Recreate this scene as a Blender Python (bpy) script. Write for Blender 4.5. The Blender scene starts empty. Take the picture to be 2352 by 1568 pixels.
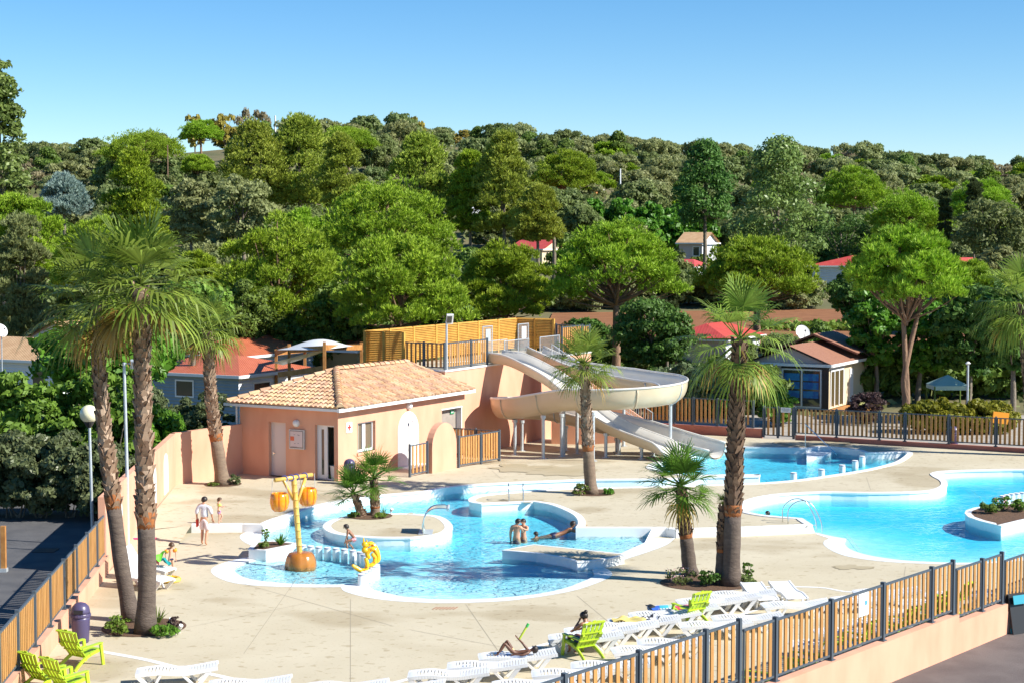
import bpy, bmesh, math, random
import numpy as np
from mathutils import Vector, Matrix, noise
from mathutils.geometry import delaunay_2d_cdt
random.seed(7); np.random.seed(7)
SC = bpy.context.scene
COL = SC.collection
PI = math.pi
# ------------------------------------------------------------------ camera model (eye 10.8 m above the pool terrace)
H = 10.8; F = 3942.0; CX, CY, YH = 1176.0, 784.0, 548.0
PIT = math.atan((CY - YH) / F); cP, sP = math.cos(PIT), math.sin(PIT)
def ray(u, v):
    a = (u - CX) / F; b = -(v - CY) / F
    return (a, cP + b * sP, -sP + b * cP)
def G(u, v, z=0.0):
    d = ray(u, v); t = (z - H) / d[2]
    return Vector((d[0] * t, d[1] * t, z))
def at(u, v, Y):
    d = ray(u, v); t = Y / d[1]
    return Vector((d[0] * t, Y, H + d[2] * t))
def X(u, Y):
    return (u - CX) / F * Y
cam = bpy.data.cameras.new('camera'); camo = bpy.data.objects.new('camera', cam); COL.objects.link(camo)
camo.location = (0, 0, H); camo.rotation_euler = (PI / 2 - PIT, 0, 0)
cam.sensor_width = 36; cam.lens = F / 2352 * 36; cam.clip_start = .5; cam.clip_end = 4000
SC.camera = camo
# ------------------------------------------------------------------ light
SUNV = Vector((3.5, -1.17, 2.80)).normalized()
EL = math.asin(SUNV.z); ROT = math.atan2(SUNV.x, SUNV.y)
w = bpy.data.worlds.new('World'); SC.world = w; w.use_nodes = True
nt = w.node_tree; sky = nt.nodes.new('ShaderNodeTexSky'); sky.sky_type = 'NISHITA'; sky.sun_disc = False
sky.sun_elevation = EL; sky.sun_rotation = ROT; sky.altitude = 1500; sky.air_density = 1.0; sky.dust_density = 0; sky.ozone_density = 3.5
hsv = nt.nodes.new('ShaderNodeHueSaturation'); hsv.inputs['Saturation'].default_value = 1.3; nt.links.new(sky.outputs[0], hsv.inputs['Color']); nt.links.new(hsv.outputs[0], nt.nodes['Background'].inputs[0]); nt.nodes['Background'].inputs[1].default_value = .09
sl = bpy.data.lights.new('sun', 'SUN'); sl.energy = 5.0; sl.angle = math.radians(.5); sl.color = (1, .955, .87)
so = bpy.data.objects.new('sun', sl); COL.objects.link(so); so.rotation_euler = (-SUNV).to_track_quat('-Z', 'Y').to_euler(); so.location = (30, -10, 60)
SC.view_settings.view_transform = 'Standard'; SC.view_settings.look = 'None'; SC.view_settings.exposure = .8; SC.view_settings.gamma = 1
SC.render.film_transparent = False
SC.cycles.max_bounces = 8; SC.cycles.transparent_max_bounces = 16; SC.cycles.caustics_reflective = False; SC.cycles.caustics_refractive = False
# ------------------------------------------------------------------ materials
MATS = {}
def mat(name, c1, c2=None, scale=4.0, rough=.6, bump=0.0, bscale=40.0, metal=0.0, island=0.0, obj=0.0, trans=0.0, spec=.5, detail=4.0, lo=.35, hi=.65, stretch=None, coat=0.0, hue=0.0):
    m = bpy.data.materials.new(name); m.use_nodes = True; t = m.node_tree; n = t.nodes; l = t.links
    b = n['Principled BSDF']; b.inputs['Roughness'].default_value = rough; b.inputs['Metallic'].default_value = metal
    b.inputs['Specular IOR Level'].default_value = spec
    if coat: b.inputs['Coat Weight'].default_value = coat; b.inputs['Coat Roughness'].default_value = .1
    tc = n.new('ShaderNodeTexCoord'); vec = tc.outputs['Object']
    if stretch:
        mp = n.new('ShaderNodeMapping'); mp.inputs['Scale'].default_value = stretch; l.new(vec, mp.inputs['Vector']); vec = mp.outputs[0]
    col = None
    if c2 is not None:
        nz = n.new('ShaderNodeTexNoise'); nz.inputs['Scale'].default_value = scale; nz.inputs['Detail'].default_value = detail; l.new(vec, nz.inputs['Vector'])
        r = n.new('ShaderNodeValToRGB'); r.color_ramp.elements[0].position = lo; r.color_ramp.elements[1].position = hi
        r.color_ramp.elements[0].color = (*c1, 1); r.color_ramp.elements[1].color = (*c2, 1)
        l.new(nz.outputs['Fac'], r.inputs['Fac']); col = r.outputs['Color']
    else:
        rgb = n.new('ShaderNodeRGB'); rgb.outputs[0].default_value = (*c1, 1); col = rgb.outputs[0]
    if island or obj or hue:
        hs = n.new('ShaderNodeHueSaturation'); l.new(col, hs.inputs['Color'])
        acc = None
        def var(sock, amt):
            nonlocal acc
            mm = n.new('ShaderNodeMath'); mm.operation = 'MULTIPLY_ADD'; l.new(sock, mm.inputs[0]); mm.inputs[1].default_value = 2 * amt; mm.inputs[2].default_value = -amt
            if acc is None: acc = mm.outputs[0]
            else:
                ad = n.new('ShaderNodeMath'); ad.operation = 'ADD'; l.new(acc, ad.inputs[0]); l.new(mm.outputs[0], ad.inputs[1]); acc = ad.outputs[0]
        if island:
            g = n.new('ShaderNodeNewGeometry'); var(g.outputs['Random Per Island'], island)
        oi = n.new('ShaderNodeObjectInfo')
        if obj: var(oi.outputs['Random'], obj)
        if acc is not None:
            ad = n.new('ShaderNodeMath'); ad.operation = 'ADD'; l.new(acc, ad.inputs[0]); ad.inputs[1].default_value = 1.0; l.new(ad.outputs[0], hs.inputs['Value'])
        if hue:
            mm = n.new('ShaderNodeMath'); mm.operation = 'MULTIPLY_ADD'; l.new(oi.outputs['Random'], mm.inputs[0]); mm.inputs[1].default_value = 2 * hue; mm.inputs[2].default_value = .5 - hue
            l.new(mm.outputs[0], hs.inputs['Hue'])
        col = hs.outputs['Color']
    l.new(col, b.inputs['Base Color'])
    if bump:
        nb = n.new('ShaderNodeTexNoise'); nb.inputs['Scale'].default_value = bscale; nb.inputs['Detail'].default_value = 3; l.new(vec, nb.inputs['Vector'])
        bp = n.new('ShaderNodeBump'); bp.inputs['Strength'].default_value = bump; bp.inputs['Distance'].default_value = .05; l.new(nb.outputs['Fac'], bp.inputs['Height']); l.new(bp.outputs[0], b.inputs['Normal'])
    if trans:
        tr = n.new('ShaderNodeBsdfTranslucent'); l.new(col, tr.inputs['Color'])
        mx = n.new('ShaderNodeMixShader'); mx.inputs[0].default_value = trans
        l.new(b.outputs[0], mx.inputs[1]); l.new(tr.outputs[0], mx.inputs[2]); l.new(mx.outputs[0], n['Material Output'].inputs['Surface'])
    MATS[name] = m
    return m
M = {}
M['plaster'] = mat('pink_plaster', (.61, .295, .185), (.71, .375, .245), 1.3, .85, .15, 60, lo=.2, hi=.62, detail=7, stretch=(1, 1, .4))
M['plaster_dark'] = mat('red_pink_plaster', (.50, .16, .10), (.56, .2, .13), 1.5, .85, .1, 60)
M['white'] = mat('white_paint', (.8, .8, .78), None, rough=.5)
M['white_tile'] = mat('white_mosaic_tile', (.76, .80, .80), (.82, .84, .83), 6, .35)
M['plastic_white'] = mat('white_resin', (.80, .80, .79), None, rough=.35, obj=.03)
M['lime'] = mat('lime_green_resin', (.41, .59, .03), None, rough=.35, obj=.06)
M['steel'] = mat('stainless_steel', (.62, .63, .64), None, rough=.22, metal=1)
M['galv'] = mat('galvanised_steel', (.48, .52, .55), (.56, .6, .62), 8, .45, metal=.35)
M['anthracite'] = mat('anthracite_metal', (.075, .095, .115), None, rough=.45)
M['slat'] = mat('oiled_pine_slat', (.50, .26, .08), (.40, .185, .05), 3, .6, .2, 20, island=.16, stretch=(14, 14, .9))
M['louvre'] = mat('treated_pine_louvre', (.62, .34, .06), (.52, .26, .04), 3, .65, island=.1)
M['timber'] = mat('timber_beam', (.50, .24, .07), (.38, .16, .04), 4, .65)
M['bark_pine'] = mat('pine_bark', (.30, .18, .11), (.17, .10, .065), 5, .9, .8, 14, stretch=(1, 1, .35), lo=.3, hi=.7)
M['bark_grey'] = mat('grey_bark', (.24, .20, .15), (.14, .11, .08), 5, .9, .6, 14, lo=.3, hi=.7)
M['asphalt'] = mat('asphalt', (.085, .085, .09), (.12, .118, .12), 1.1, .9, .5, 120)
M['asphalt_lit'] = mat('sunlit_asphalt', (.115, .095, .09), (.165, .14, .13), .9, .9, .5, 120)  # lighter, warmer copy of the asphalt, sunlight put into its colour
M['soil'] = mat('bark_mulch', (.16, .085, .045), (.08, .045, .025), 14, .95, .6, 30)
M['glass'] = mat('window_glass', (.05, .055, .05), None, rough=.05, spec=.8)
M['black'] = mat('black_plastic', (.02, .02, .022), None, rough=.4)
M['bin'] = mat('aubergine_plastic', (.075, .062, .135), None, rough=.35)
M['red'] = mat('red_plastic', (.65, .03, .02), None, rough=.4)
M['pvc'] = mat('white_pvc', (.72, .74, .75), None, rough=.35)
M['pvc_pink'] = mat('pale_door_panel', (.66, .60, .58), None, rough=.45)
M['siding_white'] = mat('white_siding', (.74, .76, .79), None, rough=.5)
M['siding_blue'] = mat('blue_grey_siding', (.24, .33, .40), None, rough=.5)
M['slide'] = mat('cream_fibreglass', (.66, .62, .55), (.70, .67, .61), 1.5, .3, coat=.3)
M['slide_out'] = mat('sand_gelcoat', (.58, .47, .31), (.62, .51, .35), 1.2, .32, coat=.2)
M['yellow'] = mat('glossy_yellow', (.80, .47, .01), None, rough=.25, coat=.4)
# ------------------------------------------------------------------ mesh builder
class MB:
    def __init__(s): s.v = []; s.f = []; s.mi = []; s.cur = 0
    def add(s, vs, fs):
        o = len(s.v); s.v.extend([tuple(p) for p in vs])
        for f in fs: s.f.append(tuple(i + o for i in f)); s.mi.append(s.cur)
        return s
    def box(s, c, size, rz=0.0, rx=0.0, ry=0.0):
        a, b, d = size[0] / 2, size[1] / 2, size[2] / 2
        R = Matrix.Rotation(rz, 3, 'Z') @ Matrix.Rotation(ry, 3, 'Y') @ Matrix.Rotation(rx, 3, 'X') if (rz or rx or ry) else None
        vs = []
        for q in ((-a, -b, -d), (a, -b, -d), (a, b, -d), (-a, b, -d), (-a, -b, d), (a, -b, d), (a, b, d), (-a, b, d)):
            p = Vector(q)
            if R: p = R @ p
            vs.append(p + Vector(c))
        return s.add(vs, [(0, 3, 2, 1), (4, 5, 6, 7), (0, 1, 5, 4), (1, 2, 6, 5), (2, 3, 7, 6), (3, 0, 4, 7)])
    def bar(s, p0, p1, w, h, up=(0, 0, 1)):
        p0 = Vector(p0); p1 = Vector(p1); d = (p1 - p0).normalized(); u = Vector(up)
        if abs(d.dot(u)) > .98: u = Vector((1, 0, 0))
        r = d.cross(u).normalized(); q = r.cross(d).normalized(); r *= w / 2; q *= h / 2
        vs = [p0 - r - q, p0 + r - q, p0 + r + q, p0 - r + q, p1 - r - q, p1 + r - q, p1 + r + q, p1 - r + q]
        return s.add(vs, [(0, 3, 2, 1)[::-1], (4, 5, 6, 7)[::-1], (0, 1, 5, 4)[::-1], (1, 2, 6, 5)[::-1], (2, 3, 7, 6)[::-1], (3, 0, 4, 7)[::-1]])
    def tube(s, pts, r, n=8, cap=True, closed=False):
        pts = [Vector(p) for p in pts]; N = len(pts); rs = r if isinstance(r, (list, tuple)) else [r] * N
        o = len(s.v); prev = None
        for i, p in enumerate(pts):
            if closed: d = (pts[(i + 1) % N] - pts[i - 1])
            else: d = pts[min(i + 1, N - 1)] - pts[max(i - 1, 0)]
            d.normalize()
            if prev is None:
                u = Vector((0, 0, 1)) if abs(d.z) < .9 else Vector((1, 0, 0)); a = d.cross(u).normalized()
            else:
                a = prev - d * prev.dot(d)
                if a.length < 1e-6: a = d.orthogonal()
                a.normalize()
            prev = a; b = d.cross(a)
            for k in range(n):
                t = 2 * PI * k / n; s.v.append(tuple(p + (a * math.cos(t) + b * math.sin(t)) * rs[i]))
        M_ = N if closed else N - 1
        for i in range(M_):
            j = (i + 1) % N
            for k in range(n):
                s.f.append((o + i * n + k, o + i * n + (k + 1) % n, o + j * n + (k + 1) % n, o + j * n + k)); s.mi.append(s.cur)
        if cap and not closed:
            s.f.append(tuple(o + k for k in range(n))[::-1]); s.mi.append(s.cur); s.f.append(tuple(o + (N - 1) * n + k for k in range(n))); s.mi.append(s.cur)
        return s
    def lathe(s, prof, n=20, c=(0, 0, 0), sq=(1, 1)):
        o = len(s.v); c = Vector(c)
        for r, z in prof:
            for k in range(n):
                t = 2 * PI * k / n; s.v.append((c.x + r * math.cos(t) * sq[0], c.y + r * math.sin(t) * sq[1], c.z + z))
        for i in range(len(prof) - 1):
            for k in range(n):
                s.f.append((o + i * n + k, o + i * n + (k + 1) % n, o + (i + 1) * n + (k + 1) % n, o + (i + 1) * n + k)); s.mi.append(s.cur)
        s.f.append(tuple(o + k for k in range(n))[::-1]); s.mi.append(s.cur)
        L = len(prof) - 1; s.f.append(tuple(o + L * n + k for k in range(n))); s.mi.append(s.cur)
        return s
    def sphere(s, c, r, n=12, m=8, sc=(1, 1, 1)):
        prof = [(r * math.sin(PI * i / m), -r * math.cos(PI * i / m)) for i in range(m + 1)]; prof[0] = (1e-4, -r); prof[-1] = (1e-4, r)
        o = len(s.v); s.lathe(prof, n)
        for i in range(o, len(s.v)):
            p = s.v[i]; s.v[i] = (c[0] + p[0] * sc[0], c[1] + p[1] * sc[1], c[2] + p[2] * sc[2])
        return s
    def prism(s, poly, z0, z1, cap0=True, cap1=True):
        n = len(poly); A = sum(poly[i][0] * poly[(i + 1) % n][1] - poly[(i + 1) % n][0] * poly[i][1] for i in range(n))
        if A < 0: poly = poly[::-1]
        vs = [(p[0], p[1], z0) for p in poly] + [(p[0], p[1], z1) for p in poly]
        fs = [(i, (i + 1) % n, n + (i + 1) % n, n + i) for i in range(n)]
        o = len(s.v); s.add(vs, fs)
        if cap0 or cap1:
            tr = tri_poly([(p[0], p[1]) for p in poly])
            for pz, on, fl in ((z1, cap1, False), (z0, cap0, True)):
                if on:
                    s.add([(p[0], p[1], pz) for p in tr[0]], [f[::-1] if fl else f for f in tr[1]])
        return s
    def sheet(s, outer, holes=(), z=0.0, pts=()):
        vs, fs = tri_poly(outer, holes, pts)
        zf = z if callable(z) else (lambda x, y: z)
        return s.add([(p[0], p[1], zf(p[0], p[1])) for p in vs], fs)
    def build(s, name, m=None, parent=None, world=False, smooth=False, link=True):
        me = bpy.data.meshes.new(name); me.from_pydata(s.v, [], s.f)
        ms = m if isinstance(m, (list, tuple)) else [m]
        for q in ms:
            if q is not None: me.materials.append(q)
        if len(ms) > 1: me.polygons.foreach_set('material_index', s.mi)
        if smooth: me.polygons.foreach_set('use_smooth', [True] * len(me.polygons))
        me.update()
        o = bpy.data.objects.new(name, me)
        if link: COL.objects.link(o)
        if parent is not None:
            o.parent = parent
            if world: me.transform(wmat(parent).inverted())
        return o
def wmat(o):
    m = Matrix.LocRotScale(o.location, o.rotation_euler, o.scale)
    return wmat(o.parent) @ m if o.parent else m
def inside(p, poly):
    x, y = p[0], p[1]; c = False; n = len(poly); j = n - 1
    for i in range(n):
        a, b = poly[i], poly[j]
        if (a[1] > y) != (b[1] > y) and x < (b[0] - a[0]) * (y - a[1]) / (b[1] - a[1]) + a[0]: c = not c
        j = i
    return c
def tri_poly(outer, holes=(), pts=()):
    vs = [Vector((p[0], p[1])) for p in outer]; ed = [(i, (i + 1) % len(outer)) for i in range(len(outer))]
    for h in holes:
        o = len(vs); vs += [Vector((p[0], p[1])) for p in h]; ed += [(o + i, o + (i + 1) % len(h)) for i in range(len(h))]
    vs += [Vector((p[0], p[1])) for p in pts]
    r = delaunay_2d_cdt(vs, ed, [], 0, 1e-5)
    V, Fc = r[0], r[2]; out = []
    for f in Fc:
        c = sum((V[i] for i in f), Vector((0, 0))) / len(f)
        if not inside(c, outer) or any(inside(c, h) for h in holes): continue
        A = sum(V[f[i]].x * V[f[(i + 1) % len(f)]].y - V[f[(i + 1) % len(f)]].x * V[f[i]].y for i in range(len(f)))
        out.append(tuple(f) if A > 0 else tuple(f)[::-1])
    return V, out
def cr(pts, n=6, closed=False):
    """Catmull-Rom through points"""
    P = [Vector(p) for p in pts]; N = len(P); out = []
    for i in range(N if closed else N - 1):
        a = P[(i - 1) % N] if closed or i > 0 else P[i] * 2 - P[i + 1]
        b = P[i]; c = P[(i + 1) % N]
        d = P[(i + 2) % N] if closed or i + 2 < N else c * 2 - b
        for k in range(n):
            t = k / n
            out.append(.5 * ((2 * b) + (c - a) * t + (2 * a - 5 * b + 4 * c - d) * t * t + (3 * b - a - 3 * c + d) * t ** 3))
    if not closed: out.append(P[-1])
    return out
def tag(o, label=None, cat=None, group=None, kind=None):
    if label: o['label'] = label
    if cat: o['category'] = cat
    if group: o['group'] = group
    if kind: o['kind'] = kind
    return o
def thing(name, label, cat, loc=(0, 0, 0), rz=0.0, group=None, sc=None):
    o = bpy.data.objects.new(name, None); COL.objects.link(o); o.location = loc; o.rotation_euler = (0, 0, rz); o.empty_display_size = .2
    if sc: o.scale = (sc, sc, sc) if not isinstance(sc, tuple) else sc
    return tag(o, label, cat, group)
KIDS = {}
def copy_tree(o, parent=None):
    c = o.copy(); COL.objects.link(c)
    if parent is not None: c.parent = parent
    for ch in o.children: copy_tree(ch, c)
    return c
def dup(o, label, loc, rz=0.0, sc=None, group=None):
    c = copy_tree(o); c.location = loc; c.rotation_euler = (0, 0, rz)
    if sc: c.scale = (sc, sc, sc) if not isinstance(sc, tuple) else sc
    c['label'] = label
    if group: c['group'] = group
    return c
def struct(name, mb, m, smooth=False):
    o = mb.build(name, m, smooth=smooth); o['kind'] = 'structure'; return o
# ================================================================== SETTING: terrain, deck, pools
def z2(x, y): return (428.75 + .3125 * x, 918.75 + .3125 * y)
def z3(x, y): return (918.75 + .3125 * x, 918.75 + .3125 * y)
def z4(x, y): return (1470 + .375 * x, 918.75 + .375 * y)
ZU = .28
Bh = Vector((.877, -.48, 0)); Be = Vector((.48, .877, 0)); BC = G(777, 1105, ZU); BC.z = 0
def WB(s, t, z=0.0): return BC + Bh * s + Be * t + Vector((0, 0, z))
def hz(x, y):
    yy = [0, 90, 101, 125, 150, 180, 215, 250, 330, 430, 520, 700, 1000, 3000]
    zz = [-.6, -.6, -.06, .6, 2.1, 4.2, 6.0, 10, 20.5, 32.5, 37, 36, 20, 0]
    b = float(np.interp(y, yy, zz)); a = x / max(y, 30.)
    f = float(np.interp(a, [-.6, -.30, -.26, -.11, .0, .13, .22, .30, .6], [.80, .87, .90, 1.08, 1.02, .89, .85, .77, .6]))
    k = min(1, max(0, (y - 190) / 120))
    return b * (1 + (f - 1) * k) + (.6 * noise.noise(Vector((x * .02, y * .02, 0))) * min(1, max(0, (y - 110) / 60)))
# ---- outlines (ground points read off the terrace)
def P(l, f, z): return [(*G(*f(*p), z).xy, z) for p in l]
W1 = P([(560, 925), (640, 885), (750, 850), (830, 820), (930, 790), (1050, 760), (1200, 730), (1420, 703), (1764, 673)], z2, ZU)
W1 += P([(300, 650), (510, 627), (800, 610), (1100, 597), (1370, 587), (1960, 581)], z3, ZU)
W1 += P([(370, 473), (730, 466), (735, 455), (500, 456), (300, 459), (190, 447), (115, 432), (70, 414), (100, 388), (250, 350), (330, 310), (450, 290), (640, 288), (1018, 295), (1100, 285), (1200, 290), (1330, 306), (1380, 322), (1500, 320), (1620, 316), (1640, 322),
         (1620, 345), (1560, 380), (1400, 422), (1180, 458), (950, 490), (730, 507), (370, 520), (30, 530)], z4, ZU)
W1 += P([(1600, 640), (1200, 650), (1050, 659), (800, 677), (590, 697), (530, 714), (508, 730), (520, 750), (600, 764), (750, 757), (985, 747), (1100, 767), (1200, 803), (1280, 845), (1312, 885), (1312, 915), (1292, 942)], z3, ZU)
W1 += P([(1600, 943), (1850, 943)], z3, ZU)
nU1 = len(W1)
W1 += P([(1800, 1042), (1640, 1115), (1500, 1195), (1415, 1245), (1425, 1290), (1330, 1335), (1200, 1382), (1000, 1422), (700, 1452), (450, 1462), (200, 1457), (0, 1437)], z3, 0)
W1 += P([(1500, 1422), (1380, 1392), (1320, 1352), (1240, 1347), (1100, 1352), (800, 1347), (560, 1327), (430, 1302), (360, 1262), (356, 1232), (430, 1192), (520, 1165), (585, 1150), (540, 1070), (548, 1000), (553, 970)], z2, 0)
A1 = P([(555, 925), (470, 955), (400, 985), (392, 1010), (430, 1045), (490, 1075), (500, 1150), (420, 1155), (280, 1190), (190, 1230), (180, 1262), (230, 1302), (330, 1337), (480, 1358), (700, 1369), (1000, 1373), (1130, 1370), (1160, 1402), (1300, 1442), (1500, 1471), (1764, 1486)], z2, 0)
A1 += P([(300, 1489), (500, 1486), (800, 1471), (1100, 1431), (1300, 1391), (1450, 1341), (1540, 1301), (1560, 1271), (1530, 1241), (1500, 1226), (1660, 1166), (1800, 1121), (1960, 1061), (2025, 1008)], z3, 0)
A1 += P([(1990, 960), (1500, 930), (600, 900), (0, 900)], z3, ZU)
W2 = P([(645, 662), (660, 628), (720, 603), (850, 580), (1100, 566), (1400, 569), (1650, 566), (1800, 555), (1862, 535), (1880, 512), (1866, 489), (1830, 470), (1812, 452), (1850, 440), (1950, 434), (2100, 430), (2352, 427), (2700, 440), (3000, 520)], z4, ZU)
W2 += P([(3000, 800), (2700, 905), (2352, 962), (2100, 990), (1900, 992), (1600, 977), (1400, 947), (1290, 912), (1252, 872), (1264, 846), (1160, 828), (1070, 806)], z4, 0)
nl2 = 12
W2 += P([(1055, 765), (990, 724), (780, 707), (660, 685)], z4, ZU)
A2 = P([(1050, 800), (1062, 812), (1155, 845), (1130, 858), (1125, 882), (1180, 922), (1280, 957), (1500, 987), (1800, 1001), (2000, 1004), (2352, 981), (2700, 920), (3050, 800)], z4, 0) + P([(2900, 600), (1500, 700), (1070, 770)], z4, ZU)
def smooth_outline(W, skip, k=4):
    n = len(W); ang = []
    for i in range(n):
        a = Vector(W[i][:2]) - Vector(W[i - 1][:2]); b = Vector(W[(i + 1) % n][:2]) - Vector(W[i][:2]); ang.append(abs(a.angle_signed(b)) < math.radians(52))
    out = []; sk = set()
    for i in range(n):
        b, c = Vector(W[i][:2]), Vector(W[(i + 1) % n][:2]); lin = i in skip or abs(W[i][2] - W[(i + 1) % n][2]) > .1
        a = Vector(W[i - 1][:2]) if ang[i] else b * 2 - c; d = Vector(W[(i + 2) % n][:2]) if ang[(i + 1) % n] else c * 2 - b
        la, lb, lc = (b - a).length, (c - b).length, (d - c).length
        if la > lb: a = b + (a - b) * lb / la
        if lc > lb: d = c + (d - c) * lb / lc
        for q in range(1 if lin else k):
            t = q / k
            if i in skip: sk.add(len(out))
            p = .5 * ((2 * b) + (c - a) * t + (2 * a - 5 * b + 4 * c - d) * t * t + (3 * b - a - 3 * c + d) * t ** 3); out.append((p.x, p.y, W[i][2]))
    return out, sk
W1, SK1 = smooth_outline(W1, {nU1 - 3, nU1 - 2, nU1 - 1}); W2, SK2 = smooth_outline(W2, {len(W2) - 5})
A1 = smooth_outline(A1, set())[0]; A2 = smooth_outline(A2, set())[0]
stepL = [G(*z2(*p), ZU).xy for p in ((35, 917), (410, 914), (556, 920))]
stepR = [G(*z3(1292, 942), ZU).xy, G(*z3(1960, 943), ZU).xy] + [G(*z4(*p), ZU).xy for p in ((220, 795), (620, 785), (955, 771), (1055, 765))]
wallL0 = (-11.2, 33.0); wallL1 = (-13.05, 54.4); wallL2 = tuple(G(404, 1113, ZU).xy); wallL3 = tuple(WB(-5.25, -.02).xy)
# line of the front fence and wall
FD = Vector((.642, .767)); FP = Vector((5.18, 37.45))
def FL(q): return tuple(FP + FD * q)
fenceF = Vector((25.2, 84.3)); farA = Vector((6.2, 94.7)); farB = Vector((34.0, 79.5))
UP = [tuple(stepL[0]), tuple(stepL[1]), tuple(stepL[2])] + [tuple(p) for p in stepR] + [tuple(G(*z4(3000, 640), ZU).xy), (36, 62), (36, 78.5), tuple(farB), tuple(farA), tuple(WB(-.8, 27).xy), tuple(WB(-5.25, 27).xy), wallL3, wallL2, (wallL2[0] + .9, wallL2[1] - 11.5)]
rampx = [(stepL[0][0], stepL[0][1]), (wallL2[0] + .9, wallL2[1] - 11.5)]
LOW = [wallL0, wallL1, rampx[1], (stepL[0][0], stepL[0][1])] + [tuple(p) for p in stepL[1:]] + [tuple(p) for p in stepR] + [tuple(G(*z4(3000, 640), ZU).xy), (36, 62), (36, 71.5), FL(14), FL(-14), (-3, 27)]
def xy(l): return [(p[0], p[1]) for p in l]
# ---- deck material: brushed beige concrete with faint wet footprints and stains
def deck_mat():
    m = mat('beige_concrete', (.49, .425, .295), (.56, .495, .36), .35, .82, .12, 90, lo=.25, hi=.75)
    t = m.node_tree; n = t.nodes; l = t.links; b = n['Principled BSDF']
    src = b.inputs['Base Color'].links[0].from_socket
    tc = n.new('ShaderNodeTexCoord')
    mp = n.new('ShaderNodeMapping'); mp.inputs['Scale'].default_value = (1.1, 1.6, 1); l.new(tc.outputs['Object'], mp.inputs[0])
    def layer(src, scale, lo, hi, amt, det, vec):
        z = n.new('ShaderNodeTexNoise'); z.inputs['Scale'].default_value = scale; z.inputs['Detail'].default_value = det; l.new(vec, z.inputs['Vector'])
        r = n.new('ShaderNodeMapRange'); r.inputs['From Min'].default_value = lo; r.inputs['From Max'].default_value = hi; r.inputs['To Max'].default_value = amt; l.new(z.outputs['Fac'], r.inputs['Value'])
        mx = n.new('ShaderNodeMix'); mx.data_type = 'RGBA'; mx.blend_type = 'MULTIPLY'; l.new(r.outputs[0], mx.inputs['Factor']); l.new(src, mx.inputs['A']); mx.inputs['B'].default_value = (.66, .60, .50, 1)
        return mx.outputs['Result'], r.outputs[0]
    c, _ = layer(src, .22, .55, .75, .35, 5, mp.outputs[0])
    c, f2 = layer(c, 2.6, .635, .68, .62, 1.5, mp.outputs[0])
    c, f5 = layer(c, 9, .66, .70, .5, 1, mp.outputs[0])
    c, f3 = layer(c, .12, .58, .64, .6, 3, mp.outputs[0])
    l.new(c, b.inputs['Base Color'])
    return m
M['deck'] = deck_mat()
def dz(x, y):
    k = min(1, max(0, (y - 79) / 10)); k = k * k * (3 - 2 * k); m_ = min(1, max(0, (7.5 - x) / 3.5)) * min(1, max(0, (x + 7) / 4))
    return ZU - .36 * k * m_
d = MB().sheet(UP, [xy(W1), xy(W2)], dz, [(xx + .01, yy + .02) for xx in range(-10, 9, 1) for yy in range(77, 98) if inside((xx, yy), UP) and not inside((xx, yy), xy(W1))]); struct('pool_deck', d, M['deck'])
d = MB().sheet(LOW, [xy(A1), xy(W1), xy(W2), xy(A2)], 0.0)
struct('lower_pool_deck', d, M['deck'])
d = MB(); a, b_ = Vector((*rampx[1], 0)), Vector((*rampx[0], 0))
wA = Vector((wallL1[0] - .1, wallL1[1] + 2, 0)); k0 = Vector((wallL2[0] + .0, wallL2[1] - 11.5, 0))
d.add([(a.x - 1.2, a.y, ZU + .004), (b_.x, b_.y, ZU + .004), (b_.x, b_.y - 2.6, .004), (wA.x - .4, wA.y, .004)], [(0, 3, 2, 1)])
struct('ramp', d, M['deck'])
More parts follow.
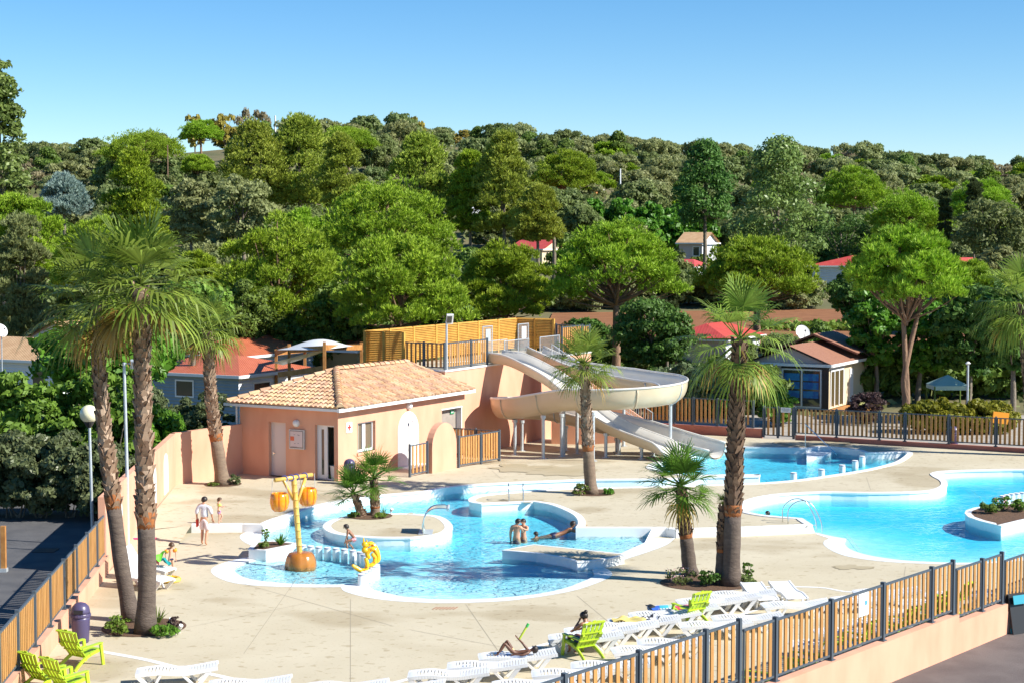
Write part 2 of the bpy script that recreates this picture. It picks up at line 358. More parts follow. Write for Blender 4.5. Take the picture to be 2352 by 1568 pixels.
# aprons (white beaches of the lower deck)
def wall_strip(mb, pts, zs0, closed=True, flip=False):
    N = len(pts)
    for i in range(N if closed else N - 1):
        p, q = pts[i], pts[(i + 1) % N]
        mb.add([(p[0], p[1], zs0), (q[0], q[1], zs0), (q[0], q[1], q[2] - .004), (p[0], p[1], p[2] - .004)], [(0, 1, 2, 3) if flip else (3, 2, 1, 0)])
def near(p, L):
    return min(math.hypot(p[0] - a, p[1] - b) for a, b in L)
def dense(L, step=.7):
    o = []
    for p, q in zip(L, L[1:]):
        k = max(1, int(math.hypot(q[0] - p[0], q[1] - p[1]) / step))
        o += [(p[0] + (q[0] - p[0]) * i / k, p[1] + (q[1] - p[1]) * i / k) for i in range(k)]
    return o + [L[-1][:2]]
def water_mat(name, dens, absc, bump, ior=1.10):
    m = bpy.data.materials.new(name); m.use_nodes = True; t = m.node_tree; n = t.nodes; l = t.links; n.remove(n['Principled BSDF'])
    tr = n.new('ShaderNodeBsdfTransparent'); tr.inputs[0].default_value = (1, 1, 1, 1)
    gl = n.new('ShaderNodeBsdfGlossy'); gl.inputs['Roughness'].default_value = .06
    fr = n.new('ShaderNodeFresnel'); fr.inputs['IOR'].default_value = ior
    tc = n.new('ShaderNodeTexCoord'); mp = n.new('ShaderNodeMapping'); mp.inputs['Scale'].default_value = (.62, 1.0, 1); l.new(tc.outputs['Object'], mp.inputs[0])
    z = n.new('ShaderNodeTexNoise'); z.inputs['Scale'].default_value = 4.0; z.inputs['Detail'].default_value = 2.2; z.inputs['Distortion'].default_value = 1.3; l.new(mp.outputs[0], z.inputs['Vector'])
    z2_ = n.new('ShaderNodeTexNoise'); z2_.inputs['Scale'].default_value = .35; z2_.inputs['Detail'].default_value = 2; l.new(mp.outputs[0], z2_.inputs['Vector'])
    mr = n.new('ShaderNodeMapRange'); mr.inputs['From Min'].default_value = .35; mr.inputs['From Max'].default_value = .65; mr.inputs['To Min'].default_value = .35; mr.inputs['To Max'].default_value = 1.2; l.new(z2_.outputs['Fac'], mr.inputs['Value'])
    mu = n.new('ShaderNodeMath'); mu.operation = 'MULTIPLY'; l.new(z.outputs['Fac'], mu.inputs[0]); l.new(mr.outputs[0], mu.inputs[1])
    bp = n.new('ShaderNodeBump'); bp.inputs['Strength'].default_value = 1; bp.inputs['Distance'].default_value = bump; l.new(mu.outputs[0], bp.inputs['Height'])
    l.new(bp.outputs[0], gl.inputs['Normal']); l.new(bp.outputs[0], fr.inputs['Normal'])
    mx = n.new('ShaderNodeMixShader'); l.new(fr.outputs[0], mx.inputs[0]); l.new(tr.outputs[0], mx.inputs[1]); l.new(gl.outputs[0], mx.inputs[2])
    l.new(mx.outputs[0], n['Material Output'].inputs['Surface'])
    va = n.new('ShaderNodeVolumeAbsorption'); va.inputs['Color'].default_value = (*absc, 1); va.inputs['Density'].default_value = dens
    l.new(va.outputs[0], n['Material Output'].inputs['Volume'])
    return m
M['water'] = water_mat('pool_water', .95, (.05, .86, .968), .115, 1.12); M['water_calm'] = water_mat('calm_pool_water', 1.25, (.05, .86, .955), .035, 1.08)
M['floor'] = mat('pool_lining', (.52, .79, .88), (.66, .86, .92), 2.2, .5, lo=.4, hi=.6, detail=2)
def comps(mb, amin=.4):
    par = list(range(len(mb.v)))
    def fd(i):
        while par[i] != i: par[i] = par[par[i]]; i = par[i]
        return i
    for f in mb.f:
        for k in f[1:]: par[fd(f[0])] = fd(k)
    gr = {}
    for f in mb.f: gr.setdefault(fd(f[0]), []).append(f)
    out = []
    for fs in gr.values():
        ar = 0
        for f in fs:
            ar += abs(sum(mb.v[f[i]][0] * mb.v[f[(i + 1) % len(f)]][1] - mb.v[f[(i + 1) % len(f)]][0] * mb.v[f[i]][1] for i in range(len(f)))) / 2
        if ar < amin: continue
        ids = sorted({i for f in fs for i in f}); mp = {i: k for k, i in enumerate(ids)}
        q = MB(); q.add([mb.v[i] for i in ids], [tuple(mp[i] for i in f) for f in fs]); out.append(q)
    return out
def pool(name, label, W, A, upflag, low_pts, dmax, k):
    e = thing(name, label, 'swimming pool', (W[0][0], W[0][1], 0))
    wl = MB(); wall_strip(wl, W, -1.6)
    wl.build('basin_wall', M['white_tile'], e, world=True)
    lowp = dense(low_pts)
    x0, x1 = min(p[0] for p in W), max(p[0] for p in W); y0, y1 = min(p[1] for p in W), max(p[1] for p in W)
    gp = []; yy = y0
    while yy < y1:
        xx = x0
        while xx < x1:
            if inside((xx, yy), xy(W)): gp.append((xx + random.uniform(-.2, .2), yy + random.uniform(-.2, .2)))
            xx += 1.0
        yy += 1.0
    gp = [p for p in gp if inside(p, xy(W))]
    fl = MB().sheet(xy(W), (), lambda x, y: -min(dmax, .05 + k * near((x, y), lowp)), gp)
    fl.build('basin_floor', M['floor'], e, world=True, smooth=True)
    ap = MB().sheet(xy(A), [xy(W), UP], .004)
    for comp in comps(ap):
        comp.build('beach_apron', M['white_tile'], e, world=True)
    cp = MB()
    up = [i for i in range(len(W)) if W[i][2] > .1]
    n = len(W); area = sum(W[i][0] * W[(i + 1) % n][1] - W[(i + 1) % n][0] * W[i][1] for i in range(n)); sg = 1 if area > 0 else -1
    nor = []
    for i in range(n):
        a = Vector(W[i - 1][:2]); c = Vector(W[(i + 1) % n][:2]); t = (c - a).normalized(); nor.append(Vector((t.y, -t.x)) * sg)
    for i in range(n):
        j = (i + 1) % n
        if W[i][2] > .1 and W[j][2] > .1 and i not in SKIP:
            p, q = Vector(W[i][:2]), Vector(W[j][:2]); po, qo = p + nor[i] * .25, q + nor[j] * .25; pi, qi = p - nor[i] * .03, q - nor[j] * .03; z = ZU + .03
            cp.add([(*pi, z), (*qi, z), (*qo, z), (*po, z), (*pi, z - .07), (*qi, z - .07), (*qo, z - .07), (*po, z - .07)], [(0, 1, 2, 3), (4, 5, 1, 0), (3, 2, 6, 7)] if sg < 0 else [(3, 2, 1, 0), (0, 1, 5, 4), (7, 6, 2, 3)])
    cp.build('coping', M['white'], e, world=True)
    ws = MB().sheet(xy(W), (), 0.0); wo = ws.build('water', M['water'] if dmax < .28 else M['water_calm']); wo['kind'] = 'structure'
    return e
SKIP = SK1
pool('swimming_pool', 'large free form lagoon pool with round island and shallow white beach', W1, A1, None, xy([p for p in W1 if p[2] < .1]), .24, .034)
SKIP = SK2
pool('swimming_pool', 'turquoise curved pool at the right edge with round bay', W2, A2, None, xy([p for p in W2 if p[2] < .1]), .30, .055)
# retaining steps between the two deck levels
for nm, L, lab in (('retaining_step', stepL, 'low white step wall left of the lagoon pool behind the walking man'), ('retaining_step', stepR, 'long low white step wall between the lagoon pool and the turquoise pool')):
    s_ = MB()
    for p, q in zip(L, L[1:]):
        p, q = Vector(p), Vector(q); t = (q - p).normalized(); nn = Vector((t.y, -t.x)) * .03; mm = Vector((-t.y, t.x)) * .26
        s_.add([(*(p + nn), -.3), (*(q + nn), -.3), (*(q + nn), ZU + .032), (*(p + nn), ZU + .032), (*(p + mm), ZU + .032), (*(q + mm), ZU + .032), (*(p + mm), -.3), (*(q + mm), -.3)], [(0, 1, 2, 3), (3, 2, 5, 4), (4, 5, 7, 6), (0, 3, 4, 6), (1, 7, 5, 2)])
    tag(s_.build(nm, M['white']), lab, 'step wall')
def inset(poly, dist):
    n = len(poly); A = sum(poly[i][0] * poly[(i + 1) % n][1] - poly[(i + 1) % n][0] * poly[i][1] for i in range(n)); sg = 1 if A > 0 else -1; o = []
    for i in range(n):
        a = Vector(poly[i - 1][:2]); c = Vector(poly[(i + 1) % n][:2]); t = (c - a).normalized(); nn = Vector((-t.y, t.x)) * sg
        o.append((poly[i][0] + nn.x * dist, poly[i][1] + nn.y * dist))
    return o
def island(name, label, cat, poly, top, topmat, rim=.28, zb=-1.5):
    c = (sum(p[0] for p in poly) / len(poly), sum(p[1] for p in poly) / len(poly), 0)
    e = thing(name, label, cat, c); ins = inset(poly, rim)
    MB().prism(poly, zb, top - .035, False, False).build('side_wall', M['white_tile'], e, world=True)
    o = MB(); out = inset(poly, -.025); o.sheet(out, [ins], top); wall = [(p[0], p[1], top) for p in out]
    for i in range(len(out)):
        p, q = out[i], out[(i + 1) % len(out)]
        o.add([(*p, top - .05), (*q, top - .05), (*q, top), (*p, top)], [(0, 1, 2, 3), (3, 2, 1, 0)][:1])
    o.build('coping', M['white'], e, world=True)
    MB().sheet(ins, (), top - .006).build('island_top', topmat, e, world=True)
    return e
isl = [G(*z2(*p), .27).xy for p in ((1005, 922), (1025, 898), (1070, 875), (1130, 857), (1220, 843), (1350, 833), (1500, 829), (1680, 829))] + [G(*z3(*p), .27).xy for p in ((80, 832), (200, 838), (290, 850), (350, 880), (383, 920), (375, 950), (330, 975), (240, 995), (100, 1010))] + [G(*z2(*p), .27).xy for p in ((1600, 1010), (1450, 1010), (1300, 1005), (1180, 993), (1080, 975), (1025, 950))]
isl = [tuple(p) for p in cr([(p[0], p[1], 0) for p in isl], 3, True)]
island('pool_island', 'round beige island with white rim in the lagoon carrying two small palms', 'island', [(p[0], p[1]) for p in isl], .27, M['deck'])
pl = [G(*z3(*p), .3).xy for p in ((752, 1100), (850, 1080), (985, 1057), (1250, 1084), (1565, 1118), (1630, 1124), (1648, 1134), (1560, 1155), (1440, 1172), (1302, 1182), (1250, 1165), (1150, 1143), (1000, 1120), (870, 1108))]
island('pool_platform', 'beige peninsula platform with white walls at the front of the lagoon', 'platform', [tuple(p) for p in pl], .3, M['deck'], .11)
def circ(c, r, n=32): return [(c[0] + r * math.cos(2 * PI * k / n), c[1] + r * math.sin(2 * PI * k / n)) for k in range(n)]
rp = [G(*z4(*p), .33).xy for p in ((1992, 690), (2000, 672), (2050, 655), (2130, 645), (2230, 632), (2352, 620), (2480, 625), (2560, 660), (2520, 700), (2352, 735), (2212, 768), (2150, 752), (2080, 735), (2015, 712))]
island('pool_planter', 'white walled planter island with flowers in the turquoise pool', 'planter', [tuple(p) for p in rp], .33, M['soil'], .22)
bx = [G(*z2(*p), .34).xy for p in ((455, 1092), (500, 1040), (640, 1030), (800, 1045), (800, 1058), (582, 1100))]
island('planter_box', 'white angular planter box with spiky plants beside the bucket fountain', 'planter', [tuple(p) for p in bx], .34, M['soil'], .16, -.4)
# expansion joints in the concrete and white painted lines on the lower deck
jm = mat('joint_mortar', (.34, .29, .21), None, rough=.9); J = MB()
def strip(mb, pts, wd, z):
    for p, q in zip(pts, pts[1:]):
        p, q = Vector(p[:2]), Vector(q[:2]); t = (q - p).normalized(); nn = Vector((-t.y, t.x)) * wd / 2
        mb.add([(*(p - nn), z), (*(q - nn), z), (*(q + nn), z), (*(p + nn), z)], [(0, 1, 2, 3)])
for a, b in (((805, 1375), (805, 1568)), ((680, 1330), (560, 1500)), ((1070, 1387), (1145, 1495)), ((1325, 1367), (1395, 1425)), ((945, 1446), (1180, 1490)), ((560, 1340), (900, 1436)), ((700, 1385), (430, 1440)), ((2060, 1440), (2080, 1300)), ((1945, 1225), (1975, 1262))):
    strip(J, [G(*a), G(*b)], .014, .004)
for a, b in (((900, 1106), (960, 1075)), ((700, 1115), (810, 1186)), ((1330, 1105), (1260, 1072)), ((1990, 1095), (2000, 1125)), ((1150, 1098), (1130, 1080))):
    strip(J, [G(*a, ZU), G(*b, ZU)], .014, ZU + .004)
struct('expansion_joints', J, jm)
K = MB()
for L, wd in (([(225, 1494), (330, 1513), (400, 1530), (520, 1555), (620, 1580)], .2), ([(860, 1580), (925, 1562), (1080, 1524), (1210, 1490), (1262, 1476)], .17), ([(1655, 1364), (1690, 1353), (1740, 1347), (1880, 1348), (1960, 1359), (2090, 1352)], .14), ([(1440, 1500), (1580, 1453), (1750, 1397), (1860, 1388), (1960, 1390)], .13)):
    pts = cr([G(*p) for p in L], 5); strip(K, pts, wd, .006)
struct('white_deck_line', K, M['white'])
wet = mat('wet_concrete', (.40, .33, .20), (.45, .38, .25), .6, .6, spec=.4); Wp = MB()
def puddle(u, v, ru, rv, z, seed):
    c = G(u, v, z); a = ru / F * c.y; b_ = abs(G(u, v - rv, z).y - c.y); pts = []
    for k in range(48):
        t = 2 * PI * k / 48; q = 1 + .8 * noise.noise(Vector((math.cos(t) * 1.6, math.sin(t) * 1.6, seed))) + .4 * noise.noise(Vector((math.cos(t) * 4, math.sin(t) * 5, seed))); pts.append((c.x + a * q * math.cos(t), c.y + b_ * q * math.sin(t)))
    gi = [(c.x + a * p * .2, c.y + b_ * q * .2) for p in range(-6, 7) for q in range(-6, 7)]
    Wp.sheet(pts, (), lambda x, y: (dz(x, y) if z > .1 else 0) + .012 + .005 * (seed % 4), [g_ for g_ in gi if inside(g_, pts)])
for a_ in ((1290, 1081, 95, 11, ZU, 1), (1195, 1075, 60, 8, ZU, 2), (1870, 1018, 90, 5, ZU, 3), (1950, 1302, 40, 6, 0, 4), (1205, 1150, 45, 4, ZU, 7)): puddle(*a_)
struct('wet_patch', Wp, wet)
# ---- ground sheet with the pool site cut out
SITE = [wallL0, wallL1, wallL2, wallL3, tuple(WB(-6.2, 27.2).xy), tuple(WB(-.8, 27.2).xy), tuple(farA), tuple(farB), (36, 78), (36, 71.5), FL(14), FL(-14), (-3, 27)]
gp = []
for yy in list(np.arange(8, 200, 9)) + list(np.arange(206, 620, 14)) + list(np.arange(640, 1600, 60)):
    st = 10 if yy < 200 else (16 if yy < 620 else 60); wx = max(60, yy * .5)
    for xx in np.arange(-wx, wx + 1, st):
        if not inside((xx, yy), SITE): gp.append((float(xx), float(yy)))
g = MB().sheet([(-900, -40), (900, -40), (900, 1700), (-900, 1700)], [SITE], hz, gp)
M['ground'] = mat('dry_earth_and_scrub', (.09, .10, .035), (.19, .15, .07), .12, .95, .3, 3, lo=.35, hi=.7, detail=6)
struct('ground', g, M['ground'], True)
def drape(name, outline, m, dz, step=3, smooth=True):
    x0, x1 = min(p[0] for p in outline), max(p[0] for p in outline); y0, y1 = min(p[1] for p in outline), max(p[1] for p in outline); pts = []
    for yy in np.arange(y0 + 1, y1, step):
        for xx in np.arange(x0 + 1, x1, step):
            if inside((xx, yy), outline): pts.append((float(xx), float(yy)))
    return struct(name, MB().sheet(outline, (), lambda x, y: hz(x, y) + dz, pts), m, smooth)
drape('ploughed_field', [(2, 141), (36, 139), (44, 156), (38, 171), (4, 169)], mat('red_ploughed_soil', (.19, .072, .024), (.27, .112, .042), 1.4, .95, 1.0, 3.5, lo=.3, hi=.7, detail=8, stretch=(.6, 1.6, 1)), .12, 2)
a = MB().sheet([(-40, 20), wallL0, (-13.2, 54.4), (-14.6, 74), (-40, 74)], (), .0); struct('asphalt_lot', a, M['asphalt'])
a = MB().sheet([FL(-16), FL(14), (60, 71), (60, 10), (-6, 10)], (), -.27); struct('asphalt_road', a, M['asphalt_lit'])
a = MB().sheet([(farA + Vector((1.2, -.3)))[:], (farB + Vector((6, -3)))[:], (52, 120), (10, 122)], (), .03); struct('camp_path', a, mat('pale_gravel', (.30, .27, .23), (.40, .36, .31), 1.0, .95, .3, 60))
# ================================================================== BUILDINGS, WALLS, FENCES, SLIDES
def quad(mb, a, b, c, d): mb.add([a, b, c, d], [(0, 1, 2, 3)])
def facade(mb, fn, L, z0, z1, opens, dep=.2):
    """fn(u, depth, z)->point; openings (u0,u1,z0,z1); outward is -depth"""
    us = sorted({0, L, *[o[0] for o in opens], *[o[1] for o in opens]}); zs = sorted({z0, z1, *[o[2] for o in opens], *[o[3] for o in opens]})
    for u0, u1 in zip(us, us[1:]):
        for a, b in zip(zs, zs[1:]):
            mu, mz = (u0 + u1) / 2, (a + b) / 2
            if any(o[0] < mu < o[1] and o[2] < mz < o[3] for o in opens): continue
            quad(mb, fn(u0, 0, a), fn(u1, 0, a), fn(u1, 0, b), fn(u0, 0, b))
    for u0, u1, a, b in opens:
        quad(mb, fn(u0, 0, a), fn(u0, dep, a), fn(u0, dep, b), fn(u0, 0, b)); quad(mb, fn(u1, 0, a), fn(u1, dep, a), fn(u1, dep, b), fn(u1, 0, b))
        quad(mb, fn(u0, 0, b), fn(u1, 0, b), fn(u1, dep, b), fn(u0, dep, b)); quad(mb, fn(u0, 0, a), fn(u1, 0, a), fn(u1, dep, a), fn(u0, dep, a))
def obox(mb, fn, u0, u1, d0, d1, z0, z1):
    v = [fn(u, d, z) for z in (z0, z1) for u, d in ((u0, d0), (u1, d0), (u1, d1), (u0, d1))]
    mb.add(v, [(0, 3, 2, 1), (4, 5, 6, 7), (0, 1, 5, 4), (1, 2, 6, 5), (2, 3, 7, 6), (3, 0, 4, 7)])
def tile_mat(name, cols, rough=.85):
    m = bpy.data.materials.new(name); m.use_nodes = True; t = m.node_tree; n = t.nodes; l = t.links; b = n['Principled BSDF']; b.inputs['Roughness'].default_value = rough
    g = n.new('ShaderNodeNewGeometry'); r = n.new('ShaderNodeValToRGB'); e = r.color_ramp.elements
    e[0].position = 0; e[0].color = (*cols[0], 1); e[1].position = 1; e[1].color = (*cols[-1], 1)
    for i, c in enumerate(cols[1:-1]): q = e.new((i + 1) / (len(cols) - 1)); q.color = (*c, 1)
    l.new(g.outputs['Random Per Island'], r.inputs[0]); tc = n.new('ShaderNodeTexCoord'); z = n.new('ShaderNodeTexNoise'); z.inputs['Scale'].default_value = 6; l.new(tc.outputs['Object'], z.inputs['Vector'])
    mx = n.new('ShaderNodeMix'); mx.data_type = 'RGBA'; mx.blend_type = 'MULTIPLY'; mx.inputs['B'].default_value = (.62, .55, .5, 1); mr = n.new('ShaderNodeMapRange'); mr.inputs['From Min'].default_value = .5; mr.inputs['From Max'].default_value = .75; l.new(z.outputs['Fac'], mr.inputs['Value']); l.new(mr.outputs[0], mx.inputs['Factor']); l.new(r.outputs[0], mx.inputs['A']); l.new(mx.outputs['Result'], b.inputs['Base Color'])
    return m
M['tile'] = tile_mat('canal_roof_tile', [(.58, .36, .19), (.66, .45, .25), (.50, .28, .16), (.70, .50, .30), (.60, .36, .24), (.42, .25, .15)])
M['tile_under'] = mat('roof_underlay', (.22, .12, .07), None, rough=.9)
M['metal_tile'] = mat('red_metal_tile', (.40, .105, .05), (.46, .13, .065), 2, .45, island=.1)
M['metal_tile_red'] = mat('bright_red_metal_tile', (.50, .06, .04), (.56, .075, .05), 2, .45)
def tiles(mb, under, poly, pitch=.25, length=.42, r=.105, w0=None):
    """canal tiles laid up the plane of a 3-D polygon whose first edge is the eave"""
    p0, p1 = Vector(poly[0]), Vector(poly[1]); e = (p1 - p0).normalized(); nrm = None
    for q in poly[2:]:
        nn = e.cross(Vector(q) - p0)
        if nn.length > .1: nrm = nn.normalized(); break
    if nrm.z < 0: nrm = -nrm
    up = nrm.cross(e)
    if up.z < 0: up = -up
    P2 = [((Vector(q) - p0).dot(e), (Vector(q) - p0).dot(up)) for q in poly]
    under.add([Vector(q) - nrm * .03 for q in poly], [tuple(range(len(poly)))])
    W = max(p[0] for p in P2); x0 = min(p[0] for p in P2); Ht = max(p[1] for p in P2); x = x0 + pitch / 2; K = 6
    while x < W:
        y = -.06
        while y < Ht:
            if inside((x, max(y + length * .55, .02)), P2):
                jx = random.uniform(-.012, .012); jr = random.uniform(-.012, .012); vs = []
                for (yy, rr, hh) in ((y + jr, r * 1.08, .035), (y + length * 1.12 + jr, r * .88, .0)):
                    for k in range(K + 1):
                        a = PI * k / K; vs.append(p0 + e * (x + jx - rr * math.cos(a)) + up * yy + nrm * (hh + rr * .85 * math.sin(a)))
                fs = [(k, k + 1, K + 2 + k, K + 1 + k) for k in range(K)]
                fs.append(tuple(range(K + 1))[::-1])
                mb.add(vs, fs)
            y += length
        x += pitch
def ridge(mb, a, b, r=.15, length=.42):
    a, b = Vector(a), Vector(b); d = (b - a); L = d.length; d.normalize(); s = d.cross(Vector((0, 0, 1))).normalized(); u = s.cross(d); k = max(1, int(L / length)); K = 7
    for i in range(k):
        vs = []
        for t, rr, hh in ((L * i / k, r * 1.1, .02), (L * (i + 1.12) / k, r * .9, -.01)):
            for j in range(K + 1):
                an = PI * j / K; vs.append(a + d * t - s * rr * math.cos(an) + u * (hh + rr * math.sin(an)))
        mb.add(vs, [(j, j + 1, K + 2 + j, K + 1 + j) for j in range(K)] + [tuple(range(K + 1))[::-1]])
# ------------------------------------------------------------------ pink pool house
ph = thing('pool_house', 'pink stucco pool house with canal tile hip roof beside the lagoon', 'building', WB(0, 0, ZU), 0)
fB = lambda u, d, z: WB(-d, u, z)
fA = lambda u, d, z: WB(-u, d, z)
b = MB()
facade(b, fB, 10.9, .0, 3.46, [(1.53, 2.95, 1.36, 2.68), (8.74, 10.62, ZU - .2, 2.62)], .3)
facade(b, fA, 5.3, .0, 3.46, [(.21, 1.22, ZU, 2.7), (2.79, 3.72, ZU, 2.7)], .3)
quad(b, WB(0, 10.9, 0), WB(-5.3, 10.9, 0), WB(-5.3, 10.9, 3.46), WB(0, 10.9, 3.46)); quad(b, WB(-5.3, 0, 0), WB(-5.3, 10.9, 0), WB(-5.3, 10.9, 3.46), WB(-5.3, 0, 3.46))
quad(b, WB(0, 0, 3.45), WB(-5.3, 0, 3.45), WB(-5.3, 10.9, 3.45), WB(0, 10.9, 3.45))
b.build('wall', M['plaster'], ph, world=True)
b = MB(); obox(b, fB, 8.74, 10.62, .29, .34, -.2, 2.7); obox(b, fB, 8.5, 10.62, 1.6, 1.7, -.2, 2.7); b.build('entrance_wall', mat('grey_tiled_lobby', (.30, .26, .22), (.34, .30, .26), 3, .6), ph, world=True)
b = MB(); obox(b, fB, 8.70, 10.66, -.012, .05, 2.62, 2.68); obox(b, fB, 10.56, 10.62, -.012, .28, ZU, 2.62); b.build('door_frame', M['pvc'], ph, world=True)
b = MB(); obox(b, fB, 9.95, 10.3, .24, .27, 2.32, 2.5); b.build('exit_sign', mat('green_exit_sign', (.02, .28, .12), None, rough=.4), ph, world=True)
b = MB(); obox(b, fB, 10.02, 10.08, .225, .235, 2.36, 2.46); obox(b, fB, 10.1, 10.22, .225, .235, 2.395, 2.425); b.build('exit_pictogram', M['white'], ph, world=True)
# window: frame, sash, panes, sill
fr = MB()
for q in ((1.53, 1.6, 1.36, 2.68), (2.88, 2.95, 1.36, 2.68), (1.6, 2.88, 1.36, 1.46), (1.6, 2.88, 2.6, 2.68), (2.1, 2.28, 1.46, 2.6), (2.28, 2.34, 1.46, 2.6)): obox(fr, fB, q[0], q[1], .14, .22, q[2], q[3])
wf = fr.build('window', M['pvc'], ph, world=True)
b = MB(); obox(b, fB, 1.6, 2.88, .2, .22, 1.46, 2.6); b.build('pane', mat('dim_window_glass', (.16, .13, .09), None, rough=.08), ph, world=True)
b = MB(); obox(b, fB, 1.45, 3.03, -.06, .16, 1.25, 1.36); b.build('window_sill', M['plaster'], ph, world=True)
# white arched shower niche panel
def arch_pts(u0, u1, zb, zt, n=14):
    r = (u1 - u0) / 2; c = (u0 + u1) / 2
    return [(u0, zb), (u1, zb)] + [(c + r * math.cos(PI * k / n), zt - r + r * math.sin(PI * k / n)) for k in range(n + 1)]
def arch_solid(mb, fn, u0, u1, zb, zt, d0, d1):
    p = arch_pts(u0, u1, zb, zt); n = len(p); v = [fn(q[0], d0, q[1]) for q in p] + [fn(q[0], d1, q[1]) for q in p]
    mb.add(v, [tuple(range(n)), tuple(range(n, 2 * n))[::-1]] + [(i, i + n, (i + 1) % n + n, (i + 1) % n) for i in range(n)])
b = MB(); arch_solid(b, fB, 4.81, 6.6, ZU, 2.84, -.02, .01); b.build('shower_panel', M['white_tile'], ph, world=True)
b = MB(); obox(b, fB, 4.7, 6.75, -.75, -.02, ZU - .05, ZU + .05); b.build('shower_tray', M['white'], ph, world=True)
b = MB(); b.tube([WB(.05, 5.72, 1.15), WB(.05, 5.72, 2.35), WB(.2, 5.72, 2.42)], .018, 6); b.sphere(WB(.22, 5.72, 2.38), .07, 8, 6, (1, 1, .5)); b.tube([WB(.02, 5.72, 1.1), WB(.1, 5.72, 1.1)], .04, 8); b.build('shower_head', M['steel'], ph, world=True)
# doors on the shaded face
b = MB(); obox(b, fA, 2.79, 3.72, .2, .25, ZU + .02, 2.7); dr = b.build('door', M['pvc_pink'], ph, world=True)
b = MB(); b.bar(fA(3.6, .17, 1.2), fA(3.6, .17, 1.36), .04, .04); b.bar(fA(3.6, .15, 1.3), fA(3.48, .15, 1.3), .03, .03)
hb = b.build('handle', M['steel'], None); hb.parent = dr; hb.data.transform(wmat(dr).inverted())
b = MB()
for q in ((.21, .28, ZU, 2.7), (1.15, 1.22, ZU, 2.7), (.28, 1.15, 2.62, 2.7), (.28, 1.15, ZU, ZU + .06), (.68, .86, ZU, 2.62), (1.0, 1.15, ZU, 2.62), (.86, 1.0, ZU, .5), (.86, 1.0, 2.5, 2.62)): obox(b, fA, q[0], q[1], .18, .24, q[2], q[3])
b.build('glazed_door', M['pvc'], ph, world=True)
b = MB(); obox(b, fA, .84, 1.0, .2, .215, .5, 2.5); b.build('pane', M['glass'], ph, world=True)
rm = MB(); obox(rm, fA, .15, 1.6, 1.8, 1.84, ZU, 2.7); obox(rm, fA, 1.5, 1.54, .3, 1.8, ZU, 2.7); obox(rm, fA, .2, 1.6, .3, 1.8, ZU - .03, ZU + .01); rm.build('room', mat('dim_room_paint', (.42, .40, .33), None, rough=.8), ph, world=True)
b = MB()
for k, q in enumerate((.42, .5, .58)): b.lathe([(.01, 0), (.14, .05), (.2, .5), (.2, 1.0), (.13, 1.4), (.01, 1.52)], 10, WB(-q, .55 + .04 * k, .55), (.25, 1))
tag(b.build('float_boards', mat('green_foam', (.02, .22, .10), (.05, .30, .12), 1.0, .6)), 'stack of green foam boards just inside the glazed door of the pool house', 'float board')
b = MB(); b.lathe([(.17, 0), (.22, .55), (.24, .6), (.21, .6), (.2, .56)], 12, WB(-.52, .5, ZU + .02)); tag(b.build('waste_tub', M['white']), 'white tub standing inside the glazed door of the pool house', 'tub')
# roof
EZ = 3.5; c0, c1, c2, c3 = WB(.4, -.4, EZ), WB(.4, 11.2, EZ - .03), WB(-5.7, -.4, EZ), WB(-5.7, 11.0, EZ); r1, r2 = WB(-2.65, 3.75, 4.78), WB(-2.65, 9.9, 4.72)
rt, ru = MB(), MB()
tiles(rt, ru, [c0, c1, r2, r1]); tiles(rt, ru, [c2, c0, r1]); ru.add([c2, r1, r2, c3], [(0, 1, 2, 3)]); ru.add([c1, c3, r2], [(0, 1, 2)])
rf = ru.build('roof', M['tile_under'], ph, world=True); tl = rt.build('roof_tiles', M['tile'], None); tl.parent = rf; tl.data.transform(wmat(rf).inverted())
rd = MB(); ridge(rd, c0 + Vector((0, 0, .06)), r1 + Vector((0, 0, .06)), .15, .3); ridge(rd, r1 + Vector((0, 0, .05)), r2 + Vector((0, 0, .05)), .14); ridge(rd, c2 + Vector((0, 0, .05)), r1 + Vector((0, 0, .05)), .12, .5); ridge(rd, c1 + Vector((0, 0, .03)), r2 + Vector((0, 0, .03)), .08)
ro = rd.build('ridge_tiles', M['tile'], None); ro.parent = rf; ro.data.transform(wmat(rf).inverted())
b = MB(); b.bar(WB(.36, -.5, 3.42), WB(.36, 11.25, 3.38), .13, .15); b.build('gutter', M['white'], ph, world=True)
b = MB(); b.bar(WB(.45, -.36, 3.42), WB(-5.9, -.36, 3.42), .12, .12); b.tube([WB(-5.42, -.1, 3.4), WB(-5.42, -.1, 2.0)], .045, 8); b.build('gutter', M['pvc'], ph, world=True)
b = MB(); obox(b, fA, -.38, 5.65, -.38, .02, 3.4, 3.45); obox(b, fB, -.02, 11.1, -.38, .02, 3.395, 3.445); b.build('soffit', M['plaster'], ph, world=True)
# wall mounted things
b = MB(); b.sphere(fA(2.18, -.04, 2.72), .17, 14, 8, (1, 1, .95)); tag(b.build('wall_lamp', M['white']), 'round white bulkhead lamp on the shaded wall above the notice board', 'lamp')
b = MB(); b.sphere(WB(.05, 5.72, 3.1), .17, 14, 8); tag(b.build('wall_lamp', M['white']), 'round white bulkhead lamp under the eave above the white arch', 'lamp')
nb = thing('notice_board', 'framed pale notice board on the shaded pink wall between two doors', 'sign', fA(2.14, 0, 2.0))
b = MB(); obox(b, fA, 1.73, 2.55, -.09, -.012, 1.58, 2.44); b.build('frame', M['galv'], nb, world=True)
b = MB(); obox(b, fA, 1.79, 2.50, -.1, -.088, 1.64, 2.39); b.build('backing', M['black'], nb, world=True)
b = MB(); obox(b, fA, 1.81, 2.48, -.106, -.098, 1.67, 2.37); b.build('panel', mat('poster_paper', (.66, .56, .55), None, rough=.4), nb, world=True)
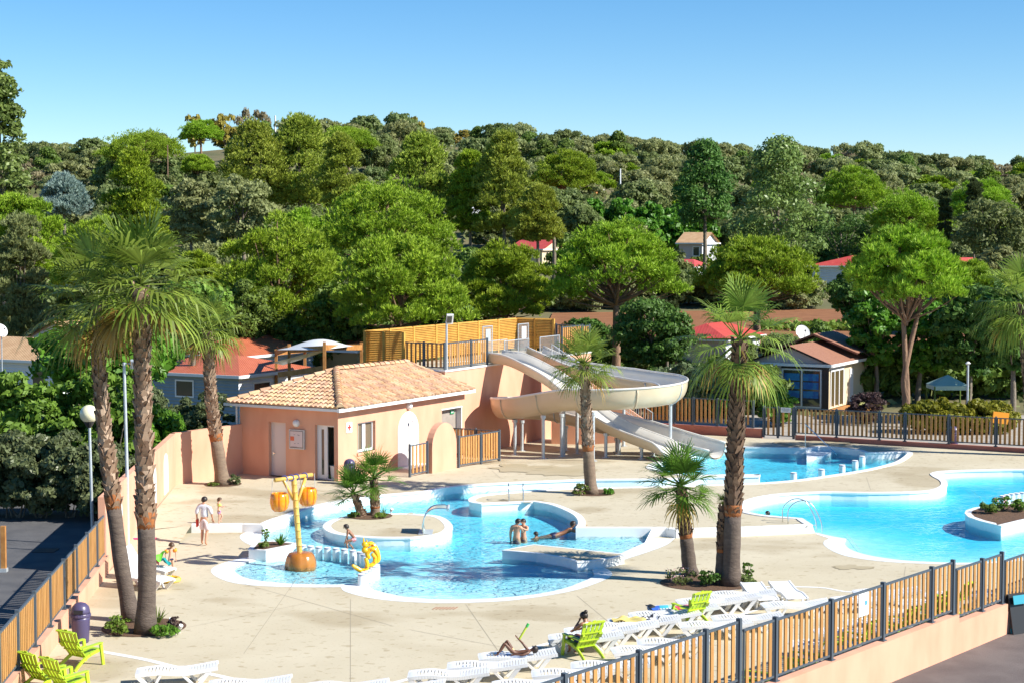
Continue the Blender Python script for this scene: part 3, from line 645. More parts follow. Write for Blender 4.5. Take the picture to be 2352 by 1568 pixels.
b = MB(); obox(b, fA, 2.26, 2.46, -.112, -.105, 1.95, 2.14)
b.build('red_notice', mat('orange_red_print', (.70, .16, .07), None, rough=.5), nb, world=True)
b = MB()
for u, z in ((2.24, 2.22), (2.05, 2.22), (2.0, 2.2), (2.22, 1.83), (2.04, 1.85)): obox(b, fA, u - .035, u + .035, -.112, -.105, z - .012, z + .012)
obox(b, fA, 2.1, 2.42, -.112, -.105, 1.685, 1.7); b.build('print', mat('grey_print', (.25, .22, .24), None), nb, world=True)
cs = thing('first_aid_sign', 'white square sign with red cross beside the corner of the pool house', 'sign', WB(.01, .83, 2.55))
b = MB(); obox(b, fB, .62, 1.05, -.03, -.004, 2.34, 2.79); b.build('plate', M['white'], cs, world=True)
b = MB(); obox(b, fB, .79, .87, -.037, -.029, 2.43, 2.70); obox(b, fB, .70, .96, -.036, -.029, 2.53, 2.61); b.build('red_cross', M['red'], cs, world=True)
# ------------------------------------------------------------------ slide terrace
ST = WB(-1, 16, 0); K0 = Vector((1.45, 90.8, 0))
tw = thing('slide_terrace', 'tall pink stucco terrace carrying the water slides behind the pool house', 'terrace', WB(-1, 14, 0))
b = MB(); tA = 10.7; tB = 19.0
fT = lambda u, d, z: WB(-1 - d, u, z)
obox(b, fT, tA, 27.0, 0, 4.7, -.3, 4.28); b.build('wall', M['plaster'], tw, world=True)
b = MB(); obox(b, fT, tA - .04, 27.04, -.05, .3, 4.285, 4.36); obox(b, fT, tA - .04, tA + .3, .3, 4.74, 4.285, 4.36); b.build('coping', M['white'], tw, world=True)
b = MB(); obox(b, fT, tA + .3, 26.9, .3, 4.6, 4.28, 4.3); b.build('paving', M['deck'], tw, world=True)
# ------------------------------------------------------------------ picket fences
def picket_fence(name, label, pts, hgt, postw=.1, group=None, slat_w=.115, gap=.098, slat_d=.03, foot=True, mslat=None, post_skip=(), cat='fence'):
    """pts: post base points (Vector); a bay between each pair unless None"""
    pts = [Vector(p) for p in pts]; e = thing(name, label, cat, pts[0], 0, group)
    for i, p in enumerate(pts):
        if i in post_skip: continue
        d = (pts[min(i + 1, len(pts) - 1)] - pts[max(i - 1, 0)]); rz = math.atan2(d.y, d.x)
        b = MB(); b.box(p + Vector((0, 0, hgt / 2 + .02)), (postw * .8, postw, hgt + .06), rz)
        if foot: b.box(p + Vector((0, 0, .012)), (.18, .18, .02), rz)
        b.build('post', M['anthracite'], e, world=True)
    for p, q in zip(pts, pts[1:]):
        d = q - p; L = math.hypot(d.x, d.y)
        if L < .5: continue
        u = Vector((d.x / L, d.y / L, 0)); zz = max(p.z, q.z) if abs(p.z - q.z) > .1 else None
        za = lambda t: (min(p.z, q.z) if zz is not None else p.z + d.z * t / L)
        a, b_ = p + u * (postw * .42), q - u * (postw * .42); a = Vector((a.x, a.y, za(0))); b_ = Vector((b_.x, b_.y, za(L)))
        f = MB()
        for h in (.12, hgt - .03): f.bar(a + Vector((0, 0, h)), b_ + Vector((0, 0, h)), .05, .05)
        for w_ in (a + u * .025, b_ - u * .025): f.bar(w_ + Vector((0, 0, .1)), w_ + Vector((0, 0, hgt - .01)), .05, .05)
        f.build('frame', M['anthracite'], e, world=True)
        s = MB(); n = max(1, int((L - .25) / (slat_w + gap))); st = (L - .2) / n
        for k in range(n):
            t = .1 + st * (k + .5); c = p + u * t; s.box((c.x, c.y, za(t) + hgt / 2 + .045), (slat_w, slat_d, hgt - .2), math.atan2(u.y, u.x))
        s.build('slat_panel', mslat or M['slat'], e, world=True)
    return e
# left fence on the low pink wall
lys = [56.4, 55.0, 53.3, 51.4, 49.3, 47.1, 44.9, 42.7, 40.5, 38.3, 36.1, 33.9]
lx = lambda y: -13.0 + (54.4 - y) * .094
picket_fence('picket_fence', 'long timber picket fence on the low pink wall beside the left asphalt', [Vector((lx(y) - .12, y, .56)) for y in lys[1:]], 1.36, gap=.1)
b = MB(); b.prism([(lx(30) - .24, 30), (lx(30) + .0, 30), (lx(55.3), 55.3), (lx(55.3) - .24, 55.3)], -.05, .55); tag(b.build('retaining_wall', M['plaster']), 'low pink stucco wall under the left picket fence', 'wall')
# tall left wall with white arched plaques
gw = thing('garden_wall', 'tall pink stucco wall with white arched plaques behind the big palms', 'wall', (wallL1[0], wallL1[1], 0))
b = MB(); p0, p1, p2 = Vector((-13.12, 54.9)), Vector(wallL2), Vector(wallL3)
def thick(mb, a, c, th, z0, z1, z1b=None):
    t = (c - a).normalized(); nn = Vector((-t.y, t.x)) * th
    zb = z1 if z1b is None else z1b
    v = [(*a, z0), (*c, z0), (*(c + nn), z0), (*(a + nn), z0), (*a, z1), (*c, zb), (*(c + nn), zb), (*(a + nn), z1)]
    mb.add(v, [(0, 3, 2, 1), (4, 5, 6, 7), (0, 1, 5, 4), (1, 2, 6, 5), (2, 3, 7, 6), (3, 0, 4, 7)])
thick(b, p0, p1, .22, -.05, 2.5); thick(b, p1, p2 + Vector((.1, .05)), .22, -.05, 2.52)
b.build('wall_body', M['plaster'], gw, world=True)
for y in (57.7, 62.2, 66.2, 69.8):
    t = (y - p0.y) / (p1.y - p0.y); c = p0.lerp(p1, t); u = (p1 - p0).normalized(); nn = Vector((u.y, -u.x))
    f = lambda a, d_, z, c=c, u=u, nn=nn: Vector((*(c + u * a - nn * d_), z))
    b = MB(); arch_solid(b, f, -.62, .62, .42, 2.05, -.025, .02); b.build('arched_plaque', M['white'], gw, world=True)
b = MB(); thick(b, Vector(WB(-5.8, -.3).xy), Vector(wallL2) + Vector((.4, .8)), .06, 2.5, 2.95); 
# far fence and its kerb
qa = lambda u: ((u - CX) / F * farA.y - farA.x) / (.877 + .48 * (u - CX) / F)
fz = lambda q: .64 if q < 8.0 else .5
fp = lambda q: Vector((farA.x + .877 * q, farA.y - .48 * q, fz(q)))
qL = [-1.6, .8, qa(1550), qa(1594), qa(1650), 7.0, qa(1747)]
picket_fence('picket_fence', 'timber picket fence behind the water slides left of the gate', [fp(q) + Vector((0, 0, .12)) for q in qL[:-1]] + [fp(qL[-1] - .35) + Vector((0, 0, .12))], 1.45)
qR = [qa(u) for u in (1829, 1925, 2024, 2083, 2184, 2293)] + [qa(2293) + 2.5 * k for k in (1, 2, 3, 4, 5)]
picket_fence('picket_fence', 'long timber picket fence behind the pools right of the gate', [fp(max(q, 8.1)) for q in qR], 1.45)
gq0, gq1, gqm = qa(1757), qa(1827), qa(1790)
gp_ = lambda q: Vector((farA.x + .877 * q, farA.y - .48 * q, ZU + .02))
picket_fence('picket_gate', 'double timber picket gate with small white sign in the far fence', [gp_(gq0), gp_(gqm), gp_(gq1 - .02)], 1.62, .13, foot=False, cat='gate')
b = MB(); c = gp_((gqm + gq1) / 2) + Vector((-.03, -.06, 1.5)); b.box(c, (.55, .02, .26), math.atan2(-.48, .877)); sg_ = b.build('gate_sign', M['white']); tag(sg_, 'small white sign at the top of the far double gate', 'sign')
b = MB()
for k in range(3): b.box(c + Vector((-.02, -.02, .07 - .06 * k)), (.42 - .1 * (k == 2), .006, .016), math.atan2(-.48, .877))
o = b.build('lettering', mat('grey_letters', (.25, .25, .3), None)); o.parent = sg_
for lab, a, c_, z in (('low red pink kerb wall under the far fence behind the slides', -2, gq0 - .1, .72), ('long low red pink kerb wall under the far fence by the right pools', gq1 + .1, 30, .49)):
    b = MB(); thick(b, Vector(fp(a).xy) + Vector((-.05, -.1)), Vector(fp(c_).xy) + Vector((-.05, -.1)), .24, 0, z); tag(b.build('kerb_wall', M['plaster_dark']), lab, 'wall')
# front fence on stepped retaining wall
fq = lambda u, zt: None
us = [((1328, 1556.6), 1.02), ((1498, 1502), 1.02), ((1650, 1453), 1.02), ((1722, 1428), 1.02), ((1813, 1425), .8), ((1939.6, 1383), .8), ((2057, 1344), .8), ((2164, 1307), .8), ((2211, 1291), .8), ((2283, 1288), .58), ((2329, 1273), .58)]
fpts = []
for (uv, z) in us:
    g_ = G(*uv, z + 1.43); t = (g_.xy - FP).dot(FD); fpts.append((t, z))
fpts = [(fpts[0][0] - 2.4 * k, 1.02) for k in (3, 2, 1)] + fpts
fpts += [(fpts[-1][0] + 2.5 * k, .36) for k in (1, 2, 3, 4, 5, 6, 7)]
segs = [[p for p in fpts if p[1] == z] for z in (1.02, .8, .58, .36)]
names = ['timber picket fence with grey posts in the foreground beside the sun loungers', 'middle stretch of the foreground timber picket fence carrying a white notice', 'lower stepped stretch of the foreground picket fence in front of the turquoise pool', 'last low stretch of the foreground picket fence by the right edge']
for i, s_ in enumerate(segs):
    end = segs[i + 1][0][0] - 0 if i + 1 < len(segs) else None
    pts = [Vector((*FL(t), z)) for t, z in s_]
    if i > 0: pts = [Vector((*FL(segs[i - 1][-1][0] + .12), s_[0][1]))] + pts
    picket_fence('picket_fence', names[i], pts, 1.43, .11, gap=.105, post_skip=(0,) if i else ())
rw = MB(); tt = [-12] + [segs[i][-1][0] + .1 for i in range(3)] + [32]
nrm = Vector((FD.y, -FD.x))
for i, z in enumerate((1.02, .8, .58, .36)):
    a, c_ = Vector(FL(tt[i])), Vector(FL(tt[i + 1])); thick(rw, a + nrm * .16, c_ + nrm * .16, .3, -.5, z)
tag(rw.build('retaining_wall', M['plaster']), 'stepped pink stucco retaining wall under the foreground fence along the road', 'wall')
ns = thing('notice_sign', 'white notice with small blue logo fixed on the foreground picket fence', 'sign', Vector((*FL(fpts[8][0] + 1.55), 2.0)))
rz = math.atan2(FD.y, FD.x); cN = Vector((*FL(fpts[8][0] + 1.5), 1.9)) + Vector((*(nrm * .05), 0)); ns.location = cN; ns.rotation_euler = (0, 0, rz)
b = MB(); b.box((0, 0, 0), (.5, .02, .56)); b.build('plate', M['white'], ns)
b = MB(); b.box((.1, -.015, .03), (.12, .01, .1)); b.build('logo', mat('blue_print', (.1, .35, .6), None), ns)
b = MB()
for k in range(5): b.box((-.06 + .03 * (k % 2), -.014, .2 - .09 * k), (.26, .008, .022))
b.build('lettering', mat('pink_print', (.6, .35, .36), None), ns)
# ------------------------------------------------------------------ small gates, free standing arch wall
fC = lambda u, d, z: WB(2.25 - d, u, z)
b = MB(); arch_solid(b, fC, 4.15, 6.3, ZU - .02, 2.48, 0, .32); tag(b.build('arch_wall', M['plaster']), 'free standing pink arch topped screen wall between two picket gates', 'wall')
picket_fence('picket_gate', 'short picket gate left of the pink arch screen wall', [WB(2.0, 2.65, ZU), WB(2.05, 4.05, ZU)], 1.42, .09, foot=False, gap=.12, cat='gate')
picket_fence('picket_fence', 'picket fence panel right of the pink arch screen wall', [WB(2.3, 6.4, ZU), WB(2.55, 8.05, ZU), WB(2.75, 9.45, ZU)], 1.45, .09, foot=False, gap=.06)
picket_fence('picket_fence', 'short return of picket fence in the shade before the slide terrace', [WB(2.55, 9.7, ZU), WB(1.2, 9.9, ZU), WB(-.4, 10.3, ZU - .05)], 1.4, .09, foot=False)
# fences on the terrace
TZ = 4.36
picket_fence('picket_fence', 'picket fence along the terrace edge above the pool house roof', [WB(-3.5, 10.85, TZ), WB(-2.3, 10.85, TZ), WB(-1.1, 10.85, TZ), WB(-1.08, 13.4, TZ), WB(-1.08, 15.05, TZ)], 1.32, .09, foot=False, gap=.1)
picket_fence('picket_fence', 'picket fence panel at the right end of the slide terrace by the stairs', [WB(-3.2, 26.9, TZ), WB(-1.05, 26.9, TZ), WB(-1.05, 26.0, TZ)], 1.5, .09, foot=False)
picket_fence('picket_fence', 'picket fence panel at the head of the terrace stairs', [WB(-1.06, 23.4, TZ), WB(-1.06, 25.95, TZ)], 1.55, .09, foot=False)
# louvre screen
ls = thing('louvre_screen', 'tall golden timber louvre screen around the slide terrace', 'screen', WB(-5.7, 11, TZ))
def louvre(p, q, h, n):
    d = q - p; u = d.normalized()
    for k in range(n + 1):
        if k == 0 and p is not LP0: continue
        b = MB(); c = p + d * k / n; b.box(c + Vector((0, 0, h / 2 - .35)), (.13, .13, h + .75), math.atan2(d.y, d.x)); b.build('post', M['louvre'], ls, world=True)
    for k in range(n):
        a, c = p + d * k / n + u * .07, p + d * (k + 1) / n - u * .07; b = MB(); s = d.cross(Vector((0, 0, 1))).normalized()
        m_ = 19
        for j in range(m_):
            z = .1 + (h - .12) * j / (m_ - 1); w_ = s * .045
            v = [a - w_ + Vector((0, 0, z + .03)), c - w_ + Vector((0, 0, z + .03)), c + w_ + Vector((0, 0, z - .03)), a + w_ + Vector((0, 0, z - .03))]
            v += [x + Vector((0, 0, .025)) for x in v]
            b.add(v, [(0, 3, 2, 1), (4, 5, 6, 7), (0, 1, 5, 4), (1, 2, 6, 5), (2, 3, 7, 6), (3, 0, 4, 7)])
        b.build('louvre_panel', M['louvre'], ls, world=True)
LP0 = WB(-3.45, 10.8, TZ); la, lb, lc = WB(-5.75, 10.8, TZ), WB(-5.75, 26.85, TZ), WB(-3.35, 26.85, TZ)
louvre(LP0, la, 1.78, 2); louvre(la, lb, 1.78, 7); louvre(lb, lc, 1.78, 2)
# grey steel railings and gates at the slide heads
def railing(name, label, pts, h, sp=.12, cat='railing', posts=True, z0=.08, parent=None):
    e = thing(name, label, cat, pts[0]); pts = [Vector(p) for p in pts]
    b = MB()
    for p, q in zip(pts, pts[1:]):
        b.tube([p + Vector((0, 0, h)), q + Vector((0, 0, h))], .022, 6); b.tube([p + Vector((0, 0, z0)), q + Vector((0, 0, z0))], .016, 6)
    b.build('rail', M['galv'], e, world=True)
    for p in pts: b = MB(); b.tube([p, p + Vector((0, 0, h + .02))], .026, 6); b.build('post', M['galv'], e, world=True)
    b = MB()
    for p, q in zip(pts, pts[1:]):
        n = max(1, int((q - p).length / sp))
        for k in range(1, n): c = p.lerp(q, k / n); b.tube([c + Vector((0, 0, z0)), c + Vector((0, 0, h))], .009, 4, False)
    b.build('bars', M['galv'], e, world=True)
    return e
railing('steel_railing', 'grey steel railing on the terrace between the two slide heads', [WB(-1.1, 16.9, TZ), WB(-1.1, 19.6, TZ)], 1.1)
railing('steel_railing', 'sloping grey steel railing inside the terrace behind the picket fence', [WB(-3.2, 14.4, TZ), WB(-2.2, 17.0, TZ), WB(-2.2, 19.2, TZ)], 1.05)
railing('steel_railing', 'grey steel railing right of the curved slide head', [WB(-1.1, 20.9, TZ), WB(-1.1, 23.2, TZ)], 1.1)
for (a, c_, lab, mm) in ((WB(-1.6, 15.5, TZ), WB(-1.6, 16.5, TZ), 'steel gate with grey sign plate at the head of the straight slide', 'galv'), (WB(-1.2, 18.6, TZ), WB(-1.2, 19.75, TZ), 'steel gate with white sign plate at the head of the curved slide', 'white')):
    e = railing('steel_gate', lab, [a, c_], 1.9, cat='gate'); b = MB(); m_ = a.lerp(c_, .5); b.box(m_ + Vector((*(Bh.xy * .04), 1.45)), (.5, .02, .62), math.atan2(Be.y, Be.x)); b.build('sign_plate', M[mm], e, world=True)
# terrace stairs
sd = Vector((.974, -.225, 0)); sn = Vector((.225, .974, 0)); S0 = Vector((2.1, 90.9, 0))
stc = thing('stairs', 'pink walled stairs climbing behind the slides to the terrace', 'stairs', S0)
L_ = 5.4; b = MB()
for off in (0, 1.5):
    o = sn * off
    v = [S0 + o + Vector((0, 0, -.2)), S0 + o + sd * L_ + Vector((0, 0, -.2)), S0 + o + sd * L_ + Vector((0, 0, .75)), S0 + o + Vector((0, 0, 4.3))]; v += [x + sn * .18 for x in v]
    b.add(v, [(0, 1, 2, 3), (7, 6, 5, 4), (3, 2, 6, 7), (1, 5, 6, 2), (0, 3, 7, 4)])
b.build('side_wall', M['plaster'], stc, world=True)
b = MB()
for k in range(22):
    z1 = 4.3 - (k + 1) * 4.1 / 23; a = S0 + sd * (L_ * k / 22) + sn * .18; c_ = a + sd * (L_ / 22)
    b.add([(a.x, a.y, z1), (c_.x, c_.y, z1), (c_.x + sn.x * 1.32, c_.y + sn.y * 1.32, z1), (a.x + sn.x * 1.32, a.y + sn.y * 1.32, z1), (c_.x, c_.y, z1 - 4.1 / 23), (c_.x + sn.x * 1.32, c_.y + sn.y * 1.32, z1 - 4.1 / 23)], [(0, 1, 2, 3), (1, 4, 5, 2)])
b.build('treads', M['deck'], stc, world=True)
railing('steel_railing', 'sloping grey steel handrail on the pink stairs behind the slides', [S0 + sn * .1 + Vector((0, 0, 4.25)), S0 + sn * .1 + sd * 2.7 + Vector((0, 0, 2.5)), S0 + sn * .1 + sd * L_ + Vector((0, 0, .75))], .95, .14)
# ------------------------------------------------------------------ water slides
N0 = Vector((-1.14, 87.88, 0)); Dd = Vector((.763, -.646, 0)); Dn = Vector((.646, .763, 0))
def AB(a, b, z=0.0): return N0 + Dd * a + Dn * b + Vector((0, 0, z))
def sweep(mb, path, prof, closed=False):
    """prof(i) -> list of (lateral to the left, dz) per path point"""
    N = len(path); rows = []
    for i, p in enumerate(path):
        d = path[min(i + 1, N - 1)] - path[max(i - 1, 0)]; d.z = 0; d.normalize(); s = Vector((-d.y, d.x, 0))
        rows.append([p + s * l + Vector((0, 0, z)) for l, z in prof(i)])
    K = len(rows[0]); v = [q for r in rows for q in r]
    mb.add(v, [(i * K + k, i * K + k + 1, (i + 1) * K + k + 1, (i + 1) * K + k) for i in range(N - 1) for k in range(K - 1)]); return rows
# straight twin lane slide
zs = [(0, 4.96), (1.15, 4.85), (2.7, 4.35), (3.8, 3.9), (4.86, 3.28), (5.9, 2.62), (7.03, 2.05), (8.25, 1.63), (9.3, 1.38), (10.3, 1.14), (10.9, .84), (11.4, .72)]
path = [AB(a, .77, z - .46) for a, z in zs]; path = [AB(-.5, .77, 4.52)] + path; path = cr(path, 4)
ss = thing('water_slide', 'straight cream twin lane water slide running down from the terrace', 'slide', AB(5, .77, 0)); n_ = len(path)
wlow = lambda i: .44 if i < n_ - 9 else .44 - .24 * (i - (n_ - 9)) / 8
def pf(i):
    w_ = wlow(i)
    return [(.80, w_), (.76, w_), (.72, .12), (.60, .015), (.10, 0), (.05, .07), (0, .10), (-.05, .07), (-.10, 0), (-.60, .015), (-.72, .12), (-.76, w_), (-.80, w_)]
b = MB(); sweep(b, path, pf); b.build('chute', M['slide'], ss, world=True, smooth=True)
b = MB(); sweep(b, path, lambda i: [(.83, wlow(i) - .02), (.79, .0), (.55, -.09), (-.55, -.09), (-.79, .0), (-.83, wlow(i) - .02)]); b.build('underside', M['slide_out'], ss, world=True, smooth=True)
for sg in (1, -1):
    b = MB(); pts = []
    for i, p in enumerate(path):
        d = path[min(i + 1, n_ - 1)] - path[max(i - 1, 0)]; d.z = 0; d.normalize(); pts.append(p + Vector((-d.y, d.x, 0)) * .81 * sg + Vector((0, 0, wlow(i))))
    b.tube(pts, .05, 8); b.build('rim', M['slide'], ss, world=True, smooth=True)
def support(e, a, b_, ztop, spread=.35):
    g0 = AB(a, b_); zb = dz(g0.x, g0.y); m = MB(); m.tube([(g0.x, g0.y, zb), (g0.x, g0.y, ztop)], .085, 10); m.lathe([(.2, 0), (.2, .025)], 12, (g0.x, g0.y, zb)); m.lathe([(.13, -.12), (.13, .02)], 10, (g0.x, g0.y, ztop))
    m.build('support_post', M['galv'], e, world=True)
for a, b_, z in ((7.4, .1, 1.35), (7.2, 1.45, 1.4), (4.7, .2, 2.7), (4.6, 1.4, 2.7), (9.4, .3, .85), (9.3, 1.4, .85)): support(ss, a, b_, z)
# curved slide
ctrl = [(-1.0, 4.85, 4.40), (.5, 4.82, 3.95), (2, 4.8, 3.52), (4, 4.8, 3.22), (6.2, 4.8, 3.02)]
ctrl += [(6.5 + 3.1 * math.sin(t), 1.7 + 3.1 * math.cos(t), 3.02 - .42 * k / 8) for k, t in ((k, PI * k / 8) for k in range(1, 8))]
ctrl += [(6.4, -1.4, 2.58), (4.8, -1.4, 2.3), (3.2, -1.4, 2.0)]
ctrl += [(3.1 - 2.0 * math.sin(t), .6 - 2.0 * math.cos(t), 1.95 - .55 * k / 6) for k, t in ((k, PI * k / 6) for k in range(1, 6))]
ctrl += [(3.2, 2.6, 1.33), (5, 2.6, 1.08), (7, 2.6, .84), (9, 2.6, .6), (10.8, 2.6, .40), (12.2, 2.6, .30)]
path2 = cr([AB(*c) for c in ctrl], 4); m2 = len(path2)
cs_ = thing('water_slide', 'curved cream half pipe water slide looping over the straight slide', 'slide', AB(6, 1.7, 0))
def fade(i): return min(1, max(0, (m2 - 1 - i) / 10))
def bank(i): return min(1, max(.25, i / 14))
def pf2(i):
    hl = .45 + .52 * bank(i) * (.45 + .55 * fade(i)); hr = .42 + .2 * fade(i)
    L = [(.70, hl), (.66, hl)] + [(.66 * math.cos(t) ** .8, hl - hl * math.sin(t) ** .9) for t in (PI / 2 * k / 7 for k in range(1, 8))]
    R = [(-.66 * math.cos(t) ** .8, hr - hr * math.sin(t) ** .9) for t in (PI / 2 * k / 7 for k in range(6, 0, -1))] + [(-.66, hr), (-.70, hr)]
    return L + R
b = MB(); sweep(b, path2, pf2); b.build('chute', M['slide'], cs_, world=True, smooth=True)
def pf3(i):
    r = pf2(i); o = []
    for l, z in r[1:-1]: o.append((l * 1.07, z - .05 - .02 * (1 - abs(l) / .7)))
    return o
b = MB(); sweep(b, path2, pf3); b.build('underside', M['slide_out'], cs_, world=True, smooth=True)
for sg in (0, -1):
    pts = []
    for i, p in enumerate(path2):
        d = path2[min(i + 1, m2 - 1)] - path2[max(i - 1, 0)]; d.z = 0; d.normalize(); l, z = pf2(i)[sg]; pts.append(p + Vector((-d.y, d.x, 0)) * l + Vector((0, 0, z)))
    b = MB(); b.tube(pts, .055, 8); b.build('rim', M['slide'], cs_, world=True, smooth=True)
for i in (8, 18, 30, 38, 46, 52, 58, 66, 78, 88):
    if i >= m2: continue
    p = path2[i]; d = path2[i + 1] - path2[i - 1]; d.z = 0; d.normalize(); s = Vector((-d.y, d.x, 0)); b = MB()
    r = pf3(i); b.tube([p + s * l * 1.02 + Vector((0, 0, z - .01)) for l, z in r], .035, 6); b.build('flange', M['slide_out'] if i % 3 else M['galv'], cs_, world=True, smooth=True)
for a, b_, z in ((5.3, -2.15, 2.25), (5.2, -.6, 2.2), (8.0, -1.7, 2.55), (2.7, -1.2, 1.8), (1.4, .9, 1.5), (3.0, 2.5, 1.2), (6.2, 2.6, .8), (9.4, 2.7, 2.8), (5.0, 4.8, 3.05), (9.2, 3.3, .5)): support(cs_, a, b_, z)
# ================================================================== VEGETATION
rng = np.random.default_rng(11)
def unit(a): return a / np.maximum(np.linalg.norm(a, axis=1, keepdims=True), 1e-9)
def np_mesh(name, V, Fc, m, parent=None, k=3):
    me = bpy.data.meshes.new(name); nv, nf = len(V), len(Fc)
    me.vertices.add(nv); me.vertices.foreach_set('co', np.asarray(V, dtype=np.float32).ravel())
    me.loops.add(nf * k); me.loops.foreach_set('vertex_index', np.asarray(Fc, dtype=np.int32).ravel())
    me.polygons.add(nf); me.polygons.foreach_set('loop_start', np.arange(0, nf * k, k, dtype=np.int32)); me.polygons.foreach_set('loop_total', np.full(nf, k, dtype=np.int32))
    me.materials.append(m); me.update(calc_edges=True); me.validate()
    o = bpy.data.objects.new(name, me); COL.objects.link(o)
    if parent is not None: o.parent = parent
    return o
def rdir(n): return unit(rng.normal(size=(n, 3)))
def tufts(P, D, nb, L, w, spread):
    """bottlebrush tufts of needle blades (triangles)"""
    n = len(P); P = np.repeat(P, nb, 0); D = np.repeat(D, nb, 0)
    d = unit(D + rng.normal(size=(n * nb, 3)) * spread); s = unit(np.cross(d, rdir(n * nb))) * (w * rng.uniform(.6, 1.3, (n * nb, 1))); l = L * rng.uniform(.6, 1.2, (n * nb, 1))
    V = np.stack([P - s, P + s, P + d * l], 1).reshape(-1, 3); Fc = np.arange(len(V)).reshape(-1, 3)
    return V, Fc
def leaves(P, nrm, size, asp=.6):
    n = len(P); a = unit(np.cross(nrm, rdir(n))); b = np.cross(nrm, a); sz = size * rng.uniform(.6, 1.35, (n, 1)); a = a * sz; b = b * sz * asp
    V = np.stack([P - a, P - b * .9, P + a, P + b * .9], 1).reshape(-1, 3); return V, np.arange(len(V)).reshape(-1, 4)
def crown_clumps(kind, R, Ht, n, opn=0.0):
    """clump centres (local, z from crown bottom 0..Ht) and radii"""
    C = []; r = []
    while len(C) < n:
        p = rng.uniform(-1, 1, 3)
        if kind == 'dome':       # umbrella: flat base, domed top, shell heavy
            q = p.copy(); q[2] = (p[2] + 1) / 2
            d = math.sqrt(q[0] ** 2 + q[1] ** 2 + q[2] ** 2)
            if d > .93 or (d < .55 and rng.random() < .75): continue
            if q[2] < .12 and rng.random() < .5: continue
            if opn and q[2] < .55 and rng.random() < opn * (1 - q[2]): continue
            pos = (q[0] * R, q[1] * R, (.12 + .82 * q[2]) * Ht); rad = .15 * R * rng.uniform(.6, 1.4)
        elif kind == 'ball':
            d = np.linalg.norm(p)
            if d > .9 or (d < .5 and rng.random() < .7): continue
            pos = (p[0] * R, p[1] * R, (p[2] * .5 + .5) * Ht); rad = .22 * R * rng.uniform(.75, 1.3)
        elif kind == 'cone':     # irregular aleppo / oval with lobes
            z = rng.random(); rr = (1 - z) ** .55 * (.55 + .45 * min(1, z * 4)); a = rng.uniform(0, 2 * PI); rho = rr * math.sqrt(rng.uniform(.15, 1))
            pos = (rho * R * math.cos(a), rho * R * math.sin(a), (.04 + .9 * z) * Ht); rad = .26 * R * rng.uniform(.7, 1.25)
        else:                    # column
            z = rng.random(); rr = math.sin(PI * min(.96, .12 + .86 * z)) ** .5; a = rng.uniform(0, 2 * PI); rho = rr * math.sqrt(rng.uniform(.1, 1))
            pos = (rho * R * math.cos(a), rho * R * math.sin(a), z * Ht * .96); rad = .38 * R * rng.uniform(.7, 1.2)
        C.append(pos); r.append(rad)
    return np.array(C), np.array(r)
def foliage(C, r, per, style, L, w=.06, flat=.8):
    n = len(C); k = n * per; idx = np.repeat(np.arange(n), per); d = rdir(k); d[:, 2] = np.where(d[:, 2] < -.25, -d[:, 2] * .6, d[:, 2])
    rad = r[idx][:, None] * rng.uniform(.55, 1.05, (k, 1)) ** .6; P = C[idx] + d * rad * np.array([1, 1, flat])
    if style == 'pine':
        D = unit(d * .8 + np.array([0, 0, .8])); return tufts(P, D, 8, L, w, .38), 3
    return leaves(P, unit(d + rng.normal(size=(k, 3)) * .55), L), 4
def limbs(mb, base, fork, C, r0, cnt, crownz):
    ids = rng.permutation(len(C))[:cnt]
    for i in ids:
        c = Vector(C[i]) + Vector((0, 0, crownz)); t = random.uniform(.0, .75); top = Vector((0, 0, crownz + (c.z - crownz) * .35)); st = fork.lerp(Vector((fork.x * .6, fork.y * .6, max(fork.z + .01, c.z - 1.0))), t * .7) if c.z > fork.z + .5 else fork.copy()
        mid = st.lerp(c, .5) + Vector((0, 0, -.12 * (c - st).length * .5)); rr = r0 * random.uniform(.28, .5) * (1 - .5 * t)
        mb.tube(cr([st, mid, c], 3), [rr * (1 - .75 * q / 6) for q in range(7)], 5, False)
FM = {}
def fol(name, c1, c2, sc=.35, island=.24, obj=.12, hue=.012, trans=.34, rough=.55):
    FM[name] = mat(name, c1, c2, sc, rough, island=island, obj=obj, hue=hue, trans=trans, spec=.3, lo=.3, hi=.7); return FM[name]
fol('stone_pine_needles', (.21, .33, .022), (.38, .52, .04), trans=.18, island=.35); fol('aleppo_pine_needles', (.25, .32, .04), (.42, .49, .07), trans=.18, island=.35); fol('dark_oak_leaves', (.15, .195, .06), (.23, .275, .09), trans=.42, island=.2)
fol('grey_scrub_leaves', (.24, .27, .10), (.35, .375, .155), trans=.42, island=.2); fol('brown_scrub_leaves', (.24, .20, .11), (.33, .28, .16), trans=.4); fol('yellow_leaves', (0.285, 0.2325, 0.0375), (0.375, 0.3, 0.06)); fol('poplar_leaves', (.13, .20, .04), (.24, .32, .09), rough=.4)
fol('broad_leaves', (0.0825, 0.195, 0.018), (0.1575, 0.315, 0.033), rough=.4); fol('hedge_leaves', (.105, .175, .025), (.19, .27, .05), trans=.35); fol('laurel_leaves', (0.1105, 0.1495, 0.0585), (0.182, 0.221, 0.0975), rough=.35); fol('blue_cedar_needles', (.26, .36, .31), (.38, .48, .42)); fol('cypress_leaves', (0.064, 0.096, 0.0352), (0.112, 0.16, 0.056)); fol('light_bush_leaves', (0.13, 0.2275, 0.026), (0.208, 0.312, 0.0455))
fol('purple_leaves', (.075, .04, .045), (.12, .08, .07)); fol('golden_leaves', (.16, .18, .015), (.27, .25, .02)); fol('bush_evergreen', (.06, .14, .022), (.12, .22, .04))
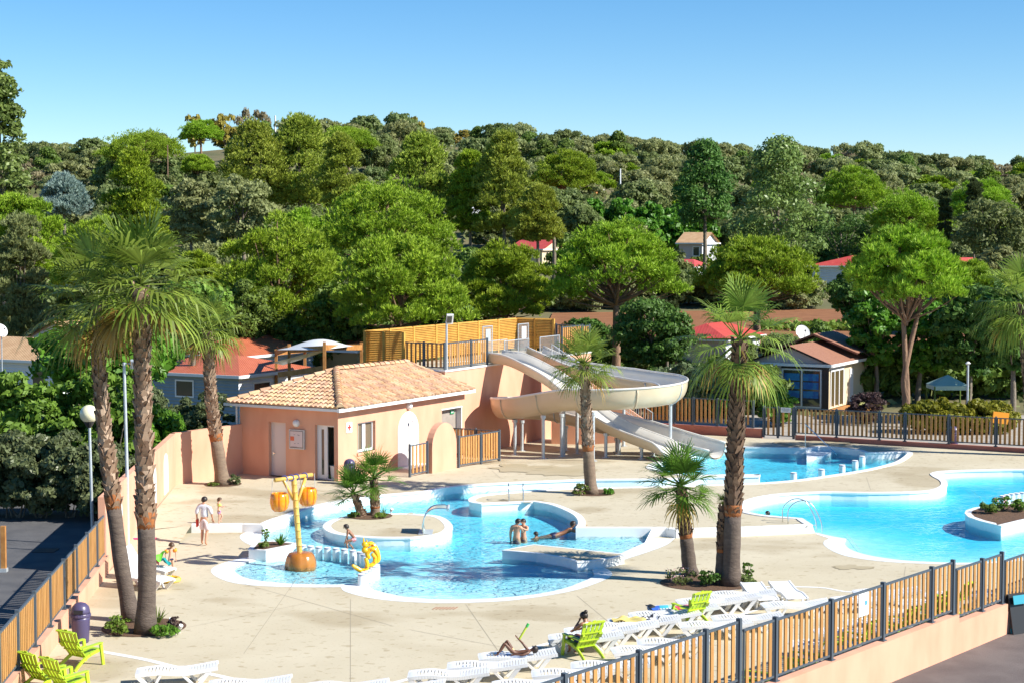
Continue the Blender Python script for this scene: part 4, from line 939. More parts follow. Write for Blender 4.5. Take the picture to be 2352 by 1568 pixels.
KIND = {  # crown shape, clumps, per clump, style, leaf length, width, material, bark, name
    'stone': ('dome', 150, 62, 'pine', .34, .042, 'stone_pine_needles', 'bark_pine', 'stone_pine'),
    'aleppo': ('cone', 110, 70, 'pine', .44, .07, 'aleppo_pine_needles', 'bark_grey', 'aleppo_pine'),
    'oak': ('ball', 80, 130, 'leaf', .2, 0, 'dark_oak_leaves', 'bark_grey', 'holm_oak'),
    'dusty': ('ball', 80, 130, 'leaf', .2, 0, 'grey_scrub_leaves', 'bark_grey', 'olive_tree'),
    'poplar': ('cone', 120, 95, 'leaf', .19, 0, 'poplar_leaves', 'bark_grey', 'poplar_tree'),
    'broad': ('ball', 90, 80, 'leaf', .22, 0, 'broad_leaves', 'bark_grey', 'leafy_tree'),
    'cedar': ('cone', 90, 36, 'pine', .5, .08, 'blue_cedar_needles', 'bark_grey', 'blue_cedar'),
    'cypress': ('column', 80, 40, 'pine', .34, .08, 'cypress_leaves', 'bark_grey', 'cypress_tree'),
    'evergreen': ('ball', 90, 110, 'leaf', .15, 0, 'bush_evergreen', 'bark_grey', 'evergreen_tree'),
    'bright': ('ball', 80, 80, 'leaf', .2, 0, 'light_bush_leaves', 'bark_grey', 'leafy_tree'),
}
def tree_at(kind, label, u, vt, vb, wpx, Y, group=None, trunk_uv=None, forkv=None, tr=None, nl=16, clumps=None, cat='tree', twin=None, mname=None, opn=0.0):
    shp, nc, per, style, L, w_, mn, bk, nm = KIND[kind]
    x = X(u, Y); gz = hz(x, Y) - .1; zt = at(u, vt, Y).z; zb = max(gz + .1, at(u, vb, Y).z); R = wpx / 2 / F * Y * 1.04; Ht = max(zt - zb, 1.0)
    tx = X(trunk_uv, Y) - x if trunk_uv else 0.0
    e = thing(nm, label, cat, (x, Y, gz), 0, group)
    C, r = crown_clumps(shp, R, Ht, clumps or nc, opn); (V, Fc), k = foliage(C, r * 1.14, per, style, L * (.9 + .1 * R / 4), w_)
    V = V + np.array([0, 0, zb - gz]); cz = zb - gz
    np_mesh('crown', V, Fc, FM[mname or mn], e, k)
    b = MB(); r0 = tr or (.05 * R + .08); fork = Vector((tx * .5, 0, (at(u, forkv, Y).z - gz) if forkv else cz + Ht * .12))
    tops = [Vector((-.45 if twin else 0, 0, cz + Ht * .72))]
    if twin: tops.append(Vector((twin, .3, cz + Ht * .6)))
    for tp in tops:
        pts = cr([Vector((tx, 0, -.2)), Vector((tx * .9 + .05, 0, fork.z * .5)), fork, tp], 4); n = len(pts)
        b.tube(pts, [r0 * (1.25 if i == 0 else 1) * (1 - .8 * (i / n) ** 1.6) for i in range(n)], 9, False)
    limbs(b, None, Vector((fork.x, fork.y, max(fork.z, cz * .88))), C, r0, nl, cz)
    b.build('trunk', M[bk], e, smooth=True)
    return e
G_P = 'stone pines behind the pool'
T = tree_at
T('stone', 'umbrella pine with bare forking reddish branches directly above the curved slide', 1415, 494, 722, 316, 122, G_P, forkv=705, tr=.33, nl=60, clumps=135, opn=.75)
T('stone', 'round pine behind the right end of the louvre screen with dark trunk', 1165, 538, 752, 222, 128, G_P, nl=22)
T('stone', 'broad pale green pine standing behind the louvre screen and terrace', 920, 518, 780, 312, 116, G_P, nl=26, clumps=150)
T('stone', 'large round pine behind the red roofed mobile homes', 640, 460, 780, 306, 124, G_P, nl=24, clumps=150)
T('stone', 'tall domed pine rising behind the pale green pine of the terrace', 890, 402, 620, 322, 142, G_P, nl=22, clumps=150)
T('stone', 'flat sloping pine crown over the ploughed field beside the big palm', 1738, 538, 708, 290, 140, G_P, nl=34, opn=.6)
T('stone', 'tall twin trunked pine at the right behind the far fence', 2083, 513, 712, 290, 98, G_P, forkv=842, tr=.26, nl=40, twin=1.5, clumps=120, opn=.5)
T('stone', 'rounded pine at the left edge behind the tall left palm', 50, 425, 650, 210, 135, G_P)
T('stone', 'low bright pine between the left edge pine and the palm crowns', 225, 482, 680, 190, 128, G_P)
T('stone', 'small pine tip showing between the palm crown and the round pine', 455, 560, 740, 130, 130, G_P)
G_H = 'tall pines on the hillside'
T('stone', 'globe shaped deep green pine on the slope beside the antenna mast', 1297, 332, 452, 150, 232, G_H)
T('stone', 'rounded dark green pine right of the poplars on the slope', 1960, 373, 490, 168, 230, G_H)
T('stone', 'low wide deep green pine above the white house', 2087, 427, 570, 205, 205, G_H)
T('stone', 'deep green umbrella pine behind the thin cypress at the right', 2247, 403, 515, 158, 240, G_H)
T('stone', 'wide light pine grove crown near the brown pole at left', 328, 300, 380, 200, 320, G_H)
T('stone', 'dark green rounded pine below the yellow tree on the ridge', 465, 274, 330, 100, 350, G_H)
T('stone', 'small bright round pine on the bare slope', 458, 352, 405, 78, 280, G_H)
T('stone', 'flat topped pine just under the middle of the ridge', 800, 290, 350, 140, 330, G_H)
T('aleppo', 'huge bushy yellow green pine left of the hill centre', 585, 284, 480, 180, 225, G_H)
T('aleppo', 'second huge bushy pine leaning right beside the first on the hill', 690, 272, 480, 190, 228, G_H)
T('aleppo', 'third yellow green pine of the hill clump, the rightmost one', 785, 305, 480, 110, 220, G_H)
T('aleppo', 'tall layered pine left of the globe shaped pine', 965, 312, 525, 175, 200, G_H)
T('aleppo', 'tall dark layered pine between two layered pines above the white tent', 1080, 345, 540, 110, 198, G_H, mname='stone_pine_needles')
T('aleppo', 'tall layered pine above the terrace with open lower branches', 1158, 308, 540, 150, 194, G_H)
T('aleppo', 'upright bright pine behind the spear of the left palm', 310, 343, 575, 150, 190, G_H, mname='stone_pine_needles')
T('poplar', 'tall narrow poplar cut by the left edge of the picture', 6, 126, 540, 150, 140, None, clumps=150)
T('poplar', 'dark poplar left of the taller poplar on the right slope', 1618, 322, 522, 150, 192, None, mname='bush_evergreen')
T('poplar', 'large silver green poplar tree in front of the right ridge', 1785, 316, 610, 235, 180, None, nl=10, clumps=150)
T('evergreen', 'dark evergreen tree at the foot of the silver poplar', 1930, 478, 640, 165, 212, None)
T('oak', 'dense grey green holm oak at the right edge below the ridge', 2285, 460, 605, 180, 180, None)
T('oak', 'dark holm oak beside the small wooden hut', 1272, 432, 530, 140, 190, None)
T('oak', 'brownish holm oak right of the dark holm oak by the hut', 1335, 470, 545, 90, 186, None)
T('dusty', 'dusty olive tree behind the right palm crown', 2300, 568, 650, 110, 150, None)
T('dusty', 'dusty grey tree below the yellow green pine clump', 560, 398, 560, 150, 172, None)
T('dusty', 'second dusty grey tree left of the large round pine', 440, 410, 570, 130, 176, None)
T('oak', 'dark shrubby oak between the dusty tree and the domed pine', 690, 480, 600, 130, 165, None)
T('cedar', 'blue grey cedar on the slope at left', 150, 408, 500, 115, 185, None)
T('cypress', 'dusty broad cypress at the left edge above the tiled roofs', 48, 495, 790, 105, 131, None, mname='grey_scrub_leaves', clumps=120)
T('cypress', 'slim cypress standing before the deep green pine at right', 2235, 410, 540, 30, 196, 'slim cypresses')
T('cypress', 'shorter slim cypress left of the slim cypress at right', 2168, 432, 560, 24, 198, 'slim cypresses')
T('cypress', 'dark cypress column behind the umbrella pine of the slide', 1532, 588, 790, 46, 126, 'slim cypresses')
T('evergreen', 'bushy evergreen tree with red berries right of the umbrella pine', 1500, 685, 845, 175, 112, None, clumps=120)
T('broad', 'leafy tree with white trunk right of the twin trunked pine', 2125, 690, 862, 150, 112, None, trunk_uv=2110, tr=.2)
T('broad', 'dark leafy tree behind the gazebo at right', 2235, 640, 880, 170, 109, None, trunk_uv=2228, mname='bush_evergreen')
T('broad', 'leafy tree between the brown roofed cabin and the twin trunked pine', 2015, 640, 850, 130, 112, None)
T('broad', 'mulberry tree with large hanging leaves behind the left palms', 240, 742, 905, 320, 82, None, clumps=120)
T('bright', 'light leafy tree behind the crown of the leaning left palm', 440, 640, 790, 170, 100, None, mname='light_bush_leaves')
T('evergreen', 'dark leafy tree behind the second mobile home roof', 555, 640, 790, 150, 118, None, mname='hedge_leaves')
T('bright', 'pale leafy bush under the terrace pines', 760, 650, 790, 120, 121, None)
T('evergreen', 'dark evergreen in the shade behind the terrace stairs', 1340, 735, 800, 110, 119, None)
T('stone', 'low round pine filling the slope left of the domed pine', 700, 470, 640, 170, 150, G_P)
T('stone', 'bright pine behind the twin trunked pine at right', 2230, 590, 720, 170, 125, G_P)
T('aleppo', 'bushy pine in the middle of the slope above the terrace', 1235, 430, 560, 120, 175, G_H)
T('evergreen', 'round dark evergreen at the right end of the ploughed field', 1960, 620, 740, 110, 135, None)
T('evergreen', 'dark evergreen mass behind the louvre screen corner', 1010, 640, 800, 150, 122, None)
T('broad', 'dark leafy tree standing behind the palm cut by the right edge', 2330, 640, 870, 170, 100, None, mname='bush_evergreen')
# the wooded hill: copies of a few kinds of trees
def proto(kind, label, R, Ht, trunk_h, per, L, mname, nc, cat='tree'):
    shp = {'s': 'dome', 'b': 'ball', 'c': 'cone'}[kind]; e = thing({'dark_oak_leaves': 'holm_oak', 'grey_scrub_leaves': 'olive_tree', 'brown_scrub_leaves': 'bare_shrub', 'yellow_leaves': 'yellow_tree', 'stone_pine_needles': 'stone_pine', 'hedge_leaves': 'hill_tree', 'aleppo_pine_needles': 'aleppo_pine'}[mname], label, cat, (0, 0, 0))
    C, r = crown_clumps(shp, R, Ht, nc); pine = mname.endswith('needles'); (V, Fc), k = foliage(C, r * 1.12, per, 'pine' if pine else 'leaf', L, .13)
    np_mesh('crown', V + np.array([0, 0, trunk_h]), Fc, FM[mname], e, k)
    b = MB(); b.tube([(0, 0, -.8), (.05, 0, trunk_h * .6), (0, .05, trunk_h + Ht * .6)], [.22, .18, .05], 7, False); limbs(b, None, Vector((0, 0, trunk_h)), C, .2, 6, trunk_h); b.build('trunk', M['bark_grey'], e); return e
PR = [(proto('b', 'dark holm oak among the scrub of the wooded hillside', 3.9, 5.0, .3, 120, .26, 'dark_oak_leaves', 46), 'dark holm oaks on the hillside', .30),
      (proto('b', 'grey green olive like tree among the scrub of the wooded hillside', 3.8, 4.6, .2, 120, .25, 'grey_scrub_leaves', 46), 'grey green trees on the hillside', .40),
      (proto('b', 'brownish half bare shrub on the wooded hillside', 3.2, 3.4, .2, 100, .2, 'brown_scrub_leaves', 24), 'brownish shrubs on the hillside', .12),
      (proto('c', 'rounded mid green tree on the wooded hillside', 3.6, 5.4, .3, 120, .26, 'hedge_leaves', 46), 'mid green trees on the hillside', .10),
      (proto('b', 'yellow leaved tree near the ridge of the hillside', 3.0, 4.0, .4, 70, .3, 'yellow_leaves', 24), 'yellow trees on the hillside', .03),
      (proto('s', 'small bright green pine on the wooded hillside', 4.0, 3.8, .8, 36, .6, 'stone_pine_needles', 44), 'small pines on the hillside', .05)]
first = [True] * len(PR); cum = np.cumsum([p[2] for p in PR]); placed = []
def bare(u, v, Y): return (395 < u < 560 and 330 < v < 400 and Y > 260) or (1255 < u < 1290 and 380 < v < 395)
cnt = 0
for Y, n, vis in ((445, 80, 1), (425, 50, 1), (400, 50, 1), (375, 46, 1), (350, 42, 1), (325, 39, 1), (300, 35, 1), (276, 30, 1), (255, 26, 1), (236, 22, 1)):
    for k in range(n):
        y = Y + random.uniform(-9, 9); u = -150 + (2352 + 520) * (k + random.uniform(-.35, .35) + .5) / n; x = X(u, y); z = hz(x, y)
        v = CY - F * ((z + 2 - H) * cP + y * sP) / (y * cP - (z + 2 - H) * sP)
        if bare(u, v, y): continue
        q = random.random() * cum[-1]; i = int(np.searchsorted(cum, q)); i = min(i, len(PR) - 1)
        if i == 4 and y < 380: i = 1
        o, grp, _ = PR[i]; s = random.uniform(.75, 1.35) * (1.0 if Y < 440 else .9); rz_ = random.uniform(0, 6.28)
        if first[i]: o.location = (x, y, z - .2); o.rotation_euler = (0, 0, rz_); o.scale = (s, s, s * random.uniform(.85, 1.15)); o['group'] = grp; first[i] = False
        else: dup(o, o['label'], (x, y, z - .2), rz_, (s, s, s * random.uniform(.85, 1.15)), grp)
        cnt += 1
for i, (u, vt, Y, s, lab) in enumerate(((580, 248, 440, 1.5, 'largest bare grey tree with yellow leaves on the skyline left of centre'), (520, 262, 436, 1.5, 'big yellow tree on the skyline left of the bare grey tree'), (955, 268, 436, 1.1, 'yellow tree on the skyline right of the ridge middle'), (452, 264, 430, 1.1, 'small yellow tree on the skyline above the dark rounded pine'))):
    x = X(u, Y); h_ = at(u, vt, Y).z - hz(x, Y); o = PR[4 if i else 2][0]; dup(o, lab, (x, Y, hz(x, Y) - .2), i, (s, s, h_ / (4.3 if i else 3.3)), 'skyline trees')
US = [(0, 'dark rounded bush under the pines behind the pool house', 'bushes under the pines'), (1, 'grey green bush under the pines behind the pool house', 'bushes under the pines'), (3, 'mid green bush between the pine trunks', 'bushes under the pines')]
for k in range(165):
    y = random.uniform(126, 232) if k < 120 else random.uniform(100, 126); u = random.uniform(-40, 2700); x = X(u, y)
    if -1 < x < 48 and y < 190: continue
    if k >= 120 and not (-60 < u < 1000): continue
    if y < 126 and 370 < u < 860 and y < 119: continue
    if y < 126 and u < 190 and y < 124: continue
    if 1850 < u < 2260 and y < 206: continue
    if 1540 < u < 1690 and y < 226: continue
    if 1020 < u < 1290 and 190 < y < 222: continue
    i, lab, grp = US[k % 3]; s = random.uniform(.55, .95); dup(PR[i][0], lab, (x, y, hz(x, y) - .2), random.uniform(0, 6), (s, s, s * random.uniform(.8, 1.2)), grp)

for k in range(34):
    u = 1240 + 760 * k / 33 + random.uniform(-10, 10); y = 171 + random.uniform(0, 6); x = X(u, y)
    if 1865 < u < 2010: continue
    s = random.uniform(.4, .75); i, lab = ((0, 'dark bush in the row along the far edge of the ploughed field'), (1, 'grey green bush in the row along the far edge of the ploughed field'))[k % 2]; dup(PR[i][0], lab, (x, y, hz(x, y) - .2), k, (s, s, s), 'bushes along the far edge of the field')
for k in range(26):
    u = 1270 + 720 * k / 25 + random.uniform(-12, 12); y = 127 + random.uniform(0, 7); x = X(u, y)
    if 1700 < u < 1960 and k % 3: continue
    s = random.uniform(.35, .6); i, lab = ((0, 'dark bush in front of the ploughed field'), (3, 'mid green bush in front of the ploughed field'))[k % 2]; dup(PR[i][0], lab, (x, y, hz(x, y) - .2), k, (s, s, s), 'bushes in front of the field')
# ------------------------------------------------------------------ hedges and bushes
def bush(name, label, pts_w, mname, L, per=60, nc=40, style='leaf', group=None, cat='shrub', flowers=None, stems=True):
    """pts_w: list of ((x,y,z), R, Ht) lobes"""
    base = Vector(pts_w[0][0]); e = thing(name, label, cat, base, 0, group); Vs = []; Fs = []; o = 0; k = 4; ctr = []
    for (c, R, Ht) in pts_w:
        C, r = crown_clumps('ball', R, Ht, nc); C = C + np.array([c[0] - base.x, c[1] - base.y, c[2] - base.z]); (V, Fc), k = foliage(C, r * 1.15, per, style, L); Vs.append(V); Fs.append(Fc + o); o += len(V); ctr.append((C, r))
    np_mesh('leaves', np.concatenate(Vs), np.concatenate(Fs), FM[mname], e, k)
    if stems:
        b = MB()
        for (c, R, Ht), (C, r) in zip(pts_w, ctr):
            for i in range(6):
                q = Vector(C[i]); b.tube([Vector((c[0] - base.x, c[1] - base.y, c[2] - base.z - .05)) + Vector((random.uniform(-.2, .2) * R, 0, 0)), q], [.012 + .02 * R, .006], 5, False)
        b.build('stems', M['bark_grey'], e)
    if flowers:
        C, r = ctr[0]; n = flowers[1]; idx = rng.integers(0, len(C), n); d = rdir(n); d[:, 2] = abs(d[:, 2]); P_ = C[idx] + d * r[idx][:, None] * 1.15; V, Fc = leaves(P_, rdir(n), flowers[2], 1.0); fo = np_mesh('flowers', V, Fc, flowers[0], e, 4); fo['kind'] = 'stuff'
    return e
def hedge(name, label, u0, u1, vt, Y, z0, depth, mname, L, per=70, seg=1.0):
    n = max(2, int((X(u1, Y) - X(u0, Y)) / seg)); zt = at((u0 + u1) / 2, vt, Y).z; lobes = []
    for k in range(n + 1):
        x = X(u0 + (u1 - u0) * k / n, Y); lobes.append(((x + random.uniform(-.2, .2), Y + random.uniform(-.3, .3), z0), depth / 2 * random.uniform(1.0, 1.25), (zt - z0) * random.uniform(.9, 1.08)))
    return bush(name, label, lobes, mname, L * (1.15 if 'laurel' in mname else 1.4), int(per * (1.5 if 'laurel' in mname else 1)), 60, cat='hedge')
hedge('laurel_hedge', 'tall dark laurel hedge behind the asphalt at left', -40, 235, 992, 66, 0, 2.6, 'laurel_leaves', .1, 120)
hedge('hedge', 'bright green hedge behind the laurel hedge at left', -40, 235, 840, 71.5, 0, 3.2, 'light_bush_leaves', .12, 90)
hedge('hedge', 'dark hedge behind the globe lamp and tall palms', 225, 340, 900, 74.5, 0, 3.0, 'broad_leaves', .13, 80)
hedge('laurel_hedge', 'grey green laurel bushes above the tall pink wall', 345, 480, 895, 77.5, 0, 2.4, 'laurel_leaves', .09, 90)
hedge('laurel_hedge', 'clipped laurel hedge right of the curved slide', 1545, 1665, 832, 103, .0, 3.0, 'laurel_leaves', .12, 90)
hedge('hedge', 'dark hedge right of the clipped laurel hedge', 1640, 1740, 822, 106, 0, 3.2, 'hedge_leaves', .13, 80)
hedge('hedge', 'dark green hedge behind the car and slide', 1430, 1560, 845, 108, 0, 2.6, 'bush_evergreen', .14, 70)
hedge('hedge', 'yellow green hedge behind the far fence at right', 2120, 2290, 918, 95, 0, 2.0, 'golden_leaves', .1, 80)
hedge('hedge', 'tall dark hedge closing the camp ground behind the gazebo', 1985, 2400, 790, 114, 0, 4.0, 'hedge_leaves', .2, 60, 2.2)
hedge('hedge', 'dark hedge under the evergreens at the back of the mobile homes', 560, 840, 735, 120, 0, 3.6, 'hedge_leaves', .2, 60, 2.2)
hedge('hedge', 'dark hedge in front of the white house', 1880, 2060, 672, 190, 5.2, 3.0, 'hedge_leaves', .25, 50, 2.2)
hedge('hedge', 'dark shaded hedge below the tan roofed house', 1555, 1660, 592, 212, 5.8, 3.2, 'hedge_leaves', .25, 50, 2.4)
hedge('hedge', 'clipped hedge near the antenna mast', 1365, 1560, 460, 235, 9.6, 4.0, 'broad_leaves', .3, 40, 3)
hedge('hedge', 'second clipped hedge right of the antenna mast', 1440, 1600, 495, 232, 8.6, 5.0, 'broad_leaves', .3, 40, 3)
bush('shrub', 'round green shrub left of the blue glazed cabin', [((X(1785, 98.5), 98.5, 0), 1.2, 2.3)], 'broad_leaves', .1, 90, 50)
bush('shrub', 'purple leaved shrub in front of the cabin deck', [((X(1992, 100), 100, 0), 1.1, 2.0)], 'purple_leaves', .08, 80, 50)
bush('shrub', 'oleander with pink flowers behind the satellite dish', [((X(1850, 118), 118, .2), 2.0, 3.0)], 'bush_evergreen', .14, 70, 40, flowers=(mat('pink_petals', (.62, .18, .26), None, rough=.6), 90, .14))
bush('shrub', 'potted fig like shrub under the white shade sail', [((X(800, 96), 96, .2), .9, 3.2), ((X(770, 97), 97, .2), .7, 2.8)], 'light_bush_leaves', .14, 26, 22)
# crop rows
c = MB(); P0 = []
for k in range(900): P0.append((random.uniform(22, 38), random.uniform(153.5, 158)))
P0 = np.array([(x, y, hz(x, y) + .1 + random.uniform(.0, .5)) for x, y in P0]); V, Fc = leaves(P0, unit(rdir(len(P0)) + np.array([0, 0, .8])), .34); o = np_mesh('crop_rows', V, Fc, FM['light_bush_leaves'], None, 4); tag(o, 'green crop strip in front of the ploughed red field', 'crop', kind='stuff')
P0 = np.array([(x, y, hz(x, y) + random.uniform(0, .5)) for x, y in ((random.uniform(-60, 70), random.uniform(104, 215)) for _ in range(5200)) if not (0 < x < 46 and 132 < y < 183)])
V, Fc = leaves(P0, unit(rdir(len(P0)) + np.array([0, 0, .8])), .4); o = np_mesh('ground_cover', V, Fc, FM['grey_scrub_leaves'], None, 4); tag(o, 'low dry undergrowth between the trees behind the pool', 'undergrowth', kind='stuff')
P0 = []
while len(P0) < 9000:
    y = random.uniform(215, 455); x = random.uniform(-.36, .36) * y; u = CX + F * x / y; z = hz(x, y); v = CY - F * ((z - H) * cP + y * sP) / (y * cP - (z - H) * sP)
    if bare(u, v, y): continue
    P0.append((x, y, z + random.uniform(0, .9)))
P0 = np.array(P0); V, Fc = leaves(P0, unit(rdir(len(P0)) + np.array([0, 0, .6])), .85); o = np_mesh('scrub', V, Fc, FM['grey_scrub_leaves'], None, 4); tag(o, 'low garrigue scrub covering the hillside between the trees', 'scrub', kind='stuff')
# ------------------------------------------------------------------ palms
def palm_mat(name, c1, c2, tip):
    m = fol(name, c1, c2, 1.2, .35, .05, .01, .42, .46); return m
palm_mat('palm_leaf', (.125, .20, .024), (.29, .375, .065), None); palm_mat('palm_leaf_dry', (.36, .24, .05), (.46, .33, .10), None); palm_mat('young_palm_leaf', (.075, .18, .018), (.16, .29, .035), None)
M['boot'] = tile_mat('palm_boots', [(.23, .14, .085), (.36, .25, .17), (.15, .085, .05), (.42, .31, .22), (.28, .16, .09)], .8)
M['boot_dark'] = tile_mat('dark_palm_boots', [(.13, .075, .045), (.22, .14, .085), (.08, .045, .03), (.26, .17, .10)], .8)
M['palm_trunk'] = mat('palm_trunk_bark', (.085, .062, .05), (.15, .115, .09), 2.2, .9, .6, 9, stretch=(1.5, 1.5, 5), lo=.3, hi=.75)
M['palm_trunk_pale'] = mat('pale_palm_trunk_bark', (.17, .12, .085), (.25, .18, .12), 2.2, .9, .6, 9, stretch=(1.5, 1.5, 5), lo=.3, hi=.75)
M['collar'] = mat('orange_palm_collar', (.34, .12, .03), (.24, .08, .025), 5, .85, .5, 20, stretch=(2, 2, .6))
def fan_leaf(mb, o, d, L, pet, fold, droop, nseg=24, spanw=1.85):
    d = d.normalized(); up = Vector((0, 0, 1)); s = d.cross(up)
    if s.length < .1: s = Vector((1, 0, 0))
    s.normalize(); nrm = s.cross(d).normalized()
    h = o + d * pet + Vector((0, 0, -.10 * pet * droop)); mb.tube([o, o + d * pet * .5 + Vector((0, 0, -.02)), h], [.03, .022, .016], 4, False)
    span = spanw
    for k in range(nseg):
        a = -span + 2 * span * (k + .5) / nseg; l = L * (.62 + .38 * math.cos(a * .55)) * random.uniform(.9, 1.06); q = (d * math.cos(a) + s * math.sin(a) + nrm * (fold * abs(math.sin(a)) - .05)).normalized(); wv = q.cross(nrm).normalized()
        dr = droop * random.uniform(.6, 1.4); ws = (2 * span / nseg) * l * .5 * .40; zig = nrm * (.012 if k % 2 else -.012)
        pts = [(0, .004, 0), (.5, ws, .03), (.78, ws * .62, .22), (1.0, .004, .62)]; v = []
        for t, ww, dd in pts:
            p = h + q * l * t * (1 - .18 * dr * t * t) + Vector((0, 0, -dr * l * dd)) + zig * t; v += [p - wv * ww, p + wv * ww]
        mb.add(v, [(0, 2, 3, 1), (2, 4, 5, 3), (4, 6, 7, 5)])
def palm(label, path, r0, r1, collar_t, nleaf, L, pet, elev=(-.65, 1.35), droop=.45, young=False, dark=False, boot=.2, dry=2, group='fan palms around the pools', pale=False, boot_rows=None, seed=1, tilt=0, nseg=24):
    random.seed(seed); path = [Vector(p) for p in path]; e = thing('fan_palm', label, 'palm', path[0], 0, group); pts = cr(path, 8); pts = [p - path[0] for p in pts]; n = len(pts); tot = sum((pts[i + 1] - pts[i]).length for i in range(n - 1))
    acc = [0]
    for i in range(n - 1): acc.append(acc[-1] + (pts[i + 1] - pts[i]).length)
    def P_(t):
        a = t * tot
        for i in range(n - 1):
            if acc[i + 1] >= a: return pts[i].lerp(pts[i + 1], (a - acc[i]) / max(1e-6, acc[i + 1] - acc[i]))
        return pts[-1]
    R_ = lambda t: (r0 * (1.25 - .25 * min(1, t / .06)) if t < .06 else r0 + (r1 - r0) * t) * (1 + .03 * math.sin(t * 40))
    b = MB(); k = max(4, int(26 * collar_t)) if collar_t > 0 else 0
    if collar_t > 0:
        b.tube([P_(collar_t * i / k) for i in range(k + 1)], [R_(collar_t * i / k) for i in range(k + 1)], 16, True); b.build('trunk', M['palm_trunk_pale'] if pale else M['palm_trunk'], e, smooth=True)
        b = MB(); c1 = collar_t + .05; b.tube([P_(collar_t - .005 + (c1 - collar_t) * i / 3) for i in range(4)], [R_(collar_t) * q for q in (1.0, 1.04, 1.07, 1.1)], 14, True); b.build('collar', M['collar'], e, smooth=True)
    b = MB(); b.tube([P_(collar_t + (1 - collar_t) * i / 10) for i in range(11)], [R_(collar_t + (1 - collar_t) * i / 10) * .93 for i in range(11)], 10, True)
    z = collar_t * tot + .04; row = 0
    while z < tot - .05:
        t = z / tot; rr = R_(t); c = P_(t); m = max(5, int(2 * PI * rr / (boot * .95)))
        for j in range(m):
            if random.random() < .07: continue
            a = 2 * PI * (j + .5 * (row % 2)) / m + random.uniform(-.24, .24); o_ = Vector((math.cos(a), math.sin(a), 0)); s = Vector((-o_.y, o_.x, 0)); w_ = boot * random.uniform(.42, .62); hh = boot * random.uniform(.55, 1.5); out = boot * random.uniform(.1, .42)
            p = c + o_ * rr * .9; tip = c + o_ * (rr + out) + Vector((0, 0, hh)) + s * random.uniform(-.03, .03); tw = w_ * random.uniform(.25, .5)
            v = [p - s * w_, p + s * w_, tip + s * tw, tip - s * tw, c + o_ * rr * .85 + Vector((0, 0, hh * .9))]
            b.add(v, [(0, 1, 2, 3), (3, 2, 4), (1, 4, 2), (0, 3, 4)])
        z += boot * .58; row += 1
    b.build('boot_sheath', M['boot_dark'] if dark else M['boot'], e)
    top = pts[-1]; b = MB(); bd = MB(); az = random.uniform(0, 6)
    for i in range(nleaf):
        t = i / max(1, nleaf - 1); az += 2.39996; el = elev[1] + (elev[0] - elev[1]) * (t ** .8) + random.uniform(-.12, .12); d = Vector((math.cos(az) * math.cos(el), math.sin(az) * math.cos(el), math.sin(el))) + Vector((tilt, 0, 0))
        fan_leaf(b, top + Vector((0, 0, .12 * (1 - t))), d, L * random.uniform(.85, 1.1), pet * random.uniform(.8, 1.15), .22 + .25 * random.random(), droop * (.5 + 1.2 * t) * random.uniform(.7, 1.2), nseg)
    b.build('crown', FM['young_palm_leaf'] if young else FM['palm_leaf'], e)
    if dry:
        for i in range(dry):
            a = random.uniform(0, 6.28); d = Vector((math.cos(a), math.sin(a), -.9)); fan_leaf(bd, top + Vector((0, 0, -.1)), d, L * .8, pet * .8, .3, .9, 18)
        bd.build('dry_fronds', FM['palm_leaf_dry'], e)
    return e
def pp(l, D, z0=0.0):
    """trunk points from (u, v) at distance D, first one on the ground"""
    g_ = G(*l[0], z0); return [g_] + [at(u, v, g_.y + dy) for (u, v, dy) in l[1]]
def ptrunk(u0, v0, z0, rest):
    g_ = G(u0, v0, z0); return [g_] + [at(u, v, g_.y + dy) for (u, v, dy) in rest]
palm('left and thinner of the two tall palms in the front left bed', ptrunk(303, 1425, 0, [(278, 1290, .1), (262, 1170, .2), (240, 1000, .3), (228, 850, .4), (224, 700, .5)]), .235, .155, .36, 20, 1.35, 1.0, seed=3, dry=4, droop=.42, boot=.21, tilt=-.1)
palm('right and thicker of the two tall palms in the front left bed', ptrunk(334, 1452, 0, [(338, 1320, 0), (335, 1190, 0), (330, 1000, 0), (326, 820, 0), (322, 660, 0)]), .265, .19, .31, 26, 1.45, 1.0, seed=5, dry=4, droop=.42, boot=.22)
palm('leaning palm in a small bed by the corner of the tall pink wall', ptrunk(512, 1112, ZU, [(500, 1030, 0), (487, 940, 0), (481, 850, 0), (478, 760, 0)]), .30, .2, .29, 26, 1.05, .9, seed=8, dry=3, droop=.55, boot=.2, pale=True)
palm('slender palm in a flower bed in front of the curved slide', ptrunk(1358, 1133, ZU, [(1352, 1050, 0), (1347, 960, 0), (1341, 840, 0)]), .26, .17, .34, 26, 1.0, .85, seed=11, dry=2, droop=.4, boot=.17, pale=True, elev=(-.6, 1.3))
palm('smaller leaning palm on the round pool island', ptrunk(831, 1185, .27, [(822, 1160, 0), (812, 1135, 0)]), .17, .10, 0, 17, .78, .5, (-.35, 1.3), .15, True, boot=.15, dry=0, seed=13)
palm('taller upright palm on the round pool island', ptrunk(862, 1182, .27, [(861, 1145, 0), (858, 1100, 0)]), .2, .12, .2, 16, .78, .6, (-.3, 1.35), .15, True, boot=.15, dry=0, seed=16, pale=True)
palm('short bushy palm left of the massive palm in the shaded bed', ptrunk(1585, 1318, 0, [(1578, 1250, 0), (1570, 1190, 0), (1563, 1118, 0)]), .25, .15, .42, 22, 1.0, .7, (-.5, 1.3), .25, True, dark=True, boot=.17, dry=1, seed=19)
